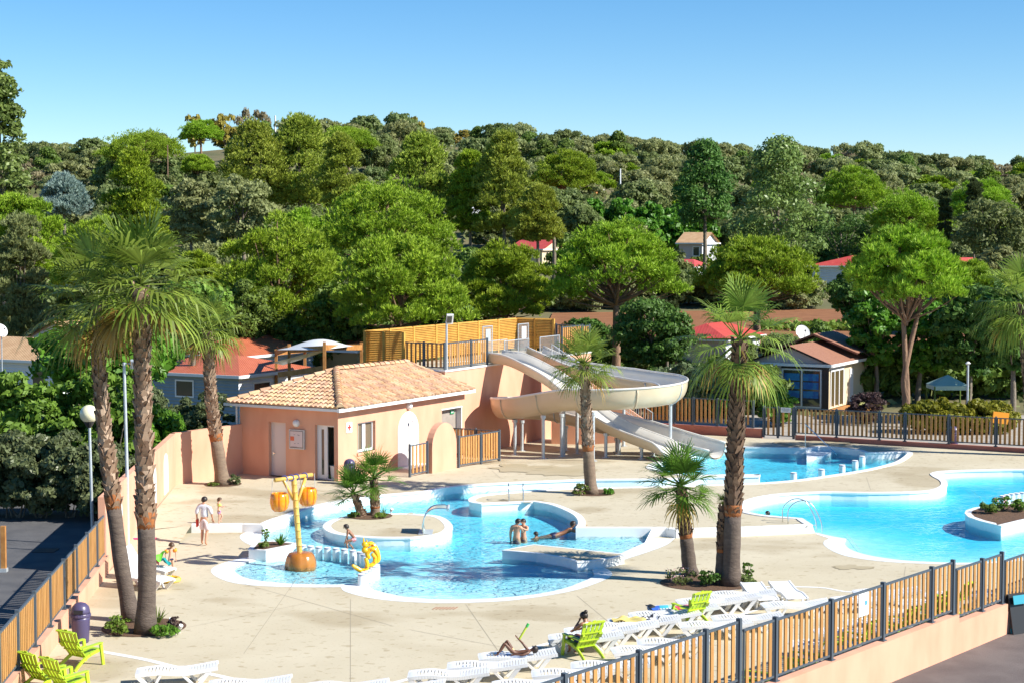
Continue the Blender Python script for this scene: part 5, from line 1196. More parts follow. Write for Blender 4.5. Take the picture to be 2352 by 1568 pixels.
palm('massive palm in the shaded bed before the turquoise pool', ptrunk(1679, 1343, 0, [(1682, 1230, 0), (1686, 1110, 0), (1692, 960, 0), (1699, 785, 0)]), .28, .215, .29, 19, 1.25, 1.1, (-1.0, 1.45), .5, False, dark=True, boot=.22, dry=3, seed=23, nseg=28)
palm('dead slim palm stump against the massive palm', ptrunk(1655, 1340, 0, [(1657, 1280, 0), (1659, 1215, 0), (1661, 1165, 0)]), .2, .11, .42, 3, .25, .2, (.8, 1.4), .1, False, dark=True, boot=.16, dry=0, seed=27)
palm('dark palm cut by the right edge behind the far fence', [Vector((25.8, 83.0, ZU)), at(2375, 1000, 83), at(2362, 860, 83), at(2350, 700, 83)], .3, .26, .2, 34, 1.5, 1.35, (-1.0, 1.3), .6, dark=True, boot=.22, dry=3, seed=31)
random.seed(5)
# ------------------------------------------------------------------ planting beds
PF = mat('pink_white_petals', (.72, .55, .55), (.75, .3, .4), 20, .6); WF = mat('white_petals', (.75, .75, .7), None, rough=.6)
def bed(label, c, r, z, ry=None):
    e = tag(MB().sheet([(c[0] + r * math.cos(2 * PI * k / 40), c[1] + (ry or r) * math.sin(2 * PI * k / 40)) for k in range(40)], (), lambda x, y: z + .012 + .05 * max(0, 1 - math.hypot((x - c[0]) / r, (y - c[1]) / (ry or r)))).build('planting_bed', M['soil']), label, 'flower bed')
    return e
def low_plant(label, c, R, Ht, mname='hedge_leaves', L=.06, n=26, per=26, flowers=None, name='shrub'):
    return bush(name, label, [((c[0], c[1], c[2]), R, Ht)], mname, L, per, n, flowers=flowers)
def spiky(name, label, c, r, h, n, mname, w_=.025, group=None):
    b = MB()
    for k in range(n):
        a = random.uniform(0, 6.28); e_ = random.uniform(.5, 1.4); d = Vector((math.cos(a) * math.cos(e_), math.sin(a) * math.cos(e_), math.sin(e_))); s = Vector((-math.sin(a), math.cos(a), 0)); l = h * random.uniform(.6, 1.1); p0 = Vector(c) + Vector((random.uniform(-.3, .3) * r, random.uniform(-.3, .3) * r, 0))
        v = [p0 - s * w_, p0 + s * w_]; q = p0 + d * l * .6; v += [q - s * w_ * .8, q + s * w_ * .8]; q = p0 + d * l + Vector((0, 0, -.25 * l * (1 - math.sin(e_)))); v += [q - s * .003, q + s * .003]; b.add(v, [(0, 1, 3, 2), (2, 3, 5, 4)])
    return tag(b.build(name, FM[mname]), label, 'plant', group)
cb = G(331, 1440); bed('round bark bed at the foot of the two tall left palms', (cb.x, cb.y), 1.16, 0)
low_plant('leafy light green shrub at the left of the bed under the tall left palms', G(272, 1458), .36, .55, 'light_bush_leaves', .05)
low_plant('low feathery green plant at the right of the bed under the tall left palms', G(378, 1460), .42, .3, 'broad_leaves', .05)
low_plant('dry reddish plant at the right rim of the bed under the tall left palms', G(402, 1440), .22, .32, 'purple_leaves', .04, 14, 16)
spiky('grass_tuft', 'grassy tuft behind the trunks of the tall left palms', G(362, 1430), .2, .5, 18, 'hedge_leaves')
cb = G(512, 1111, ZU); bed('small bark bed at the foot of the leaning palm', (cb.x, cb.y), .8, ZU)
low_plant('grey green shrub right of the leaning palm by the pink wall', G(538, 1112, ZU), .3, .42, 'laurel_leaves', .05); low_plant('flat green plant left of the leaning palm by the pink wall', G(490, 1115, ZU), .28, .16, 'hedge_leaves', .05, 16)
cb = G(1362, 1131, ZU); bed('round flower bed under the slender palm by the slide', (cb.x, cb.y), .92, ZU)
low_plant('bushy plant with pink flowers left of the slender palm', G(1335, 1136, ZU), .42, .5, 'hedge_leaves', .05, flowers=(PF, 50, .025)); low_plant('low green plants right of the slender palm', G(1395, 1134, ZU), .32, .2, 'broad_leaves', .05, 18)
cb = G(850, 1184, .27); bed('dark soil bed under the two island palms', (cb.x, cb.y), .85, .27)
low_plant('low leafy plant at the left of the island palms', G(813, 1187, .27), .22, .2, 'hedge_leaves', .05, 16); low_plant('low light plant at the foot of the taller island palm', G(872, 1188, .27), .3, .16, 'light_bush_leaves', .04, 16)
spiky('airy_plant', 'airy thin stemmed plant behind the taller island palm', G(882, 1178, .27), .15, .5, 22, 'light_bush_leaves', .008)
cb = G(1625, 1338); bed('wide shaded bed under the massive palm and its neighbours', (cb.x, cb.y), 1.5, 0, 1.25)
low_plant('bush covered with tiny pink white flowers at the left of the shaded bed', G(1563, 1340), .5, .5, 'dark_oak_leaves', .05, 26, 22, flowers=(PF, 260, .018)); low_plant('dark green shrub between the palms of the shaded bed', G(1625, 1345), .4, .45, 'bush_evergreen', .05); low_plant('upright green shrub at the right of the massive palm', G(1718, 1328), .2, .62, 'broad_leaves', .04, 22); low_plant('dark low shrub right of the massive palm base', G(1712, 1342), .36, .3, 'dark_oak_leaves', .05)
c = G(625, 1253, .34); spiky('spiky_plant', 'spiky agave like rosette in the angular planter box', G(645, 1250, .34), .1, .42, 34, 'broad_leaves', .03); low_plant('pale airy shrub at the back of the angular planter box', G(612, 1240, .34), .18, .45, 'light_bush_leaves', .035, 18, 16); low_plant('low green cover at the left of the angular planter box', G(607, 1256, .34), .22, .18, 'hedge_leaves', .04, 16)
spiky('lily_plant', 'tall thin flower stalk rising from the angular planter box', G(655, 1238, .34), .02, 1.5, 3, 'light_bush_leaves', .008)
low_plant('pink flowering shrub in the white planter of the turquoise pool', G(*z4(2235, 672), .33), .5, .55, 'broad_leaves', .05, flowers=(PF, 70, .03)); low_plant('green shrub at the left of the white pool planter', G(*z4(2130, 690), .33), .38, .4, 'hedge_leaves', .05); low_plant('light leafy plant at the right of the white pool planter', G(*z4(2330, 680), .33), .42, .5, 'light_bush_leaves', .05)
spiky('lily_plant', 'tall thin flower stalk in the white planter of the turquoise pool', G(*z4(2125, 640), .33), .02, 2.0, 3, 'light_bush_leaves', .009)
def spot(label, p):
    b = MB(); p = Vector(p); b.tube([p, p + Vector((0, 0, .12))], .02, 6); b.tube([p + Vector((0, 0, .12)), p + Vector((.05, -.05, .22))], [.05, .06], 8); tag(b.build('spotlight', M['plastic_white']), label, 'spotlight')
spot('small white garden spotlight at the back right of the left palm bed', G(390, 1437)); spot('small white garden spotlight at the right rim of the left palm bed', G(413, 1452)); spot('small white garden spotlight by the slender palm', G(1404, 1131, ZU)); spot('small white garden spotlight on the pool island bed', G(898, 1180, .27))
# ================================================================== HOUSES BEHIND
def rib_mat(name, c1, c2, sc, bump, rough=.5, axis=0, bands='X'):
    m = mat(name, c1, c2, 2, rough); t = m.node_tree; n = t.nodes; l = t.links; tc = n.new('ShaderNodeTexCoord'); wv = n.new('ShaderNodeTexWave'); wv.bands_direction = bands; wv.inputs['Scale'].default_value = sc; l.new(tc.outputs['Object'], wv.inputs['Vector']); bp = n.new('ShaderNodeBump'); bp.inputs['Strength'].default_value = bump; bp.inputs['Distance'].default_value = .06; l.new(wv.outputs['Fac'], bp.inputs['Height']); l.new(bp.outputs[0], n['Principled BSDF'].inputs['Normal']); return m
M['sid_w'] = rib_mat('white_clapboard', (.70, .72, .76), (.74, .76, .80), 1.6, .5, .5, bands='Z'); M['sid_shade'] = rib_mat('shaded_clapboard', (.20, .28, .34), (.23, .31, .37), 1.6, .5, .5, bands='Z')  # second clapboard is a darker blue grey copy with side shade painted in
M['roof_red'] = rib_mat('red_brown_metal_tile', (.42, .11, .05), (.48, .135, .065), 3.2, .3, .5); M['roof_bright'] = rib_mat('scarlet_metal_tile', (.48, .06, .05), (.53, .085, .065), 3, .25, .45); M['roof_tan'] = rib_mat('tan_pantile', (.50, .30, .15), (.58, .37, .20), 2.6, .4, .8); M['roof_brown'] = mat('brown_shingle', (.26, .115, .07), (.32, .15, .09), 9, .8, .4, 25)
M['cream_wall'] = mat('cream_panel', (.62, .50, .33), (.66, .54, .37), 2, .7); M['pinkish_wall'] = mat('pale_mauve_panel', (.50, .42, .40), (.54, .46, .44), 2, .7)
AX = (Vector((-.877, .48, 0)), Vector((.48, .877, 0)))
def house(name, label, c, La, Lb, z0, ze, zr, ridge, hip, mA, mB, mR, wins=(), ax=AX, over=.35, cat='house', group=None):
    eA, eB = ax; c = Vector((c[0], c[1], 0)); e = thing(name, label, cat, (c.x, c.y, z0), 0, group)
    Q = lambda a, b, z: c + eA * a + eB * b + Vector((0, 0, z)); b = MB(); b.cur = 0
    quad(b, Q(La, 0, z0), Q(0, 0, z0), Q(0, 0, ze), Q(La, 0, ze)); b.cur = 1; quad(b, Q(0, 0, z0), Q(0, Lb, z0), Q(0, Lb, ze), Q(0, 0, ze)); quad(b, Q(La, Lb, z0), Q(La, 0, z0), Q(La, 0, ze), Q(La, Lb, ze)); quad(b, Q(0, Lb, z0), Q(La, Lb, z0), Q(La, Lb, ze), Q(0, Lb, ze))
    if not hip:
        b.cur = 0
        if ridge == 'B': b.add([Q(La, 0, ze), Q(0, 0, ze), Q(La / 2, 0, zr - .12)], [(0, 1, 2)]); b.add([Q(La, Lb, ze), Q(0, Lb, ze), Q(La / 2, Lb, zr - .12)], [(0, 2, 1)])
        else: b.cur = 1; b.add([Q(0, 0, ze), Q(0, Lb, ze), Q(0, Lb / 2, zr - .12)], [(0, 1, 2)])
    b.build('wall', [mA, mB], e, world=True)
    o = over; r = MB(); hp = hip if hip else -o
    if ridge == 'B': p, q = Q(La / 2, hp, zr), Q(La / 2, Lb - hp, zr)
    else: p, q = Q(hp, Lb / 2, zr), Q(La - hp, Lb / 2, zr)
    k = [Q(-o, -o, ze - .06), Q(-o, Lb + o, ze - .06), Q(La + o, Lb + o, ze - .06), Q(La + o, -o, ze - .06)]
    if ridge == 'B': F_ = [(k[0], k[1], q, p), (k[2], k[3], p, q)] + ([(k[3], k[0], p), (k[1], k[2], q)] if hip else [])
    else: F_ = [(k[3], k[0], p, q), (k[1], k[2], q, p)] + ([(k[0], k[1], p), (k[2], k[3], q)] if hip else [])
    for f in F_:
        r.add(list(f), [tuple(range(len(f)))]); r.add([x + Vector((0, 0, -.12)) for x in f], [tuple(range(len(f)))[::-1]])
    r.build('roof', mR, e, world=True)
    g = MB()
    for a, b_ in ((k[0], k[1]), (k[3], k[0])): g.bar(a + Vector((0, 0, -.08)), b_ + Vector((0, 0, -.08)), .12, .17)
    g.build('gutter', M['white'], e, world=True)
    for (sd_, u0, u1, za, zb, gm) in wins:
        fn = (lambda u, d, z: Q(u, d, z)) if sd_ == 'A' else (lambda u, d, z: Q(d, u, z)); f = MB()
        for t in ((u0 - .09, u0, za - .09, zb + .09), (u1, u1 + .09, za - .09, zb + .09), (u0, u1, zb, zb + .09), (u0, u1, za - .09, za)): obox(f, fn, t[0], t[1], -.04, .03, t[2], t[3])
        w_ = f.build('window', M['white'], e, world=True); gl = MB(); obox(gl, fn, u0, u1, -.012, .02, za, zb); g2 = gl.build('pane', gm or M['glass'], None); g2.parent = w_; g2.data.transform(wmat(w_).inverted())
    return e, Q
curt = mat('red_curtain_glass', (.16, .07, .05), (.05, .04, .04), 5, .1)
house('mobile_home', 'clapboard mobile home, one side painted in blue grey shade, with red brown tiled roof behind the pool house', (X(546, 97), 97), 7.5, 6.6, 0, 3.15, 3.95, 'A', 2.6, M['sid_shade'], M['sid_w'], M['roof_red'], [('A', 3.3, 4.5, 1.75, 2.6, None), ('B', 1.4, 2.9, 1.5, 2.5, curt)])
house('mobile_home', 'long white mobile home with red brown roof behind the nearer one', (X(558, 112), 112), 6.2, 13.5, .1, 3.2, 4.1, 'B', 2.6, M['sid_shade'], M['sid_w'], M['roof_red'], [('B', 5.2, 6.6, 1.5, 2.6, None), ('B', 8.0, 9.0, .6, 2.6, None)])
house('mobile_home', 'white gabled mobile home with tan tiles under the left palm crown', (X(183, 122), 122), 4.6, 8.5, .3, 3.75, 4.85, 'B', 0, M['sid_w'], M['sid_w'], M['roof_tan'])
house('mobile_home', 'white mobile home with shaded tan roof at the left edge', (X(120, 111), 111), 9, 4.5, 0, 2.95, 4.2, 'A', 1.2, M['sid_w'], M['sid_w'], M['roof_tan'], [('A', .8, 1.8, 1.2, 2.3, None)])
house('mobile_home', 'mobile home with bright red roof half hidden by the massive palm', (X(1668, 125), 125), 4.4, 7, .4, 3.55, 4.5, 'B', 1.6, M['pinkish_wall'], M['sid_w'], M['roof_bright'], [('B', 2, 3.2, 1.3, 2.5, None)])
axr = (Vector((-.97, .24, 0)), Vector((.93, .36, 0)))
house('white_house', 'long white house with red hipped roof beyond the ploughed field', (X(1972, 196), 196), 5.2, 15, 4.4, 7.75, 8.85, 'B', 2.2, M['sid_w'], M['sid_w'], M['roof_bright'], [('B', 3, 5, 5.4, 7, None)], ax=axr)
house('white_house', 'white house with red roof half hidden right of the twin trunked pine', (X(2190, 206), 206), 4, 7, 4.8, 7.6, 8.5, 'B', 1.6, M['sid_w'], M['sid_w'], M['roof_bright'], [('A', 1, 2, 5.6, 6.8, None)], ax=axr)
house('mobile_home', 'far mobile home with red roof between the two middle pines', (X(1245, 222), 222), 4.5, 6, 6, 9.5, 10.6, 'A', 0, M['cream_wall'], M['cream_wall'], M['roof_bright'])
house('mobile_home', 'far mobile home with red roof right of the umbrella pine crown', (X(1592, 205), 205), 3.5, 5, 5, 7.5, 8.3, 'A', 1, M['sid_w'], M['sid_w'], M['roof_bright'])
house('mobile_home', 'tan roofed bungalow with white porch right of the umbrella pine', (X(1612, 219), 219), 3.2, 5, 6.0, 10.3, 11.6, 'A', 0, M['pinkish_wall'], M['sid_w'], M['roof_tan'], [('A', .4, 1.2, 8.6, 9.7, None)])
house('wooden_hut', 'tiny wooden hut with grey door on the slope by the holm oaks', (X(1368, 308), 308), 2.2, 2.5, 17, 19.6, 20.4, 'B', 0, M['timber'], M['timber'], M['roof_tan'], [('A', .6, 1.5, 17.4, 19.1, M['galv'])], cat='hut')
house('mobile_home', 'ochre walled mobile home in shade behind the louvre screen', (X(800, 112), 118), 5, 5, .3, 3.2, 4.0, 'A', 0, mat('ochre_panel', (.42, .27, .11), None), M['cream_wall'], M['roof_red'])
# cabin with blue interior
cc = (X(1905, 106), 106); e, Q = house('cabin', 'cream cabin with brown shingle roof and glazed front showing blue boards', cc, 5.0, 8.2, .25, 3.1, 4.15, 'B', 0, M['pinkish_wall'], M['cream_wall'], M['roof_brown'], over=.3, cat='cabin')
fn = lambda u, d, z: Q(u, d, z); b = MB(); obox(b, fn, -.04, 3.05, -.06, -.005, 2.72, 3.02); obox(b, fn, -.04, .38, -.06, -.005, .25, 2.72); obox(b, fn, 0, 3.05, -.06, -.005, .05, .3); b.build('black_frame', M['black'], e, world=True)
b = MB(); obox(b, fn, .42, 3.0, -.03, -.006, .3, 2.7); b.build('glazing', M['glass'], e, world=True)
b = MB()
for u in (.42, 1.66, 2.92): obox(b, fn, u, u + .09, -.09, -.03, .3, 2.7)
for z in (.3, 2.62): obox(b, fn, .42, 3.0, -.085, -.03, z, z + .09)
b.build('door_frame', M['pvc'], e, world=True)
b = MB()
for u in (.62, 1.85):
    for z in (.9, 1.45, 1.98): obox(b, fn, u, u + 1.0, -.045, -.035, z, z + .44)
b.build('blue_panels', mat('blue_poster', (.01, .12, .42), (.02, .22, .50), 3, .5, lo=.45, hi=.55), e, world=True)
fB2 = lambda u, d, z: Q(d, u, z); b = MB(); obox(b, fB2, .5, 2.9, -.03, .0, .4, 2.55); b.build('side_glazing', mat('brown_tinted_glass', (.10, .075, .035), None, rough=.08), e, world=True)
b = MB()
for u in (.3, 1.05, 1.95, 2.85): obox(b, fB2, u, u + .12, -.06, -.031, .35, 2.65)
obox(b, fB2, .3, 2.97, -.06, -.031, 2.55, 2.67); obox(b, fB2, 4.2, 4.9, -.05, -.01, .3, 2.5); obox(b, fB2, 0, 3.3, -.04, -.005, 2.68, 3.05); b.build('side_frame', M['pvc'], e, world=True)
b = MB(); P_ = [Q(1.0, 3.2, 4.1), Q(-.5, 3.2, 3.5), Q(-.5, 8.6, 3.5), Q(2.5, 3.2, 4.75), Q(2.5, 8.6, 4.75)]; b.add([Q(-.5, 4.4, 3.5), Q(-.5, 8.8, 3.5), Q(2.5, 8.8, 4.65), Q(2.5, 4.4, 4.65), Q(5.4, 4.4, 3.5), Q(5.4, 8.8, 3.5), Q(-.5, 4.4, 3.38), Q(2.5, 4.4, 4.53), Q(5.4, 4.4, 3.38)], [(0, 1, 2, 3), (3, 2, 5, 4), (0, 3, 7, 6), (3, 4, 8, 7)]); b.build('upper_roof', M['roof_brown'], e, world=True)
b = MB(); obox(b, fB2, -.6, 9, -2.2, -.02, .08, .22); b.build('timber_deck', M['timber'], e, world=True)
bs = MB(); c = Q(4.2, -.03, 2.05); obox(bs, fn, 3.75, 4.55, -.03, -.005, 1.75, 2.35); sg2 = tag(bs.build('cabin_sign', M['white']), 'white sign with green letters M I N I on the cabin wall', 'sign')
cu = bpy.data.curves.new('lettering', 'FONT'); cu.body = 'MINI'; cu.size = .34; cu.extrude = .006; cu.align_x = 'CENTER'; tx = bpy.data.objects.new('lettering', cu); COL.objects.link(tx); tx.data.materials.append(mat('green_letters', (.03, .25, .08), None)); tx.rotation_euler = (PI / 2, 0, math.atan2(-.48, .877)); tx.location = Q(4.15, -.05, 1.93); tx.parent = sg2
dg = bpy.context.evaluated_depsgraph_get(); lme = bpy.data.meshes.new_from_object(tx.evaluated_get(dg)); lo2 = bpy.data.objects.new('lettering', lme); lo2.location = tx.location; lo2.rotation_euler = tx.rotation_euler; bpy.data.objects.remove(tx); bpy.data.curves.remove(cu); COL.objects.link(lo2); lo2.parent = sg2
def dish(label, p, r, az, post):
    e = thing('satellite_dish', label, 'satellite dish', p); b = MB(); prof = [(r * k / 6 + .001, .22 * r * (k / 6) ** 2) for k in range(7)]; n = 24; v = []
    Rm = Matrix.Rotation(az, 3, 'Z') @ Matrix.Rotation(math.radians(62), 3, 'X')
    for q, z in prof:
        for k in range(n): v.append(Rm @ Vector((q * math.cos(2 * PI * k / n), q * math.sin(2 * PI * k / n) * 1.08, z)))
    b.add(v, [(i * n + k, i * n + (k + 1) % n, (i + 1) * n + (k + 1) % n, (i + 1) * n + k) for i in range(6) for k in range(n)]); b.build('reflector', M['plastic_white'], e, smooth=True)
    b = MB(); b.tube([(0, 0, 0), (0, .12, -.2), (0, .12, -post)], .035, 8); b.build('mast', M['galv'], e)
    b = MB(); h = Rm @ Vector((0, -r * .1, r * 1.0)); b.tube([Rm @ Vector((0, -r, .2 * r)), h], .02, 6); b.sphere(h, .06, 8, 6); b.build('feed_arm', M['black'], e)
dish('white satellite dish above the brown roofed cabin', at(1843, 765, 116), .50, .25, 4.6)
dish('satellite dish cut by the left edge beside the tan roofs', at(2, 760, 109), .42, .9, 4.6)
# pergola and shade sail
pg = thing('pergola', 'timber pergola with white shade sails beside the long mobile home', 'pergola', (X(720, 97), 97, 0)); pz = {}
for k, (u, vb, vt, D) in enumerate(((634, 890, 802, 100), (664, 880, 790, 97), (745, 880, 785, 93), (700, 870, 795, 104), (830, 880, 786, 101))):
    b = MB(); a = at(u, vt, D); b.box((a.x, a.y, a.z / 2), (.16, .16, a.z)); b.build('post', M['timber'], pg, world=True); pz[k] = a
b = MB()
for i, j, dzz in ((1, 2, -.35), (2, 4, -.3), (0, 1, -.2), (0, 3, -.2), (3, 4, -.2)): b.bar(pz[i] + Vector((0, 0, dzz)), pz[j] + Vector((0, 0, dzz)), .1, .3)
b.bar(at(640, 860, 95), at(745, 845, 93), .1, .3); b.build('beam', M['timber'], pg, world=True)
def sail(label, P4, sag):
    b = MB(); n = 8; P4 = [Vector(p) for p in P4]; v = []
    for i in range(n + 1):
        for j in range(n + 1):
            s, t = i / n, j / n; p = P4[0].lerp(P4[1], s).lerp(P4[3].lerp(P4[2], s), t); p.z -= sag * 16 * s * (1 - s) * t * (1 - t); v.append(p)
    b.add(v, [(i * (n + 1) + j, i * (n + 1) + j + 1, (i + 1) * (n + 1) + j + 1, (i + 1) * (n + 1) + j) for i in range(n) for j in range(n)]); tag(b.build('shade_sail', M['plastic_white'], smooth=True), label, 'shade sail')
sail('white shade sail stretched flat over the pergola', [at(636, 803, 97), at(738, 790, 101), at(812, 794, 97), at(742, 803, 93)], -.45)
sail('white shade sail strip hanging lower in the pergola', [at(625, 832, 96), at(738, 803, 94), at(742, 808, 95), at(650, 838, 97)], .1)
# gazebo, tent
def gazebo(label, c, w_, zt, zp, col, leg):
    e = thing('gazebo', label, 'gazebo', c); b = MB(); h = w_ / 2; k = [(-h, -h, zt), (h, -h, zt), (h, h, zt), (-h, h, zt)]
    for i in range(4): b.add([k[i], k[(i + 1) % 4], (0, 0, zp)], [(0, 1, 2)]); b.add([k[i], k[(i + 1) % 4], (k[(i + 1) % 4][0], k[(i + 1) % 4][1], zt - .25), (k[i][0], k[i][1], zt - .25)], [(3, 2, 1, 0)])
    b.build('canopy', col, e)
    for x, y, _ in k: l = MB(); l.tube([(x * .97, y * .97, 0), (x * .97, y * .97, zt - .02)], .05, 6); l.build('leg', leg, e)
gazebo('pale green gazebo under the dark trees at right', (X(2180, 103), 103, .05), 2.1, 2.0, 2.6, mat('pale_green_canvas', (.36, .50, .42), None), M['hedge_leaves'] if 'hedge_leaves' in M else FM['hedge_leaves'])
gazebo('white party tent under the layered pines on the slope', (X(1088, 266), 266, hz(X(1088, 266), 266) - .2), 4.2, 2.1, 3.3, M['white'], M['white'])
# lamps and poles
gl = thing('globe_lamp', 'street lamp with cream globe on a grey post behind the left fence', 'lamp', (X(205, 58.5), 58.5, 0)); zc = at(200, 950, 58.5).z
b = MB(); b.tube([(0, 0, 0), (-.06, 0, zc - .45)], [.055, .045], 10); b.build('post', M['galv'], gl); b = MB(); b.lathe([(.06, -.47), (.11, -.4), (.2, -.24), (.16, -.22)], 14, (-.07, 0, zc)); b.build('collar', M['black'], gl)
b = MB(); b.sphere((-.07, 0, zc), .315, 20, 14); b.build('globe', mat('cream_globe', (.80, .74, .50), None, rough=.25, coat=.3), gl, smooth=True)
sl_ = thing('lamp_post', 'tall slim galvanised lamp post with short arm between the left palms', 'lamp', at(292, 1092, 59.6)); zz = at(285, 832, 59.6); h = zz - sl_.location
b = MB(); b.tube([(0, 0, -2.6), (0, 0, 0), (h.x, 0, h.z)], [.06, .06, .05], 10); b.build('post', M['galv'], sl_); b = MB(); b.tube([(h.x, 0, h.z - .05), (h.x + .25, -.05, h.z - .03)], .03, 6); b.box((h.x + .32, -.06, h.z - .05), (.16, .2, .28), 0, .3); b.build('lamp_head', M['galv'], sl_)
fl = thing('floodlight_pole', 'grey pole with square floodlight at the terrace corner', 'lamp', WB(-1.05, 10.95, TZ - .05)); h = at(1010, 735, 84.3).z - TZ
b = MB(); b.tube([(0, 0, 0), (0, 0, h)], .055, 10); b.build('post', M['galv'], fl); b = MB(); b.box((.16, -.05, h + .1), (.34, .1, .5), .3, .35); b.bar((0, 0, h - .05), (.15, -.02, h + .02), .05, .05); b.build('lamp_head', M['plastic_white'], fl); b = MB(); b.box((.15, -.11, h + .08), (.24, .03, .34), .3, .35); b.build('lens', M['glass'], fl)
lp = thing('lamp_post', 'grey lamp post in front of the gazebo at right', 'lamp', (X(2226, 97), 97, 0)); h = at(2226, 838, 97).z; b = MB(); b.tube([(0, 0, 0), (0, 0, h)], .06, 10); b.build('post', M['galv'], lp); b = MB(); b.lathe([(.05, 0), (.16, .1), (.05, .2)], 10, (0, 0, h)); b.build('lamp_head', M['plastic_white'], lp)
def pole(label, u, v0, v1, D, r, m, name='pole', cat='pole'):
    a, c = at(u, v0, D), at(u, v1, D); b = MB(); b.tube([Vector((a.x, D, min(a.z, hz(a.x, D)) - .3)), c], [r, r * .7], 6); return tag(b.build(name, m), label, cat)
pole('thin white antenna mast on the slope right of the globe shaped pine', 1425, 470, 388, 290, .16, M['plastic_white'], 'antenna_mast', 'mast'); pole('brown wooden pole on the bare slope at left', 385, 405, 333, 300, .13, M['bark_pine'], 'wooden_pole'); pole('white marker post on the skyline left of the ridge middle', 632, 295, 266, 440, .28, M['plastic_white'], 'marker_post'); pole('white aerial pole behind the leaning palm trunk', 456, 830, 772, 105, .05, M['plastic_white'], 'aerial_pole')
b = MB(); c = G(9, 1312); b.box((c.x, c.y, .75), (.15, .15, 1.5)); e = tag(b.build('wooden_post', M['timber']), 'square timber post standing in the asphalt lot at left', 'post')
b = MB(); b.box((c.x, c.y, .06), (.22, .22, .12)); o = b.build('post_foot', M['galv']); o.parent = e
c = G(105, 1264); b = MB(); b.box((c.x, c.y, .012), (.75, .75, .02)); tag(b.build('drain_grate', M['black']), 'dark square drain grate in the left asphalt lot', 'drain')
c = G(1022, 1398); b = MB()
for k in range(7): b.box((c.x - .3 + .1 * k, c.y + .12, .006), (.05, .34, .008), -.35)
tag(b.build('drain_grate', mat('rust_grate', (.36, .20, .13), None, rough=.8)), 'small slotted reddish drain grate in the lower deck before the lagoon', 'drain')
# car
cr_ = thing('parked_car', 'dark blue car half hidden behind the hedge and curved slide', 'car', (X(1462, 111), 111, .0), math.radians(20)); prof = [(-2.0, .35), (-2.05, .75), (-1.9, .98), (-1.2, 1.05), (-.75, 1.45), (.95, 1.48), (1.6, 1.05), (2.0, .9), (2.05, .4)]
cp_ = mat('dark_blue_car_paint', (.012, .02, .04), None, rough=.2, coat=.8)
b = MB(); v = [(x, s * (.85 if z < 1.1 else .68), z) for s in (-1, 1) for x, z in prof]; n = len(prof); b.add(v, [tuple(range(n)), tuple(range(n, 2 * n))[::-1]] + [(i, i + n, i + n + 1, i + 1) for i in range(n - 1)]); b.build('body', cp_, cr_)
for s in (-1, 1):
    b = MB(); b.add([(-1.1, s * .80, 1.07), (1.4, s * .80, 1.07), (.9, s * .72, 1.42), (-.72, s * .72, 1.40)], [(0, 1, 2, 3)]); b.build('side_window', M['glass'], cr_)
    for x in (-1.3, 1.3): b = MB(); b.tube([(x, s * .87, .32), (x, s * .68, .32)], .32, 16); b.build('wheel', M['black'], cr_)
b = MB(); b.add([(1.62, -.7, 1.05), (1.62, .7, 1.05), (.98, .62, 1.46), (.98, -.62, 1.46)], [(0, 1, 2, 3)]); b.add([(-1.23, -.7, 1.07), (-1.23, .7, 1.07), (-.78, .62, 1.43), (-.78, -.62, 1.43)], [(0, 1, 2, 3)]); b.build('windscreen', M['glass'], cr_)
# ================================================================== POOL EQUIPMENT
def hoop(label, P_, w_dir, name='pool_ladder', cat='ladder', rungs=0):
    e = thing(name, label, cat, P_[0]); off = Vector(w_dir)
    for k in (0, 1):
        b = MB(); b.tube(cr([Vector(p) + off * k for p in P_], 5), .021, 8); b.build('rail', M['steel'], e, world=True, smooth=True)
    for k in range(rungs): b = MB(); p = Vector(P_[-1]).lerp(Vector(P_[-2]), .2 + .3 * k); b.bar(p, p + off, .05, .03); b.build('step', M['steel'], e, world=True)
a = G(*z3(798, 742), ZU); hoop('stainless pool ladder on the nose of the lagoon peninsula', [a + Vector((0, .55, 0)), a + Vector((0, .5, .45)), a + Vector((0, .3, .68)), a + Vector((0, -.02, .6)), a + Vector((.02, -.14, .1)), a + Vector((.02, -.14, -.6))], (.58, .0, 0), rungs=2)
a = G(*z4(1000, 745), ZU); hoop('stainless curved handrails entering the turquoise pool at its left corner', [a + Vector((-.75, .12, 0)), a + Vector((-.72, .12, .55)), a + Vector((-.35, .1, .85)), a + Vector((.1, .06, .75)), a + Vector((.45, 0, .1)), a + Vector((.5, 0, -.5))], (.12, -.5, 0))
e = thing('handrail', 'sloping steel handrail at the steps of the back pool', 'handrail', G(*z4(1012, 290), ZU)); b = MB(); a = e.location.copy(); t = at(*z4(1005, 145), a.y); q = G(*z4(1205, 330), 0); b.tube([a, Vector((a.x, a.y, t.z))], .022, 8); b.tube([Vector((a.x, a.y, t.z)), q], .022, 8); b.build('rail', M['steel'], e, world=True)
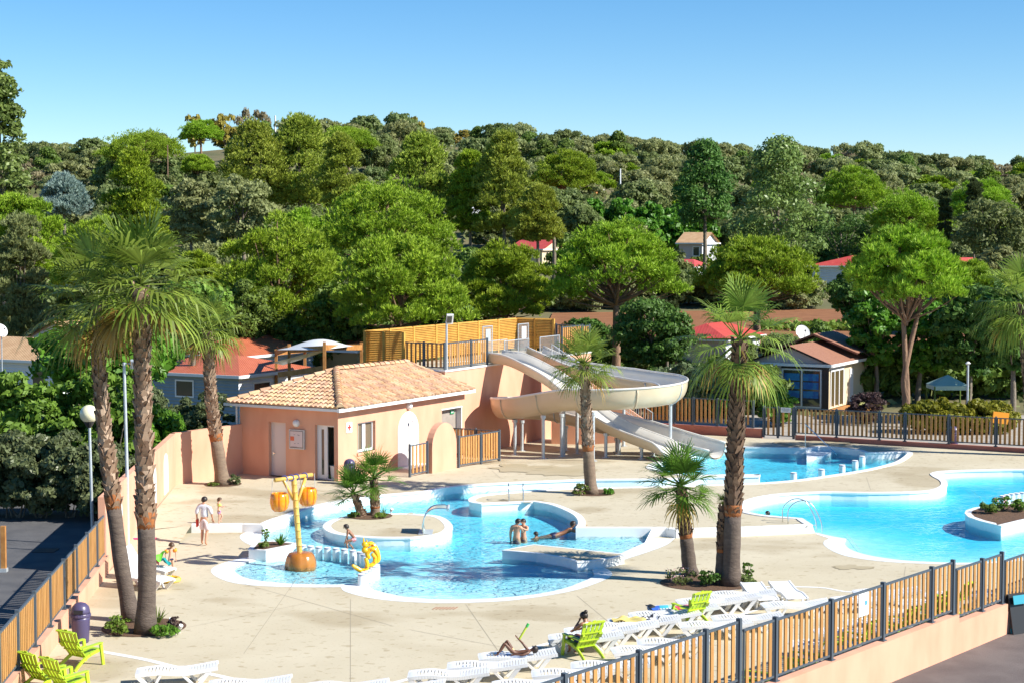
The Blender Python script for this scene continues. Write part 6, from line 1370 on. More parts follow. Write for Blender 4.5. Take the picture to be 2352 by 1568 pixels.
# white entry steps of the back pool
b = MB(); s0 = [G(*z4(*p), ZU).xy for p in ((1018, 290), (1110, 279), (1200, 286), (1120, 320), (1022, 330))]; b.prism([tuple(p) for p in s0], -.3, .12); tag(b.build('pool_steps', M['white_tile']), 'white tiled entry steps in the back corner of the back pool', 'steps')
def pillars(name, label, pts, r, h, group):
    o0 = None
    for p in pts:
        p = Vector((p[0], p[1], 0))
        if o0 is None:
            o0 = thing(name, label, 'pillar', p, 0, group); b = MB(); b.lathe([(r * .97, -.9), (r * .97, h - .05)], 18); b.build('shaft', M['white_tile'], o0); b = MB(); b.lathe([(r * .99, 0), (r, .012), (r, .035), (r * .94, .05)], 18, (0, 0, h - .05)); b.build('cap', mat('grey_rim_tile', (.30, .33, .42), None, rough=.4), o0); b = MB(); b.lathe([(r * .9, 0), (r * .9, .006)], 18, (0, 0, h - .002)); b.build('cap_top', M['white'], o0)
        else: dup(o0, label, p)
zz2 = lambda x, y, z: G(*z2(x, y), z)
pillars('stepping_pillar', 'short white tiled pillar in the row crossing the lagoon shallows', [zz2(x, y, .34) for x, y in ((855, 1062), (912, 1068), (972, 1075), (1035, 1079), (1098, 1084), (1160, 1091), (1222, 1100), (1275, 1112), (1305, 1130))], .125, .34, 'stepping pillars in the lagoon')
z8 = lambda x, y: (765.625 + x * .13672, 1133.1 + y * .13672)
pillars('stepping_pillar', 'short white tiled pillar under the yellow serpents at the lagoon front', [G(*z8(x, y), .36) for x, y in ((475, 1345), (525, 1312), (580, 1282), (630, 1250), (685, 1215), (722, 1185))], .125, .36, 'pillars under the yellow serpents')
pillars('stepping_pillar', 'white tiled pillar standing in the back pool', [G(*z4(x, y), .32) for x, y in ((941, 441), (1112, 420), (1238, 394), (1318, 367), (1361, 340))], .155, .32, 'pillars in the back pool')
pillars('stepping_pillar', 'white tiled pillar behind the planter of the turquoise pool', [G(*z4(x, y), .36) for x, y in ((2222, 582), (2248, 576), (2276, 570), (2308, 566), (2342, 562))], .14, .36, 'pillars in the turquoise pool')
# bucket fountain
bf = thing('bucket_fountain', 'orange and yellow bamboo style fountain pole with two tipping buckets', 'water play', zz2(838, 1212, 0)); M['bamboo'] = mat('bamboo_yellow', (.62, .38, .07), (.70, .46, .11), 3, .35, coat=.2)
b = MB(); n = 40; prof = [(.50, -.3), (.53, 0), (.52, .12), (.46, .32), (.38, .42), (.2, .45), (.01, .46)]; v = []
for r, z in prof:
    for k in range(n): t = 2 * PI * k / n; rr = r * (1 - .07 * max(0, math.cos(5 * t)) ** 6); v.append((rr * math.cos(t), rr * math.sin(t), z))
b.add(v, [(i * n + k, i * n + (k + 1) % n, (i + 1) * n + (k + 1) % n, (i + 1) * n + k) for i in range(len(prof) - 1) for k in range(n)]); b.build('base', mat('orange_brown_base', (.36, .12, .015), (.46, .18, .03), 2, .25, coat=.4), bf, smooth=True)
b = MB(); topp = Vector((-.22, .05, 2.95)); pr = []
for k in range(10):
    z0_, z1_ = .4 + k * .255, .4 + (k + 1) * .255
    for zq, rq in ((z0_, .105), (z0_ + .02, .092), (z1_ - .03, .09), (z1_, .1)): pr.append((topp * (zq / 2.95), rq))
b.tube([Vector((p.x, p.y, p.z)) for p, _ in pr], [r for _, r in pr], 14); b.build('pole', M['bamboo'], bf, smooth=True)
bd_ = Vector((.62, .78, 0)); b = MB(); b.tube([topp - bd_ * .85 + Vector((0, 0, -.02)), topp + bd_ * .85 + Vector((0, 0, -.02))], .07, 12); b.build('crossbar', M['bamboo'], bf, smooth=True)
b = MB(); b.tube([topp + bd_ * .6, topp + Vector((.08, 0, -.95))], .055, 10); b.build('brace', M['bamboo'], bf, smooth=True); b = MB(); b.tube([topp - bd_ * .5, topp + Vector((-.02, -.0, -.75))], .055, 10); b.build('brace', M['bamboo'], bf, smooth=True)
for q in (-.42, -.12, .12, .5): b = MB(); b.tube([topp + bd_ * q + Vector((.1 * math.sin(t), 0, .1 * math.cos(t) - .02)) for t in (2 * PI * k / 12 for k in range(12))], .02, 6, closed=True); b.build('blue_ring', mat('blue_hose', (.08, .09, .32), None, rough=.4) if 'blue_hose' not in MATS else MATS['blue_hose'], bf)
def pumpkin(parent, c):
    b = MB(); n = 48; prof = [(.05, -.31), (.19, -.29), (.27, -.2), (.325, 0), (.31, .2), (.28, .3), (.26, .31), (.25, .28), (.28, 0), (.1, -.22)]; v = []
    for r, z in prof:
        for k in range(n): t = 2 * PI * k / n; rr = r * (1 - .05 * (.5 + .5 * math.cos(8 * t)) ** 4); v.append((c.x + rr * math.cos(t), c.y + rr * math.sin(t), c.z + z))
    b.add(v, [(i * n + k, i * n + (k + 1) % n, (i + 1) * n + (k + 1) % n, (i + 1) * n + k) for i in range(len(prof) - 1) for k in range(n)]); b.mi = [1 if (k % 6 in (0,)) else 0 for i in range(len(prof) - 1) for k in range(n)]
    o = b.build('bucket', [mat('orange_bucket', (.85, .29, .004), None, rough=.25, coat=.5) if 'orange_bucket' not in MATS else MATS['orange_bucket'], mat('red_orange_stripe', (.75, .13, .005), None, rough=.25, coat=.5) if 'red_orange_stripe' not in MATS else MATS['red_orange_stripe']], parent, smooth=True)
    for s in (-1, 1): w_ = MB(); w_.tube([c + Vector((s * .25, 0, .28)), c + Vector((s * .23, 0, .8))], .008, 4); w_.build('hanger', M['galv'], o)
pumpkin(bf, topp - bd_ * .62 + Vector((-.02, 0, -.78))); pumpkin(bf, topp + bd_ * .62 + Vector((.02, 0, -.75)))
# yellow serpents
sp_ = thing('serpent_sprayer', 'yellow water spraying serpents coiled over the white pillars', 'water play', G(*z8(600, 1290), .36)); D0 = sp_.location.y
def ser(pts, r, dy):
    p = cr([at(*z8(x, y), D0 + dy + ddy) for x, y, ddy in pts], 5); n = len(p); b = MB(); b.tube(p, [r * (.55 + .45 * min(1, 5 * i / n)) * (.8 + .2 * min(1, 4 * (n - i) / n)) for i in range(n)], 12); o = b.build('serpent', M['yellow'], sp_, world=True, smooth=True); k = n // 2
    for i in (k, k + 5): s = MB(); s.sphere(p[min(i, n - 1)] + Vector((0, -r * .9, 0)), .025, 8, 6); q = s.build('red_spot', M['red']); q.parent = o; q.data.transform(wmat(o).inverted())
    return p
ser([(315, 1195, -.05), (380, 1240, 0), (470, 1290, .05), (545, 1270, .1), (570, 1190, .12), (545, 1080, .1)], .072, 0)
ser([(580, 1205, .1), (640, 1195, .15), (690, 1150, .2), (695, 1070, .22), (650, 1005, .2)], .07, .15)
ser([(690, 1165, .3), (745, 1120, .35), (750, 1040, .4), (700, 950, .4), (640, 930, .38), (570, 1000, .36), (600, 1090, .36)], .08, .2)
ser([(735, 1120, .5), (745, 1010, .5), (700, 900, .5), (640, 840, .5), (590, 850, .46), (560, 880, .42)], .082, .35)
for x, y, s in ((530, 850, 1.1), (530, 945, 1.15)):
    b = MB(); c = at(*z8(x, y), D0 + .55); b.sphere(c, .105 * s, 14, 10, (.9, .8, .85)); b.sphere(c + Vector((-.04, -.02, .13)), .05, 10, 8, (.55, .6, 1.9)); b.sphere(c + Vector((.06, -.02, .10)), .04, 10, 8, (.6, .6, 1.5)); b.build('serpent_head', M['yellow'], sp_, world=True, smooth=True)
j = MB()
for k in range(26):
    a = at(*z8(random.uniform(150, 460), random.uniform(830, 1250)), D0 + random.uniform(-.3, .4)); j.bar(a, a + Vector((.04, 0, random.uniform(.02, .06))), .006, .006)
tag(j.build('water_spray', M['white']), 'white droplets of water spray around the climbing boy', 'water spray', kind='stuff')
# curved waterfall spout on the island
wf_ = thing('waterfall_spout', 'curved steel sheet waterfall spout at the right end of the round island', 'fountain', G(*z3(150, 968), .27)); b = MB(); pr = [(-.12, 0), (-.16, .25), (-.12, .5), (.0, .75), (.22, .9), (.55, .93), (.75, .9)]; pr = [(p.x, p.y) for p in cr([(x, z, 0) for x, z in pr], 4)]
hw = .5
def sheet2(mb, t, y0, y1):
    v = []
    for x, z in pr: v += [(x + .25, y0, z), (x + .25, y1, z)]
    n = len(pr); mb.add(v, [(2 * i, 2 * i + 1, 2 * i + 3, 2 * i + 2) for i in range(n - 1)])
sheet2(b, 0, -.42, .42); b.build('sheet', mat('glazed_spout', (.45, .60, .55), None, rough=.15, metal=.3), wf_, smooth=True)
for y in (-.43, .43): b = MB(); b.tube([(x + .25, y, z) for x, z in pr], .022, 6); b.build('side_rail', M['steel'], wf_)
b = MB(); b.tube([(pr[-1][0] + .25, -.43, pr[-1][1]), (pr[-1][0] + .25, .43, pr[-1][1])], .05, 8); b.build('nozzle', M['galv'], wf_); b = MB(); b.box((.2, 0, .012), (.5, 1.0, .02)); b.build('base_plate', M['galv'], wf_)
# ================================================================== FURNITURE
def make_lounger(label, loc, rz):
    e = thing('sun_lounger', label, 'sun lounger', loc, rz, 'white slatted sun loungers'); pr = cr([(0, 0, .325), (.15, 0, .35), (.55, 0, .38), (.95, 0, .345), (1.25, 0, .35), (1.6, 0, .40), (1.95, 0, .455)], 6)
    for s in (-1, 1):
        b = MB()
        for p, q in zip(pr, pr[1:]): b.bar(p + Vector((0, s * .315, -.015)), q + Vector((.005, s * .315, -.015)), .05, .085)
        b.build('side_rail', M['plastic_white'], e)
    b = MB(); n = 30; L = len(pr) - 1
    for k in range(n):
        t = (k + .5) / n * L; i = int(t); p = pr[i].lerp(pr[i + 1], t - i); d = (pr[i + 1] - pr[i]); b.box((p.x, 0, p.z + .005), (.056, .60, .014), 0, 0, -math.atan2(d.z, d.x))
    b.build('slatted_bed', M['plastic_white'], e)
    for (x0, z0, x1) in ((.05, .3, .34), (.62, .36, .42), (1.12, .3, 1.42), (1.78, .42, 1.46)):
        for s in (-1, 1): b = MB(); b.bar((x0, s * .31, z0), (x1, s * .29, .0), .05, .10 if x0 < .1 or x0 > 1.7 else .06, (1, 0, 0)); b.build('leg', M['plastic_white'], e)
    return e
LG = []
def lounger(label, u, v, z, rz, rev=False):
    p = G(u, v, z); p.z = 0
    if rev: p = p + Vector((math.cos(rz + PI), math.sin(rz + PI), 0)) * 0
    if not LG: LG.append(make_lounger(label, p, rz)); return LG[0]
    o = dup(LG[0], label, p, rz); LG.append(o); return o
R1 = math.radians(2)
row1 = [((938, 1549), 'lounger nearest the bottom edge in the front row, first from the left'), ((1028, 1530), 'second lounger from the left in the row along the foreground fence'), ((1100, 1509), 'lounger carrying the child who lies on its back'), ((1261, 1465), 'lounger right behind the woman in the lime chair'), ((1297, 1450), 'lounger with a pale patterned cloth behind the woman in the lime chair'), ((1398, 1428), 'lounger holding the yellow towel and sunglasses bag'), ((1490, 1400), 'lounger covered by the rainbow towel'), ((1556, 1383), 'lounger just behind the rainbow towel lounger'), ((1346, 1440), 'lounger squeezed between the pale cloth lounger and the yellow towel lounger'), ((1447, 1414), 'lounger squeezed between the yellow towel and the rainbow towel'), ((1594, 1375), 'lounger squeezed in just before the last one of the front row'), ((1628, 1366), 'last lounger of the front row, nearest the shaded palm bed')]
for k, (p, lab) in enumerate(row1): lounger('white ' + lab, *p, .33, R1 + random.uniform(-.05, .05))
row2 = [((1132, 1574), 'first white lounger of the back row at the bottom edge'), ((1222, 1548), 'second white lounger of the back row by the fence post'), ((1312, 1529), 'white back row lounger straight behind the lying child'), ((1406, 1495), 'white back row lounger right of the woman in the lime chair'), ((1464, 1476), 'white back row lounger in front of the empty lime chair'), ((1562, 1437), 'white back row lounger right of the empty lime chair'), ((1636, 1421), 'white lounger under the middle fence posts'), ((1752, 1391), 'white lounger standing alone near the foot of the end on pair'), ((1912, 1378), 'white lounger seen above the fence notice'), ((1962, 1361), 'rightmost white lounger above the foreground fence')]
for p, lab in row2: lounger(lab, *p, .33, R1 + random.uniform(-.06, .06))
for (u, v), lab in (((1765, 1377), 'left one of two white loungers seen end on beside the shaded bed'), ((1832, 1374), 'right one of two white loungers seen end on beside the shaded bed')): lounger(lab, u, v, .33, math.radians(97))
p = G(500, 1528, .48); o = lounger('single white lounger at the bottom left beside the white deck line', 313, 1543, .33, math.radians(8))
lounger('white lounger cut by the bottom edge right of the single left lounger', 478, 1572, .33, math.radians(4)); lounger('white lounger barely showing at the bottom edge centre left', 700, 1578, .33, math.radians(0)); lounger('white lounger barely showing at the bottom edge centre', 830, 1580, .33, math.radians(0))
o = lounger('white lounger with raised back and pink towel behind the tall left palms', 385, 1333, .33, math.radians(150)); o2 = lounger('white lounger with bags and teal towel beside the child with armbands', 392, 1309, .33, math.radians(160))
for k, (t, q) in enumerate(((6.6, 2.1), (8.2, 2.3), (9.7, 2.2), (11.3, 2.4), (12.9, 2.3), (14.4, 2.2))):
    f = Vector(FL(t)); lounger('white lounger standing close behind the foreground pickets', 1176, 1400, .33, R1 + random.uniform(-.08, .08)); LG[-1].location = (f.x - FD.y * q - .6, f.y + FD.x * q, 0); LG[-1]['group'] = 'white loungers close behind the foreground fence'
# raised backrests for those two
for q, lab in ((o, 0), (o2, 1)):
    for ch in list(q.children):
        if ch.name.startswith('slatted_bed') or ch.name.startswith('side_rail'):
            ch.data = ch.data.copy()
            for vx in ch.data.vertices:
                if vx.co.x > 1.2: t = vx.co.x - 1.2; vx.co.x = 1.2 + t * .62; vx.co.z += t * .72
def make_chair(label, loc, rz):
    e = thing('garden_chair', label, 'chair', loc, rz, 'lime green plastic garden chairs')
    bt, bb = Vector((-.42, 0, 1.03)), Vector((-.05, 0, .30)); d = bt - bb
    for k in range(5):
        y = (k - 2) * .128; top = 1.0 - .03 * abs(k - 2); b = MB(); n = 5; pts = [bb + d * (top * i / n) + Vector((-.05 * math.sin(PI * i / n), y * (1 + .15 * i / n), 0)) for i in range(n + 1)]
        for p, q in zip(pts, pts[1:]): b.bar(p, q + (q - p) * .03, .108, .02, (1, 0, .6))
        b.build('back_slat', M['lime'], e)
    b = MB()
    for t in (.25, .55, .93): p = bb + d * t; b.bar(p + Vector((-.05, -.32, 0)), p + Vector((-.05, .32, 0)), .03, .06, (1, 0, .5))
    b.build('back_rail', M['lime'], e)
    b = MB()
    for k in range(6): t = k / 5; b.box((-.05 + .52 * t, 0, .30 + .09 * t), (.095, .56, .02), 0, 0, -.17)
    b.build('seat', M['lime'], e)
    for s in (-1, 1):
        b = MB(); b.box((.12, s * .33, .56), (.68, .11, .025), 0, 0, -.06); b.bar((-.22, s * .32, .53), (-.34, s * .28, .66), .1, .03); b.build('armrest', M['lime'], e)
        b = MB(); b.bar((.44, s * .31, .57), (.50, s * .33, 0), .05, .08, (1, 0, 0)); b.bar((.44, s * .29, .38), (.1, s * .29, .33), .03, .07); b.build('front_leg', M['lime'], e)
        b = MB(); pts = cr([(.40, s * .27, .39), (.0, s * .28, .28), (-.28, s * .30, .12), (-.42, s * .31, 0)], 4)
        for p, q in zip(pts, pts[1:]): b.bar(p, q, .04, .08)
        b.build('back_leg', M['lime'], e)
    return e
CH = []
def chair(label, p, rz):
    if not CH: CH.append(make_chair(label, p, rz)); return
    CH.append(dup(CH[0], label, p, rz))
CHAIRS = [('lime green garden chair facing right beside the aubergine bin', G(182, 1530), math.radians(56)), ('lime green garden chair at the bottom left corner behind another one', G(94, 1584), math.radians(52)), ('lime green garden chair overlapping the one in the bottom left corner', G(146, 1598), math.radians(50)),
          ('lime green garden chair in which the woman sits', G(1342, 1508), math.radians(126)), ('empty lime green garden chair by the rainbow towel', G(1590, 1434), math.radians(126))]
for a in CHAIRS: chair(*a)
for t, q, rz, lab in ((7.2, 1.2, 2.6, 'lime green chair behind the pickets left of the fence notice'), (4.6, 1.1, 2.9, 'lime green chair behind the pickets at the stepped wall'), (9.6, 1.2, 2.4, 'lime green chair behind the pickets right of the fence notice'), (11.6, 1.3, 2.2, 'lime green chair behind the narrow fence bay'), (2.2, 1.0, 2.8, 'lime green chair behind the lower pickets at bottom centre'), (13.6, 1.5, 2.4, 'lime green chair behind the last tall fence bay')):
    f = Vector(FL(t)); chair(lab, Vector((f.x - FD.y * q, f.y + FD.x * q, 0)), rz)
# bins
def litter_bin(label, loc, sc=1.0):
    e = thing('litter_bin', label, 'bin', loc, 0, 'dome topped litter bins', sc); b = MB(); b.lathe([(.20, 0), (.215, .03), (.245, .62), (.25, .70)], 24); b.build('body', M['bin'], e, smooth=True)
    b = MB(); b.lathe([(.262, .70), (.275, .71), (.275, .77), (.262, .79)], 24); b.build('collar', M['bin'], e); b = MB(); b.lathe([(.255, .785), (.25, .86), (.22, .97), (.15, 1.05), (.05, 1.085), (.005, 1.09)], 24); b.build('dome', M['bin'], e, smooth=True)
    b = MB(); b.box((0, -.235, .86), (.24, .06, .1), 0, -.25); b.build('flap', M['black'], e); return e
lb = litter_bin('aubergine dome topped bin by the left picket fence', G(186, 1474)); dup(lb, 'aubergine dome topped bin at the corner of the pool house', G(803, 1110, ZU), .3); dup(lb, 'aubergine dome topped bin against the far fence', G(2190, 1027, ZU), -.4)
# small things
def cloth(name, label, cat, c, sx, sy, m, rz=0.0, hgt=.05, seed=0):
    b = MB(); nx, ny = 14, 10; v = []
    for i in range(nx + 1):
        for j in range(ny + 1):
            x, y = (i / nx - .5) * sx, (j / ny - .5) * sy; z = hgt * (.35 + 1.0 * noise.noise(Vector((x * 4 + seed, y * 4, seed * .7)))); v.append((x + .05 * noise.noise(Vector((y * 5, seed, 1))), y + .05 * noise.noise(Vector((x * 5, seed, 2))), max(.0, z)))
    v += [(p[0], p[1], p[2] - .012) for p in v]; N = (nx + 1) * (ny + 1); fs = [(i * (ny + 1) + j, (i + 1) * (ny + 1) + j, (i + 1) * (ny + 1) + j + 1, i * (ny + 1) + j + 1) for i in range(nx) for j in range(ny)]; b.add(v, fs + [tuple(q + N for q in f)[::-1] for f in fs]); o = b.build(name, m, smooth=True); o.location = c; o.rotation_euler = (0, 0, rz); return tag(o, label, cat)
def rainbow():
    m = bpy.data.materials.new('rainbow_cloth'); m.use_nodes = True; n = m.node_tree.nodes; l = m.node_tree.links; tc = n.new('ShaderNodeTexCoord'); sx = n.new('ShaderNodeSeparateXYZ'); l.new(tc.outputs['Generated'], sx.inputs[0]); r = n.new('ShaderNodeValToRGB'); r.color_ramp.interpolation = 'CONSTANT'; e = r.color_ramp.elements; e[0].color = (.03, .12, .5, 1); e[1].position = .18; e[1].color = (.05, .4, .5, 1)
    for p, c in ((.36, (.3, .6, .45, 1)), (.5, (.65, .04, .10, 1)), (.66, (.75, .25, .3, 1)), (.8, (.6, .05, .05, 1)), (.92, (.1, .1, .15, 1))): q = e.new(p); q.color = c
    l.new(sx.outputs[0], r.inputs[0]); l.new(r.outputs[0], n['Principled BSDF'].inputs['Base Color']); n['Principled BSDF'].inputs['Roughness'].default_value = .9; return m
def on_l(i, x, y, dz_=0.0):
    o = LG[i]; c, s = math.cos(o.rotation_euler.z), math.sin(o.rotation_euler.z); zt = float(np.interp(x, [0, .15, .55, .95, 1.25, 1.6, 1.95], [.33, .35, .38, .345, .35, .40, .455])); return o.location + Vector((c * x - s * y, s * x + c * y, zt + .012 + dz_))
cloth('towel', 'rainbow striped beach towel spread on a front row lounger', 'towel', on_l(6, .75, 0), 1.35, .55, rainbow(), R1, .06, 3); cloth('towel', 'crumpled yellow towel on a front row lounger', 'towel', on_l(5, .55, -.02), .9, .5, mat('yellow_towel', (.62, .48, .12), (.68, .56, .2), 8, .95), R1, .1, 5); cloth('towel', 'pale lilac patterned cloth on the lounger behind the woman', 'towel', on_l(4, 1.15, -.05), .5, .4, mat('lilac_cloth', (.55, .52, .68), (.75, .74, .8), 12, .9), .3, .08, 7)
cloth('bikini_bag', 'black and white bundle of clothes on a front row lounger', 'clothes', on_l(5, 1.1, .08), .55, .35, mat('black_white_cloth', (.03, .03, .04), (.75, .75, .75), 9, .9, lo=.48, hi=.52), .4, .16, 9); cloth('dark_bag', 'black bag at the foot of the rainbow towel lounger', 'bag', on_l(6, .08, .1), .22, .3, M['black'], .2, .2, 11)
cloth('towel', 'blue towel under the child lying on the lounger', 'towel', on_l(2, .8, 0), .8, .5, mat('blue_towel', (.30, .42, .68), (.55, .62, .78), 9, .95), R1, .03, 13)
p = G(330, 1296); cloth('towel', 'pink towel over the raised back of the lounger behind the palms', 'towel', Vector((p.x, p.y + .2, .85)), .75, .3, mat('pink_towel', (.70, .03, .16), None, rough=.95), .1, .1, 15); cloth('towel', 'blue cushion bundle on the lounger behind the tall palms', 'towel', G(318, 1313, .4), .35, .3, mat('blue_bundle', (.04, .16, .6), None, rough=.9), .1, .2, 17)
cloth('towel', 'teal towel heap on the lounger beside the child with armbands', 'towel', G(366, 1297, .45), .6, .5, mat('teal_towel', (.01, .26, .27), None, rough=.95), .5, .35, 19); cloth('beach_bag', 'dark red bag beside the teal towel', 'bag', G(352, 1302, .45), .35, .3, mat('dark_red_bag', (.35, .04, .05), None), .2, .3, 21); cloth('towel', 'bright green float leaning above the teal towel', 'float', G(363, 1285, .75), .4, .4, mat('green_float', (.16, .60, .04), None, rough=.5), .9, .35, 23)
b = MB(); c = G(391, 1335); b.tube([(c.x + .27 * math.cos(t), c.y + .27 * math.sin(t), .075) for t in (2 * PI * k / 24 for k in range(24))], .075, 10, closed=True); tag(b.build('swim_ring', mat('yellow_vinyl', (.75, .66, .16), (.72, .45, .03), 1.5, .25, lo=.49, hi=.51), smooth=True), 'yellow inflatable swim ring on the deck by the child with armbands', 'swim ring')
b = MB(); c = on_l(2, 1.02, .12, .38); b.tube([c, c + Vector((.2, .03, .34))], .028, 8); o = tag(b.build('foam_stick', mat('yellow_green_foam', (.5, .62, .06), None, rough=.7)), 'yellow and green foam stick held up by the lying child', 'toy')
b = MB(); b.tube([c + Vector((.19, .028, .32)), c + Vector((.235, .035, .40))], .036, 8); q = b.build('stick_tip', mat('green_tip', (.06, .5, .1), None)); q.parent = o
b = MB(); c = G(2340, 1452, -.27)
ab = thing('sandwich_board', 'black sandwich board with teal border at the right edge on the road', 'sign', c, .5); b = MB(); b.box((0, 0, .55), (.65, .03, 1.12), 0, -.2); b.box((0, .3, .55), (.65, .03, 1.12), 0, .25); b.build('board', M['black'], ab); b = MB(); b.box((0, -.015, .08), (.64, .015, .14), 0, -.2); b.box((0, -.02, .95), (.5, .02, .25), 0, -.2); b.build('print', mat('teal_print', (.02, .30, .40), None), ab)
c = Vector((X(2303, 90), 90, 0)); b = MB(); bx_ = thing('orange_board', 'orange kiosk panel behind the far fence near the right edge', 'board', c); b.box((0, 0, 1.4), (.9, .08, .6), .2, 0, .12); b.build('panel', mat('orange_panel', (.72, .28, .02), None, rough=.4), bx_); b = MB(); b.box((-.5, .05, .6), (.08, .08, 1.2)); b.box((.5, .05, .6), (.08, .08, 1.2)); b.build('frame', M['galv'], bx_)
for u, lab in ((2165, 'left white plastic chair in the shade by the gazebo'), (2195, 'right white plastic chair in the shade by the gazebo')):
    chair(lab, Vector((X(u, 99), 99, .05)), 2.0); CH[-1]['group'] = 'white chairs by the gazebo'
    for ch in CH[-1].children: ch.data = ch.data.copy(); ch.data.materials[0] = M['plastic_white']
# ================================================================== PEOPLE
SKIN = {'fair': mat('fair_skin', (.58, .34, .23), None, rough=.5), 'tan': mat('tanned_skin', (.55, .28, .17), None, rough=.45), 'brown': mat('brown_skin', (.30, .135, .07), None, rough=.45), 'dark': mat('deep_brown_skin', (.13, .055, .03), None, rough=.45)}
HAIR = {'dark': mat('dark_hair', (.02, .013, .009), None, rough=.5), 'brown': mat('brown_hair', (.09, .045, .02), None, rough=.5)}
def skin_mesh(verts, edges, radii, root=0, sub=1):
    me = bpy.data.meshes.new('body_cage'); me.from_pydata([tuple(v) for v in verts], edges, []); o = bpy.data.objects.new('body_cage', me); COL.objects.link(o)
    o.modifiers.new('Skin', 'SKIN'); md = o.modifiers['Skin']; md.use_smooth_shade = True; md.branch_smoothing = .6
    if not me.skin_vertices: 
        bm = bmesh.new(); bm.from_mesh(me); bm.verts.layers.skin.verify(); bm.to_mesh(me); bm.free()
    for i, r in enumerate(radii):
        d = me.skin_vertices[0].data[i]; d.radius = r if isinstance(r, tuple) else (r, r); d.use_root = (i == root)
    s = o.modifiers.new('Sub', 'SUBSURF'); s.levels = sub; s.render_levels = sub
    dg = bpy.context.evaluated_depsgraph_get(); ev = o.evaluated_get(dg); out = bpy.data.meshes.new_from_object(ev); bpy.data.objects.remove(o); bpy.data.meshes.remove(me); return out
DEF = dict(pel=(0, 0, .94), wst=(0, .0, 1.08), cst=(0, .0, 1.28), nek=(0, -.01, 1.47), hed=(0, .015, 1.60), top=(0, .01, 1.69), lsh=(-.17, -.01, 1.41), rsh=(.17, -.01, 1.41), lel=(-.23, -.03, 1.14), rel=(.23, -.03, 1.14), lwr=(-.24, .03, .90), rwr=(.24, .03, .90),
           lhp=(-.09, 0, .90), rhp=(.09, 0, .90), lkn=(-.10, .02, .49), rkn=(.10, .02, .49), lan=(-.10, -.02, .08), ran=(.10, -.02, .08), lto=(-.11, .14, .03), rto=(.11, .14, .03))
def person(label, loc, rz, sc, pose, skin='tan', hair='dark', shorts=None, shirt=None, face=(0, 1, 0), group=None, slim=1.0, hair_long=False, bun=False, fem=False, headr=1.0, extra=None):
    J = dict(DEF); J.update(pose); J = {k: Vector(v) for k, v in J.items()}
    e = thing('person', label, 'person', loc, rz, group, sc)
    V = []; E_ = []; R = []; ix = {}
    def add(k, p, r, par=None):
        ix[k] = len(V); V.append(Vector(p)); R.append(r)
        if par is not None: E_.append((ix[par], ix[k]))
    s = slim
    add('pel', J['pel'], (.125 * s, .10 * s)); add('wst', J['wst'], (.115 * s, .09 * s), 'pel'); add('cst', J['cst'], (.135 * s, .10 * s), 'wst'); ub = J['cst'].lerp(J['nek'], .6); add('ubk', ub, (.10 * s, .08 * s), 'cst'); add('nek', J['nek'], (.055, .055), 'ubk')
    hd = (J['hed'] - J['nek']); add('jaw', J['nek'].lerp(J['hed'], .55), (.066 * headr, .07 * headr), 'nek'); add('hed', J['hed'], (.088 * headr, .10 * headr), 'jaw'); add('top', J['top'], (.07 * headr, .08 * headr), 'hed')
    for q in 'lr':
        add(q + 'sh', J[q + 'sh'], .062 * s, 'ubk'); add(q + 'el', J[q + 'el'], .042 * s, q + 'sh'); wr = J[q + 'wr']; add(q + 'wr', wr, .028 * s, q + 'el'); d = (wr - J[q + 'el']).normalized(); sd_ = d.cross(Vector((0, 1, .3))).normalized(); pm = wr + d * .075; add(q + 'pm', pm, (.036, .018), q + 'wr')
        for f in range(4): o = sd_ * (.028 * (f - 1.5) / 1.5); l = (.075, .088, .083, .065)[f]; add(q + 'f%d' % f, pm + d * .035 + o * 1.05, .0095, q + 'pm'); add(q + 'g%d' % f, pm + d * (.035 + l) + o * 1.25 + d.cross(sd_) * .02, .0085, q + 'f%d' % f)
        sg = 1 if q == 'l' else -1; add(q + 'th', wr + d * .05 + sd_ * .045 * sg, .011, q + 'pm'); add(q + 't2', wr + d * .095 + sd_ * .06 * sg, .009, q + 'th')
        add(q + 'hp', J[q + 'hp'], .09 * s, 'pel'); mid = J[q + 'hp'].lerp(J[q + 'kn'], .5); add(q + 'md', mid, .078 * s, q + 'hp'); add(q + 'kn', J[q + 'kn'], .055 * s, q + 'md'); cf = J[q + 'kn'].lerp(J[q + 'an'], .35); add(q + 'cf', cf + (J[q + 'hp'] - J[q + 'kn']).cross(J[q + 'an'] - J[q + 'kn']) * 0, .054 * s, q + 'kn'); add(q + 'an', J[q + 'an'], .034, q + 'cf'); add(q + 'to', J[q + 'to'], (.038, .022), q + 'an')
    me = skin_mesh(V, E_, R); bm = bmesh.new(); bm.from_mesh(me)
    up = (J['top'] - J['hed']).normalized(); fw = Vector(face); fw = (fw - up * fw.dot(up)).normalized(); rt = fw.cross(up)
    def blob(c, r, scv=(1, 1, 1)):
        q = bmesh.ops.create_icosphere(bm, subdivisions=2, radius=r); Mx = Matrix((rt * scv[0], fw * scv[1], up * scv[2])).transposed()
        for v in q['verts']: v.co = Mx @ v.co + c
    hc = J['hed'] - up * .01; blob(hc + fw * .105 * headr - up * .025, .016, (.8, 1.2, 1.3)); blob(hc + fw * .098 * headr - up * .062, .014, (1.7, .6, .5))
    for q in (-1, 1): blob(hc + rt * .092 * headr * q - up * .012, .022, (.45, .8, 1.25))
    bm.to_mesh(me); bm.free(); me.materials.clear(); me.materials.append(SKIN[skin]); me.polygons.foreach_set('use_smooth', [True] * len(me.polygons))
    b = bpy.data.objects.new('body', me); COL.objects.link(b); b.parent = e
    for q in (-1, 1): m_ = MB(); m_.sphere(hc + fw * .092 * headr + rt * .036 * q + up * .005, .011, 8, 6); m_.build('eye', M['black'], e)
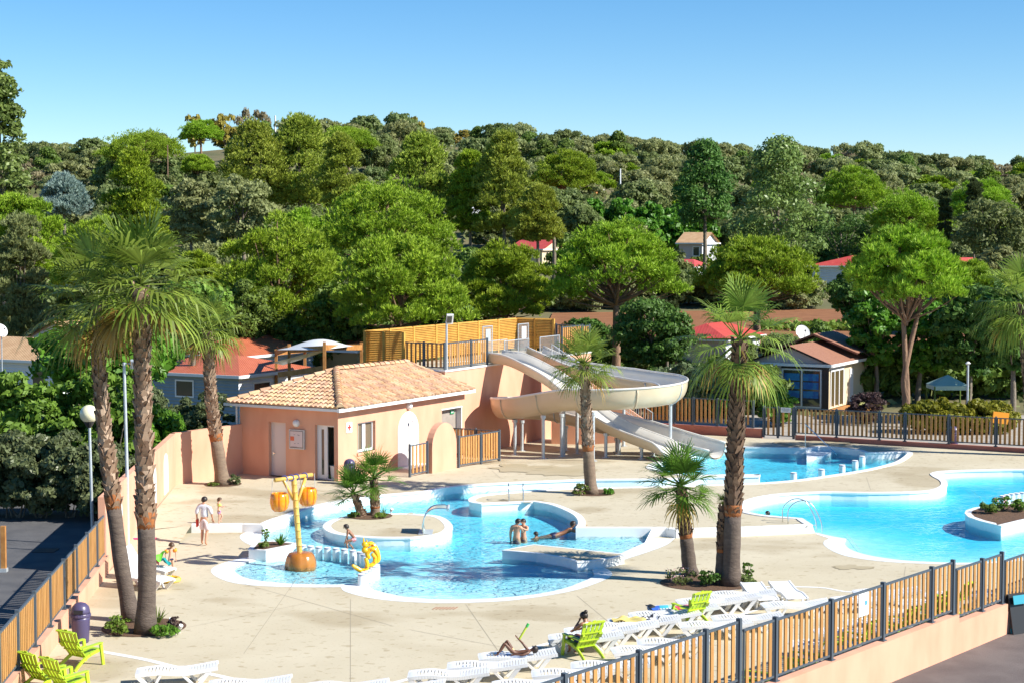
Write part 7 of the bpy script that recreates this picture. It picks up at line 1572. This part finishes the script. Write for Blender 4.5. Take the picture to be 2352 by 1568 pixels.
    # hair: cap of a sphere cut below the brow, longer at the back
    hm = MB(); n, m2 = 20, 10; vs = []
    for i in range(m2 + 1):
        for k in range(n):
            t = 2 * PI * k / n; back = .5 - .5 * math.cos(t)   # 0 front .. 1 back
            lim = .38 + (.34 if not hair_long else .5) * back; ph = PI * lim * i / m2
            p = rt * math.sin(ph) * math.sin(t) * .108 + fw * math.sin(ph) * math.cos(t) * .122 + up * math.cos(ph) * .118; vs.append(hc + up * .012 - fw * .006 + p * headr * (1 + .03 * noise.noise(p * 30)))
    hm.add(vs, [(i * n + k, i * n + (k + 1) % n, (i + 1) * n + (k + 1) % n, (i + 1) * n + k) for i in range(m2) for k in range(n)])
    if bun: hm.sphere(hc + up * .12 - fw * .09, .055, 12, 8)
    hm.build('hair', HAIR[hair], e, smooth=True)
    def garment(nm, pts, eds, rad, m_):
        g = skin_mesh(pts, eds, rad); g.materials.clear(); g.materials.append(m_); g.polygons.foreach_set('use_smooth', [True] * len(g.polygons)); o = bpy.data.objects.new(nm, g); COL.objects.link(o); o.parent = e; return o
    if shorts:
        nm, m_, fr = shorts; lk, rk = J['lhp'].lerp(J['lkn'], fr), J['rhp'].lerp(J['rkn'], fr); a = .02
        garment(nm, [J['pel'].lerp(J['wst'], .25), J['pel'], J['lhp'], lk, J['rhp'], rk], [(0, 1), (1, 2), (2, 3), (1, 4), (4, 5)], [((.125 + a) * s, (.10 + a) * s), ((.13 + a) * s, (.105 + a) * s), (.092 + a) * s, (.080 + a) * s, (.092 + a) * s, (.080 + a) * s], m_)
    if shirt:
        nm, m_, fr = shirt; a = .018; pts = [J['pel'].lerp(J['wst'], .1), J['wst'], J['cst'], J['cst'].lerp(J['nek'], .6), J['lsh'], J['rsh']]; eds = [(0, 1), (1, 2), (2, 3), (3, 4), (3, 5)]; rad = [((.135 + a) * s, (.11 + a) * s), ((.122 + a) * s, (.097 + a) * s), ((.142 + a) * s, (.106 + a) * s), (.105 * s, .085 * s), (.068 + a) * s, (.068 + a) * s]
        if fr > 0:
            for q, i in (('l', 4), ('r', 5)):
                p = J[q + 'sh'].lerp(J[q + 'el'], min(1, fr)); pts.append(p); eds.append((i, len(pts) - 1)); rad.append((.052 + a) * s)
                if fr > 1: p2 = J[q + 'el'].lerp(J[q + 'wr'], fr - 1); pts.append(p2); eds.append((len(pts) - 2, len(pts) - 1)); rad.append((.042 + a) * s)
        garment(nm, pts, eds, rad, m_)
    if extra: extra(e, J)
    return e
def GW(p, z):
    q = G(*p, 0); q.z = z; return q
def armband(e, J, m_, lr='lr', r=.085):
    for q in lr:
        c = J[q + 'sh'].lerp(J[q + 'el'], .55); d = (J[q + 'el'] - J[q + 'sh']).normalized(); b = MB(); b.tube([c - d * .075, c - d * .06, c, c + d * .06, c + d * .075], [.05, r * .95, r, r * .95, .05], 12); b.build('armband', m_, e, smooth=True)
def striped():
    m = mat('striped_cotton', (.74, .74, .77), None, rough=.9); n = m.node_tree.nodes; l = m.node_tree.links; tc = n.new('ShaderNodeTexCoord'); wv = n.new('ShaderNodeTexWave'); wv.bands_direction = 'Z'; wv.inputs['Scale'].default_value = 11; l.new(tc.outputs['Object'], wv.inputs[0]); r = n.new('ShaderNodeValToRGB'); r.color_ramp.elements[0].position = .78; r.color_ramp.elements[0].color = (.76, .76, .79, 1); r.color_ramp.elements[1].position = .86; r.color_ramp.elements[1].color = (.32, .34, .48, 1); l.new(wv.outputs['Fac'], r.inputs[0]); l.new(r.outputs[0], n['Principled BSDF'].inputs['Base Color']); return m
pinkw = mat('pale_pink_cotton', (.72, .60, .62), None, rough=.9); navy = mat('navy_swimwear', (.015, .018, .06), None, rough=.6); redsw = mat('red_pink_swimwear', (.55, .08, .10), (.65, .45, .45), 14, .6, lo=.45, hi=.55); check = mat('checked_swimwear', (.25, .25, .45), (.55, .2, .28), 18, .7, lo=.45, hi=.55); orange = mat('orange_vinyl', (.85, .30, .02), None, rough=.3); ylg = mat('yellow_green_vinyl', (.62, .72, .12), None, rough=.3); denim = mat('denim', (.03, .06, .16), None, rough=.85); whitec = mat('white_cotton', (.74, .74, .75), None, rough=.9); patt = mat('tropical_print', (.55, .75, .72), (.85, .42, .05), 13, .8, lo=.42, hi=.58)
def sandals(e, J):
    b = MB(); c = J['lwr'] + Vector((-.01, .04, -.16)); b.box(c, (.05, .12, .26), 0, .15); b.box(c + Vector((.03, .03, .02)), (.04, .1, .24), .1, .1); b.build('sandals', M['red'], e)
person('man walking away in a striped shirt and pale shorts carrying red sandals', G(470, 1251), math.radians(-6), 1.02, dict(lkn=(-.10, .10, .50), lan=(-.10, .02, .085), lto=(-.11, .17, .03), rkn=(.09, .01, .48), ran=(.08, -.16, .11), rto=(.09, -.02, .03), hed=(.0, .045, 1.58), top=(0, .05, 1.675), lwr=(-.28, .06, .92), rwr=(.27, .08, .93), lel=(-.26, -.05, 1.15), rel=(.26, -.05, 1.15)), 'tan', 'dark', ('shorts', pinkw, .98), ('shirt', striped(), 1.25), (.2, 1, 0), slim=1.08, extra=sandals)
person('toddler running with yellow green armbands and checked swim shorts', G(503, 1203, ZU), math.radians(-80), .56, dict(lkn=(-.09, .22, .55), lan=(-.09, .06, .24), lto=(-.10, .20, .16), rkn=(.09, .03, .47), ran=(.09, -.03, .08), rto=(.09, .12, .03), rel=(.30, .12, 1.22), rwr=(.34, .34, 1.22), lel=(-.32, -.02, 1.2), lwr=(-.38, .18, 1.1), hed=(0, .06, 1.62), top=(0, .06, 1.72)), 'fair', 'brown', ('swim_shorts', check, .55), None, (0, 1, -.2), slim=1.1, headr=1.45, extra=lambda e, J: armband(e, J, ylg, 'lr', .12))
person('child in navy trunks and orange armbands standing by the loungers looking down', G(393, 1324), math.radians(-135), .66, dict(hed=(.02, .10, 1.55), top=(.02, .15, 1.64), lel=(-.30, -.02, 1.17), rel=(.30, -.02, 1.17), lwr=(-.28, .03, .93), rwr=(.29, .03, .93)), 'fair', 'brown', ('swim_trunks', navy, .28), None, (.1, .8, -.6), slim=1.0, headr=1.35, extra=lambda e, J: armband(e, J, orange, 'lr', .115))
person('boy in red swim shorts climbing over the stepping pillars in the lagoon', G(*z2(1215, 1108), .02), math.radians(100), .72, dict(pel=(0, -.15, .62), wst=(0, -.05, .75), cst=(0, .10, .92), nek=(0, .22, 1.06), hed=(0, .28, 1.19), top=(0, .29, 1.28), lsh=(-.17, .18, 1.01), rsh=(.17, .18, 1.01), lel=(-.22, .26, .75), rel=(.20, .22, .75), lwr=(-.20, .34, .5), rwr=(.18, .18, .5), lhp=(-.09, -.15, .58), rhp=(.09, -.15, .58), lkn=(-.14, .28, .52), rkn=(.12, .18, .42), lan=(-.15, .22, .10), ran=(.12, -.08, .12), lto=(-.15, .36, .05), rto=(.12, .04, .03)), 'brown', 'dark', ('swim_shorts', redsw, .5), None, (0, 1, -.25), headr=1.2)
person('bare chested man standing waist deep with his back turned beside a woman', GW(z3(857, 1012), -.98), math.radians(-20), 1.0, dict(hed=(.05, .06, 1.58), top=(.06, .07, 1.67), rel=(.24, .1, 1.18), rwr=(.12, .28, 1.30)), 'tan', 'dark', ('swim_shorts', navy, .6), None, (.7, .6, 0), slim=1.28)
person('woman in the lagoon with her arms round the bare chested man', GW(z3(907, 1004), -.98), math.radians(150), .97, dict(lel=(-.24, .14, 1.3), lwr=(-.08, .32, 1.42), rel=(.26, .15, 1.25), rwr=(.2, .38, 1.3)), 'tan', 'dark', ('bikini', navy, .15), None, (-.3, 1, 0), slim=1.12)
person('child swimming with only the head above the lagoon water', GW(z3(1000, 998), -.97), math.radians(60), .66, dict(), 'brown', 'dark', None, None, headr=1.2)
e = person('man floating on his front at the pool edge of the lagoon', GW(z3(1262, 975), -.16), math.radians(-78), 1.0, dict(pel=(0, -.55, .12), wst=(0, -.40, .15), cst=(0, -.20, .22), nek=(0, .0, .36), hed=(0, .06, .50), top=(0, .06, .59), lsh=(-.17, -.05, .30), rsh=(.17, -.05, .30), lel=(-.22, .22, .20), rel=(.22, .22, .20), lwr=(-.16, .42, .34), rwr=(.16, .42, .34), lhp=(-.09, -.58, .11), rhp=(.09, -.58, .11), lkn=(-.10, -1.0, .05), rkn=(.10, -1.0, .06), lan=(-.10, -1.4, .0), ran=(.10, -1.4, .02), lto=(-.1, -1.54, -.03), rto=(.1, -1.54, -.03)), 'brown', 'dark', ('swim_shorts', navy, .6), None, (0, 1, .05))
person('swimmer with only dark wet hair above the turquoise water by the upper deck', GW(z4(782, 702), -1.40), math.radians(100), .92, dict(), 'brown', 'dark')
# woman in the lime chair (local frame of her chair: facing +X there, +Y here)
ch = CH[3]; wl = ch.location; wr_ = ch.rotation_euler.z
person('woman with a hair bun sitting in a lime green chair, hand at mouth', (wl.x, wl.y, 0), wr_ - PI / 2, .97, dict(pel=(0, .02, .46), wst=(0, -.05, .60), cst=(0, -.08, .80), nek=(0, -.06, .99), hed=(0, .03, 1.11), top=(0, .04, 1.20), lsh=(-.16, -.08, .93), rsh=(.16, -.08, .93), lel=(-.25, .14, .74), rel=(.20, .2, .74), lwr=(-.06, .17, .93), rwr=(.02, .34, .68), lhp=(-.09, .04, .44), rhp=(.09, .04, .44), lkn=(-.11, .52, .52), rkn=(.11, .52, .50), lan=(-.10, .50, .09), ran=(.10, .42, .09), lto=(-.10, .64, .03), rto=(.10, .56, .03)), 'brown', 'dark', ('denim_shorts', denim, .5), ('top', whitec, 0), (-.1, 1, -.2), slim=.98, bun=True, hair_long=True)
lq = LG[2]; lr_ = lq.rotation_euler.z; lo_ = lq.location
person('child in a print swimsuit lying on a white lounger with knees up', lo_ + Vector((math.cos(lr_) * .92, math.sin(lr_) * .92 - .02, .36)), lr_ + PI / 2, .68, dict(pel=(0, .05, .14), wst=(0, -.12, .13), cst=(0, -.34, .15), nek=(0, -.56, .20), hed=(0, -.70, .24), top=(0, -.79, .26), lsh=(-.17, -.48, .16), rsh=(.17, -.48, .16), lel=(-.28, -.25, .10), rel=(.22, -.28, .42), lwr=(-.26, .0, .10), rwr=(.12, -.10, .62), lhp=(-.09, .10, .14), rhp=(.09, .10, .14), lkn=(-.11, .42, .52), rkn=(.12, .30, .56), lan=(-.11, .66, .10), ran=(.11, .55, .14), lto=(-.11, .80, .06), rto=(.11, .70, .10)), 'dark', 'dark', ('swimsuit', patt, .35), None, (0, .25, 1), headr=1.25)
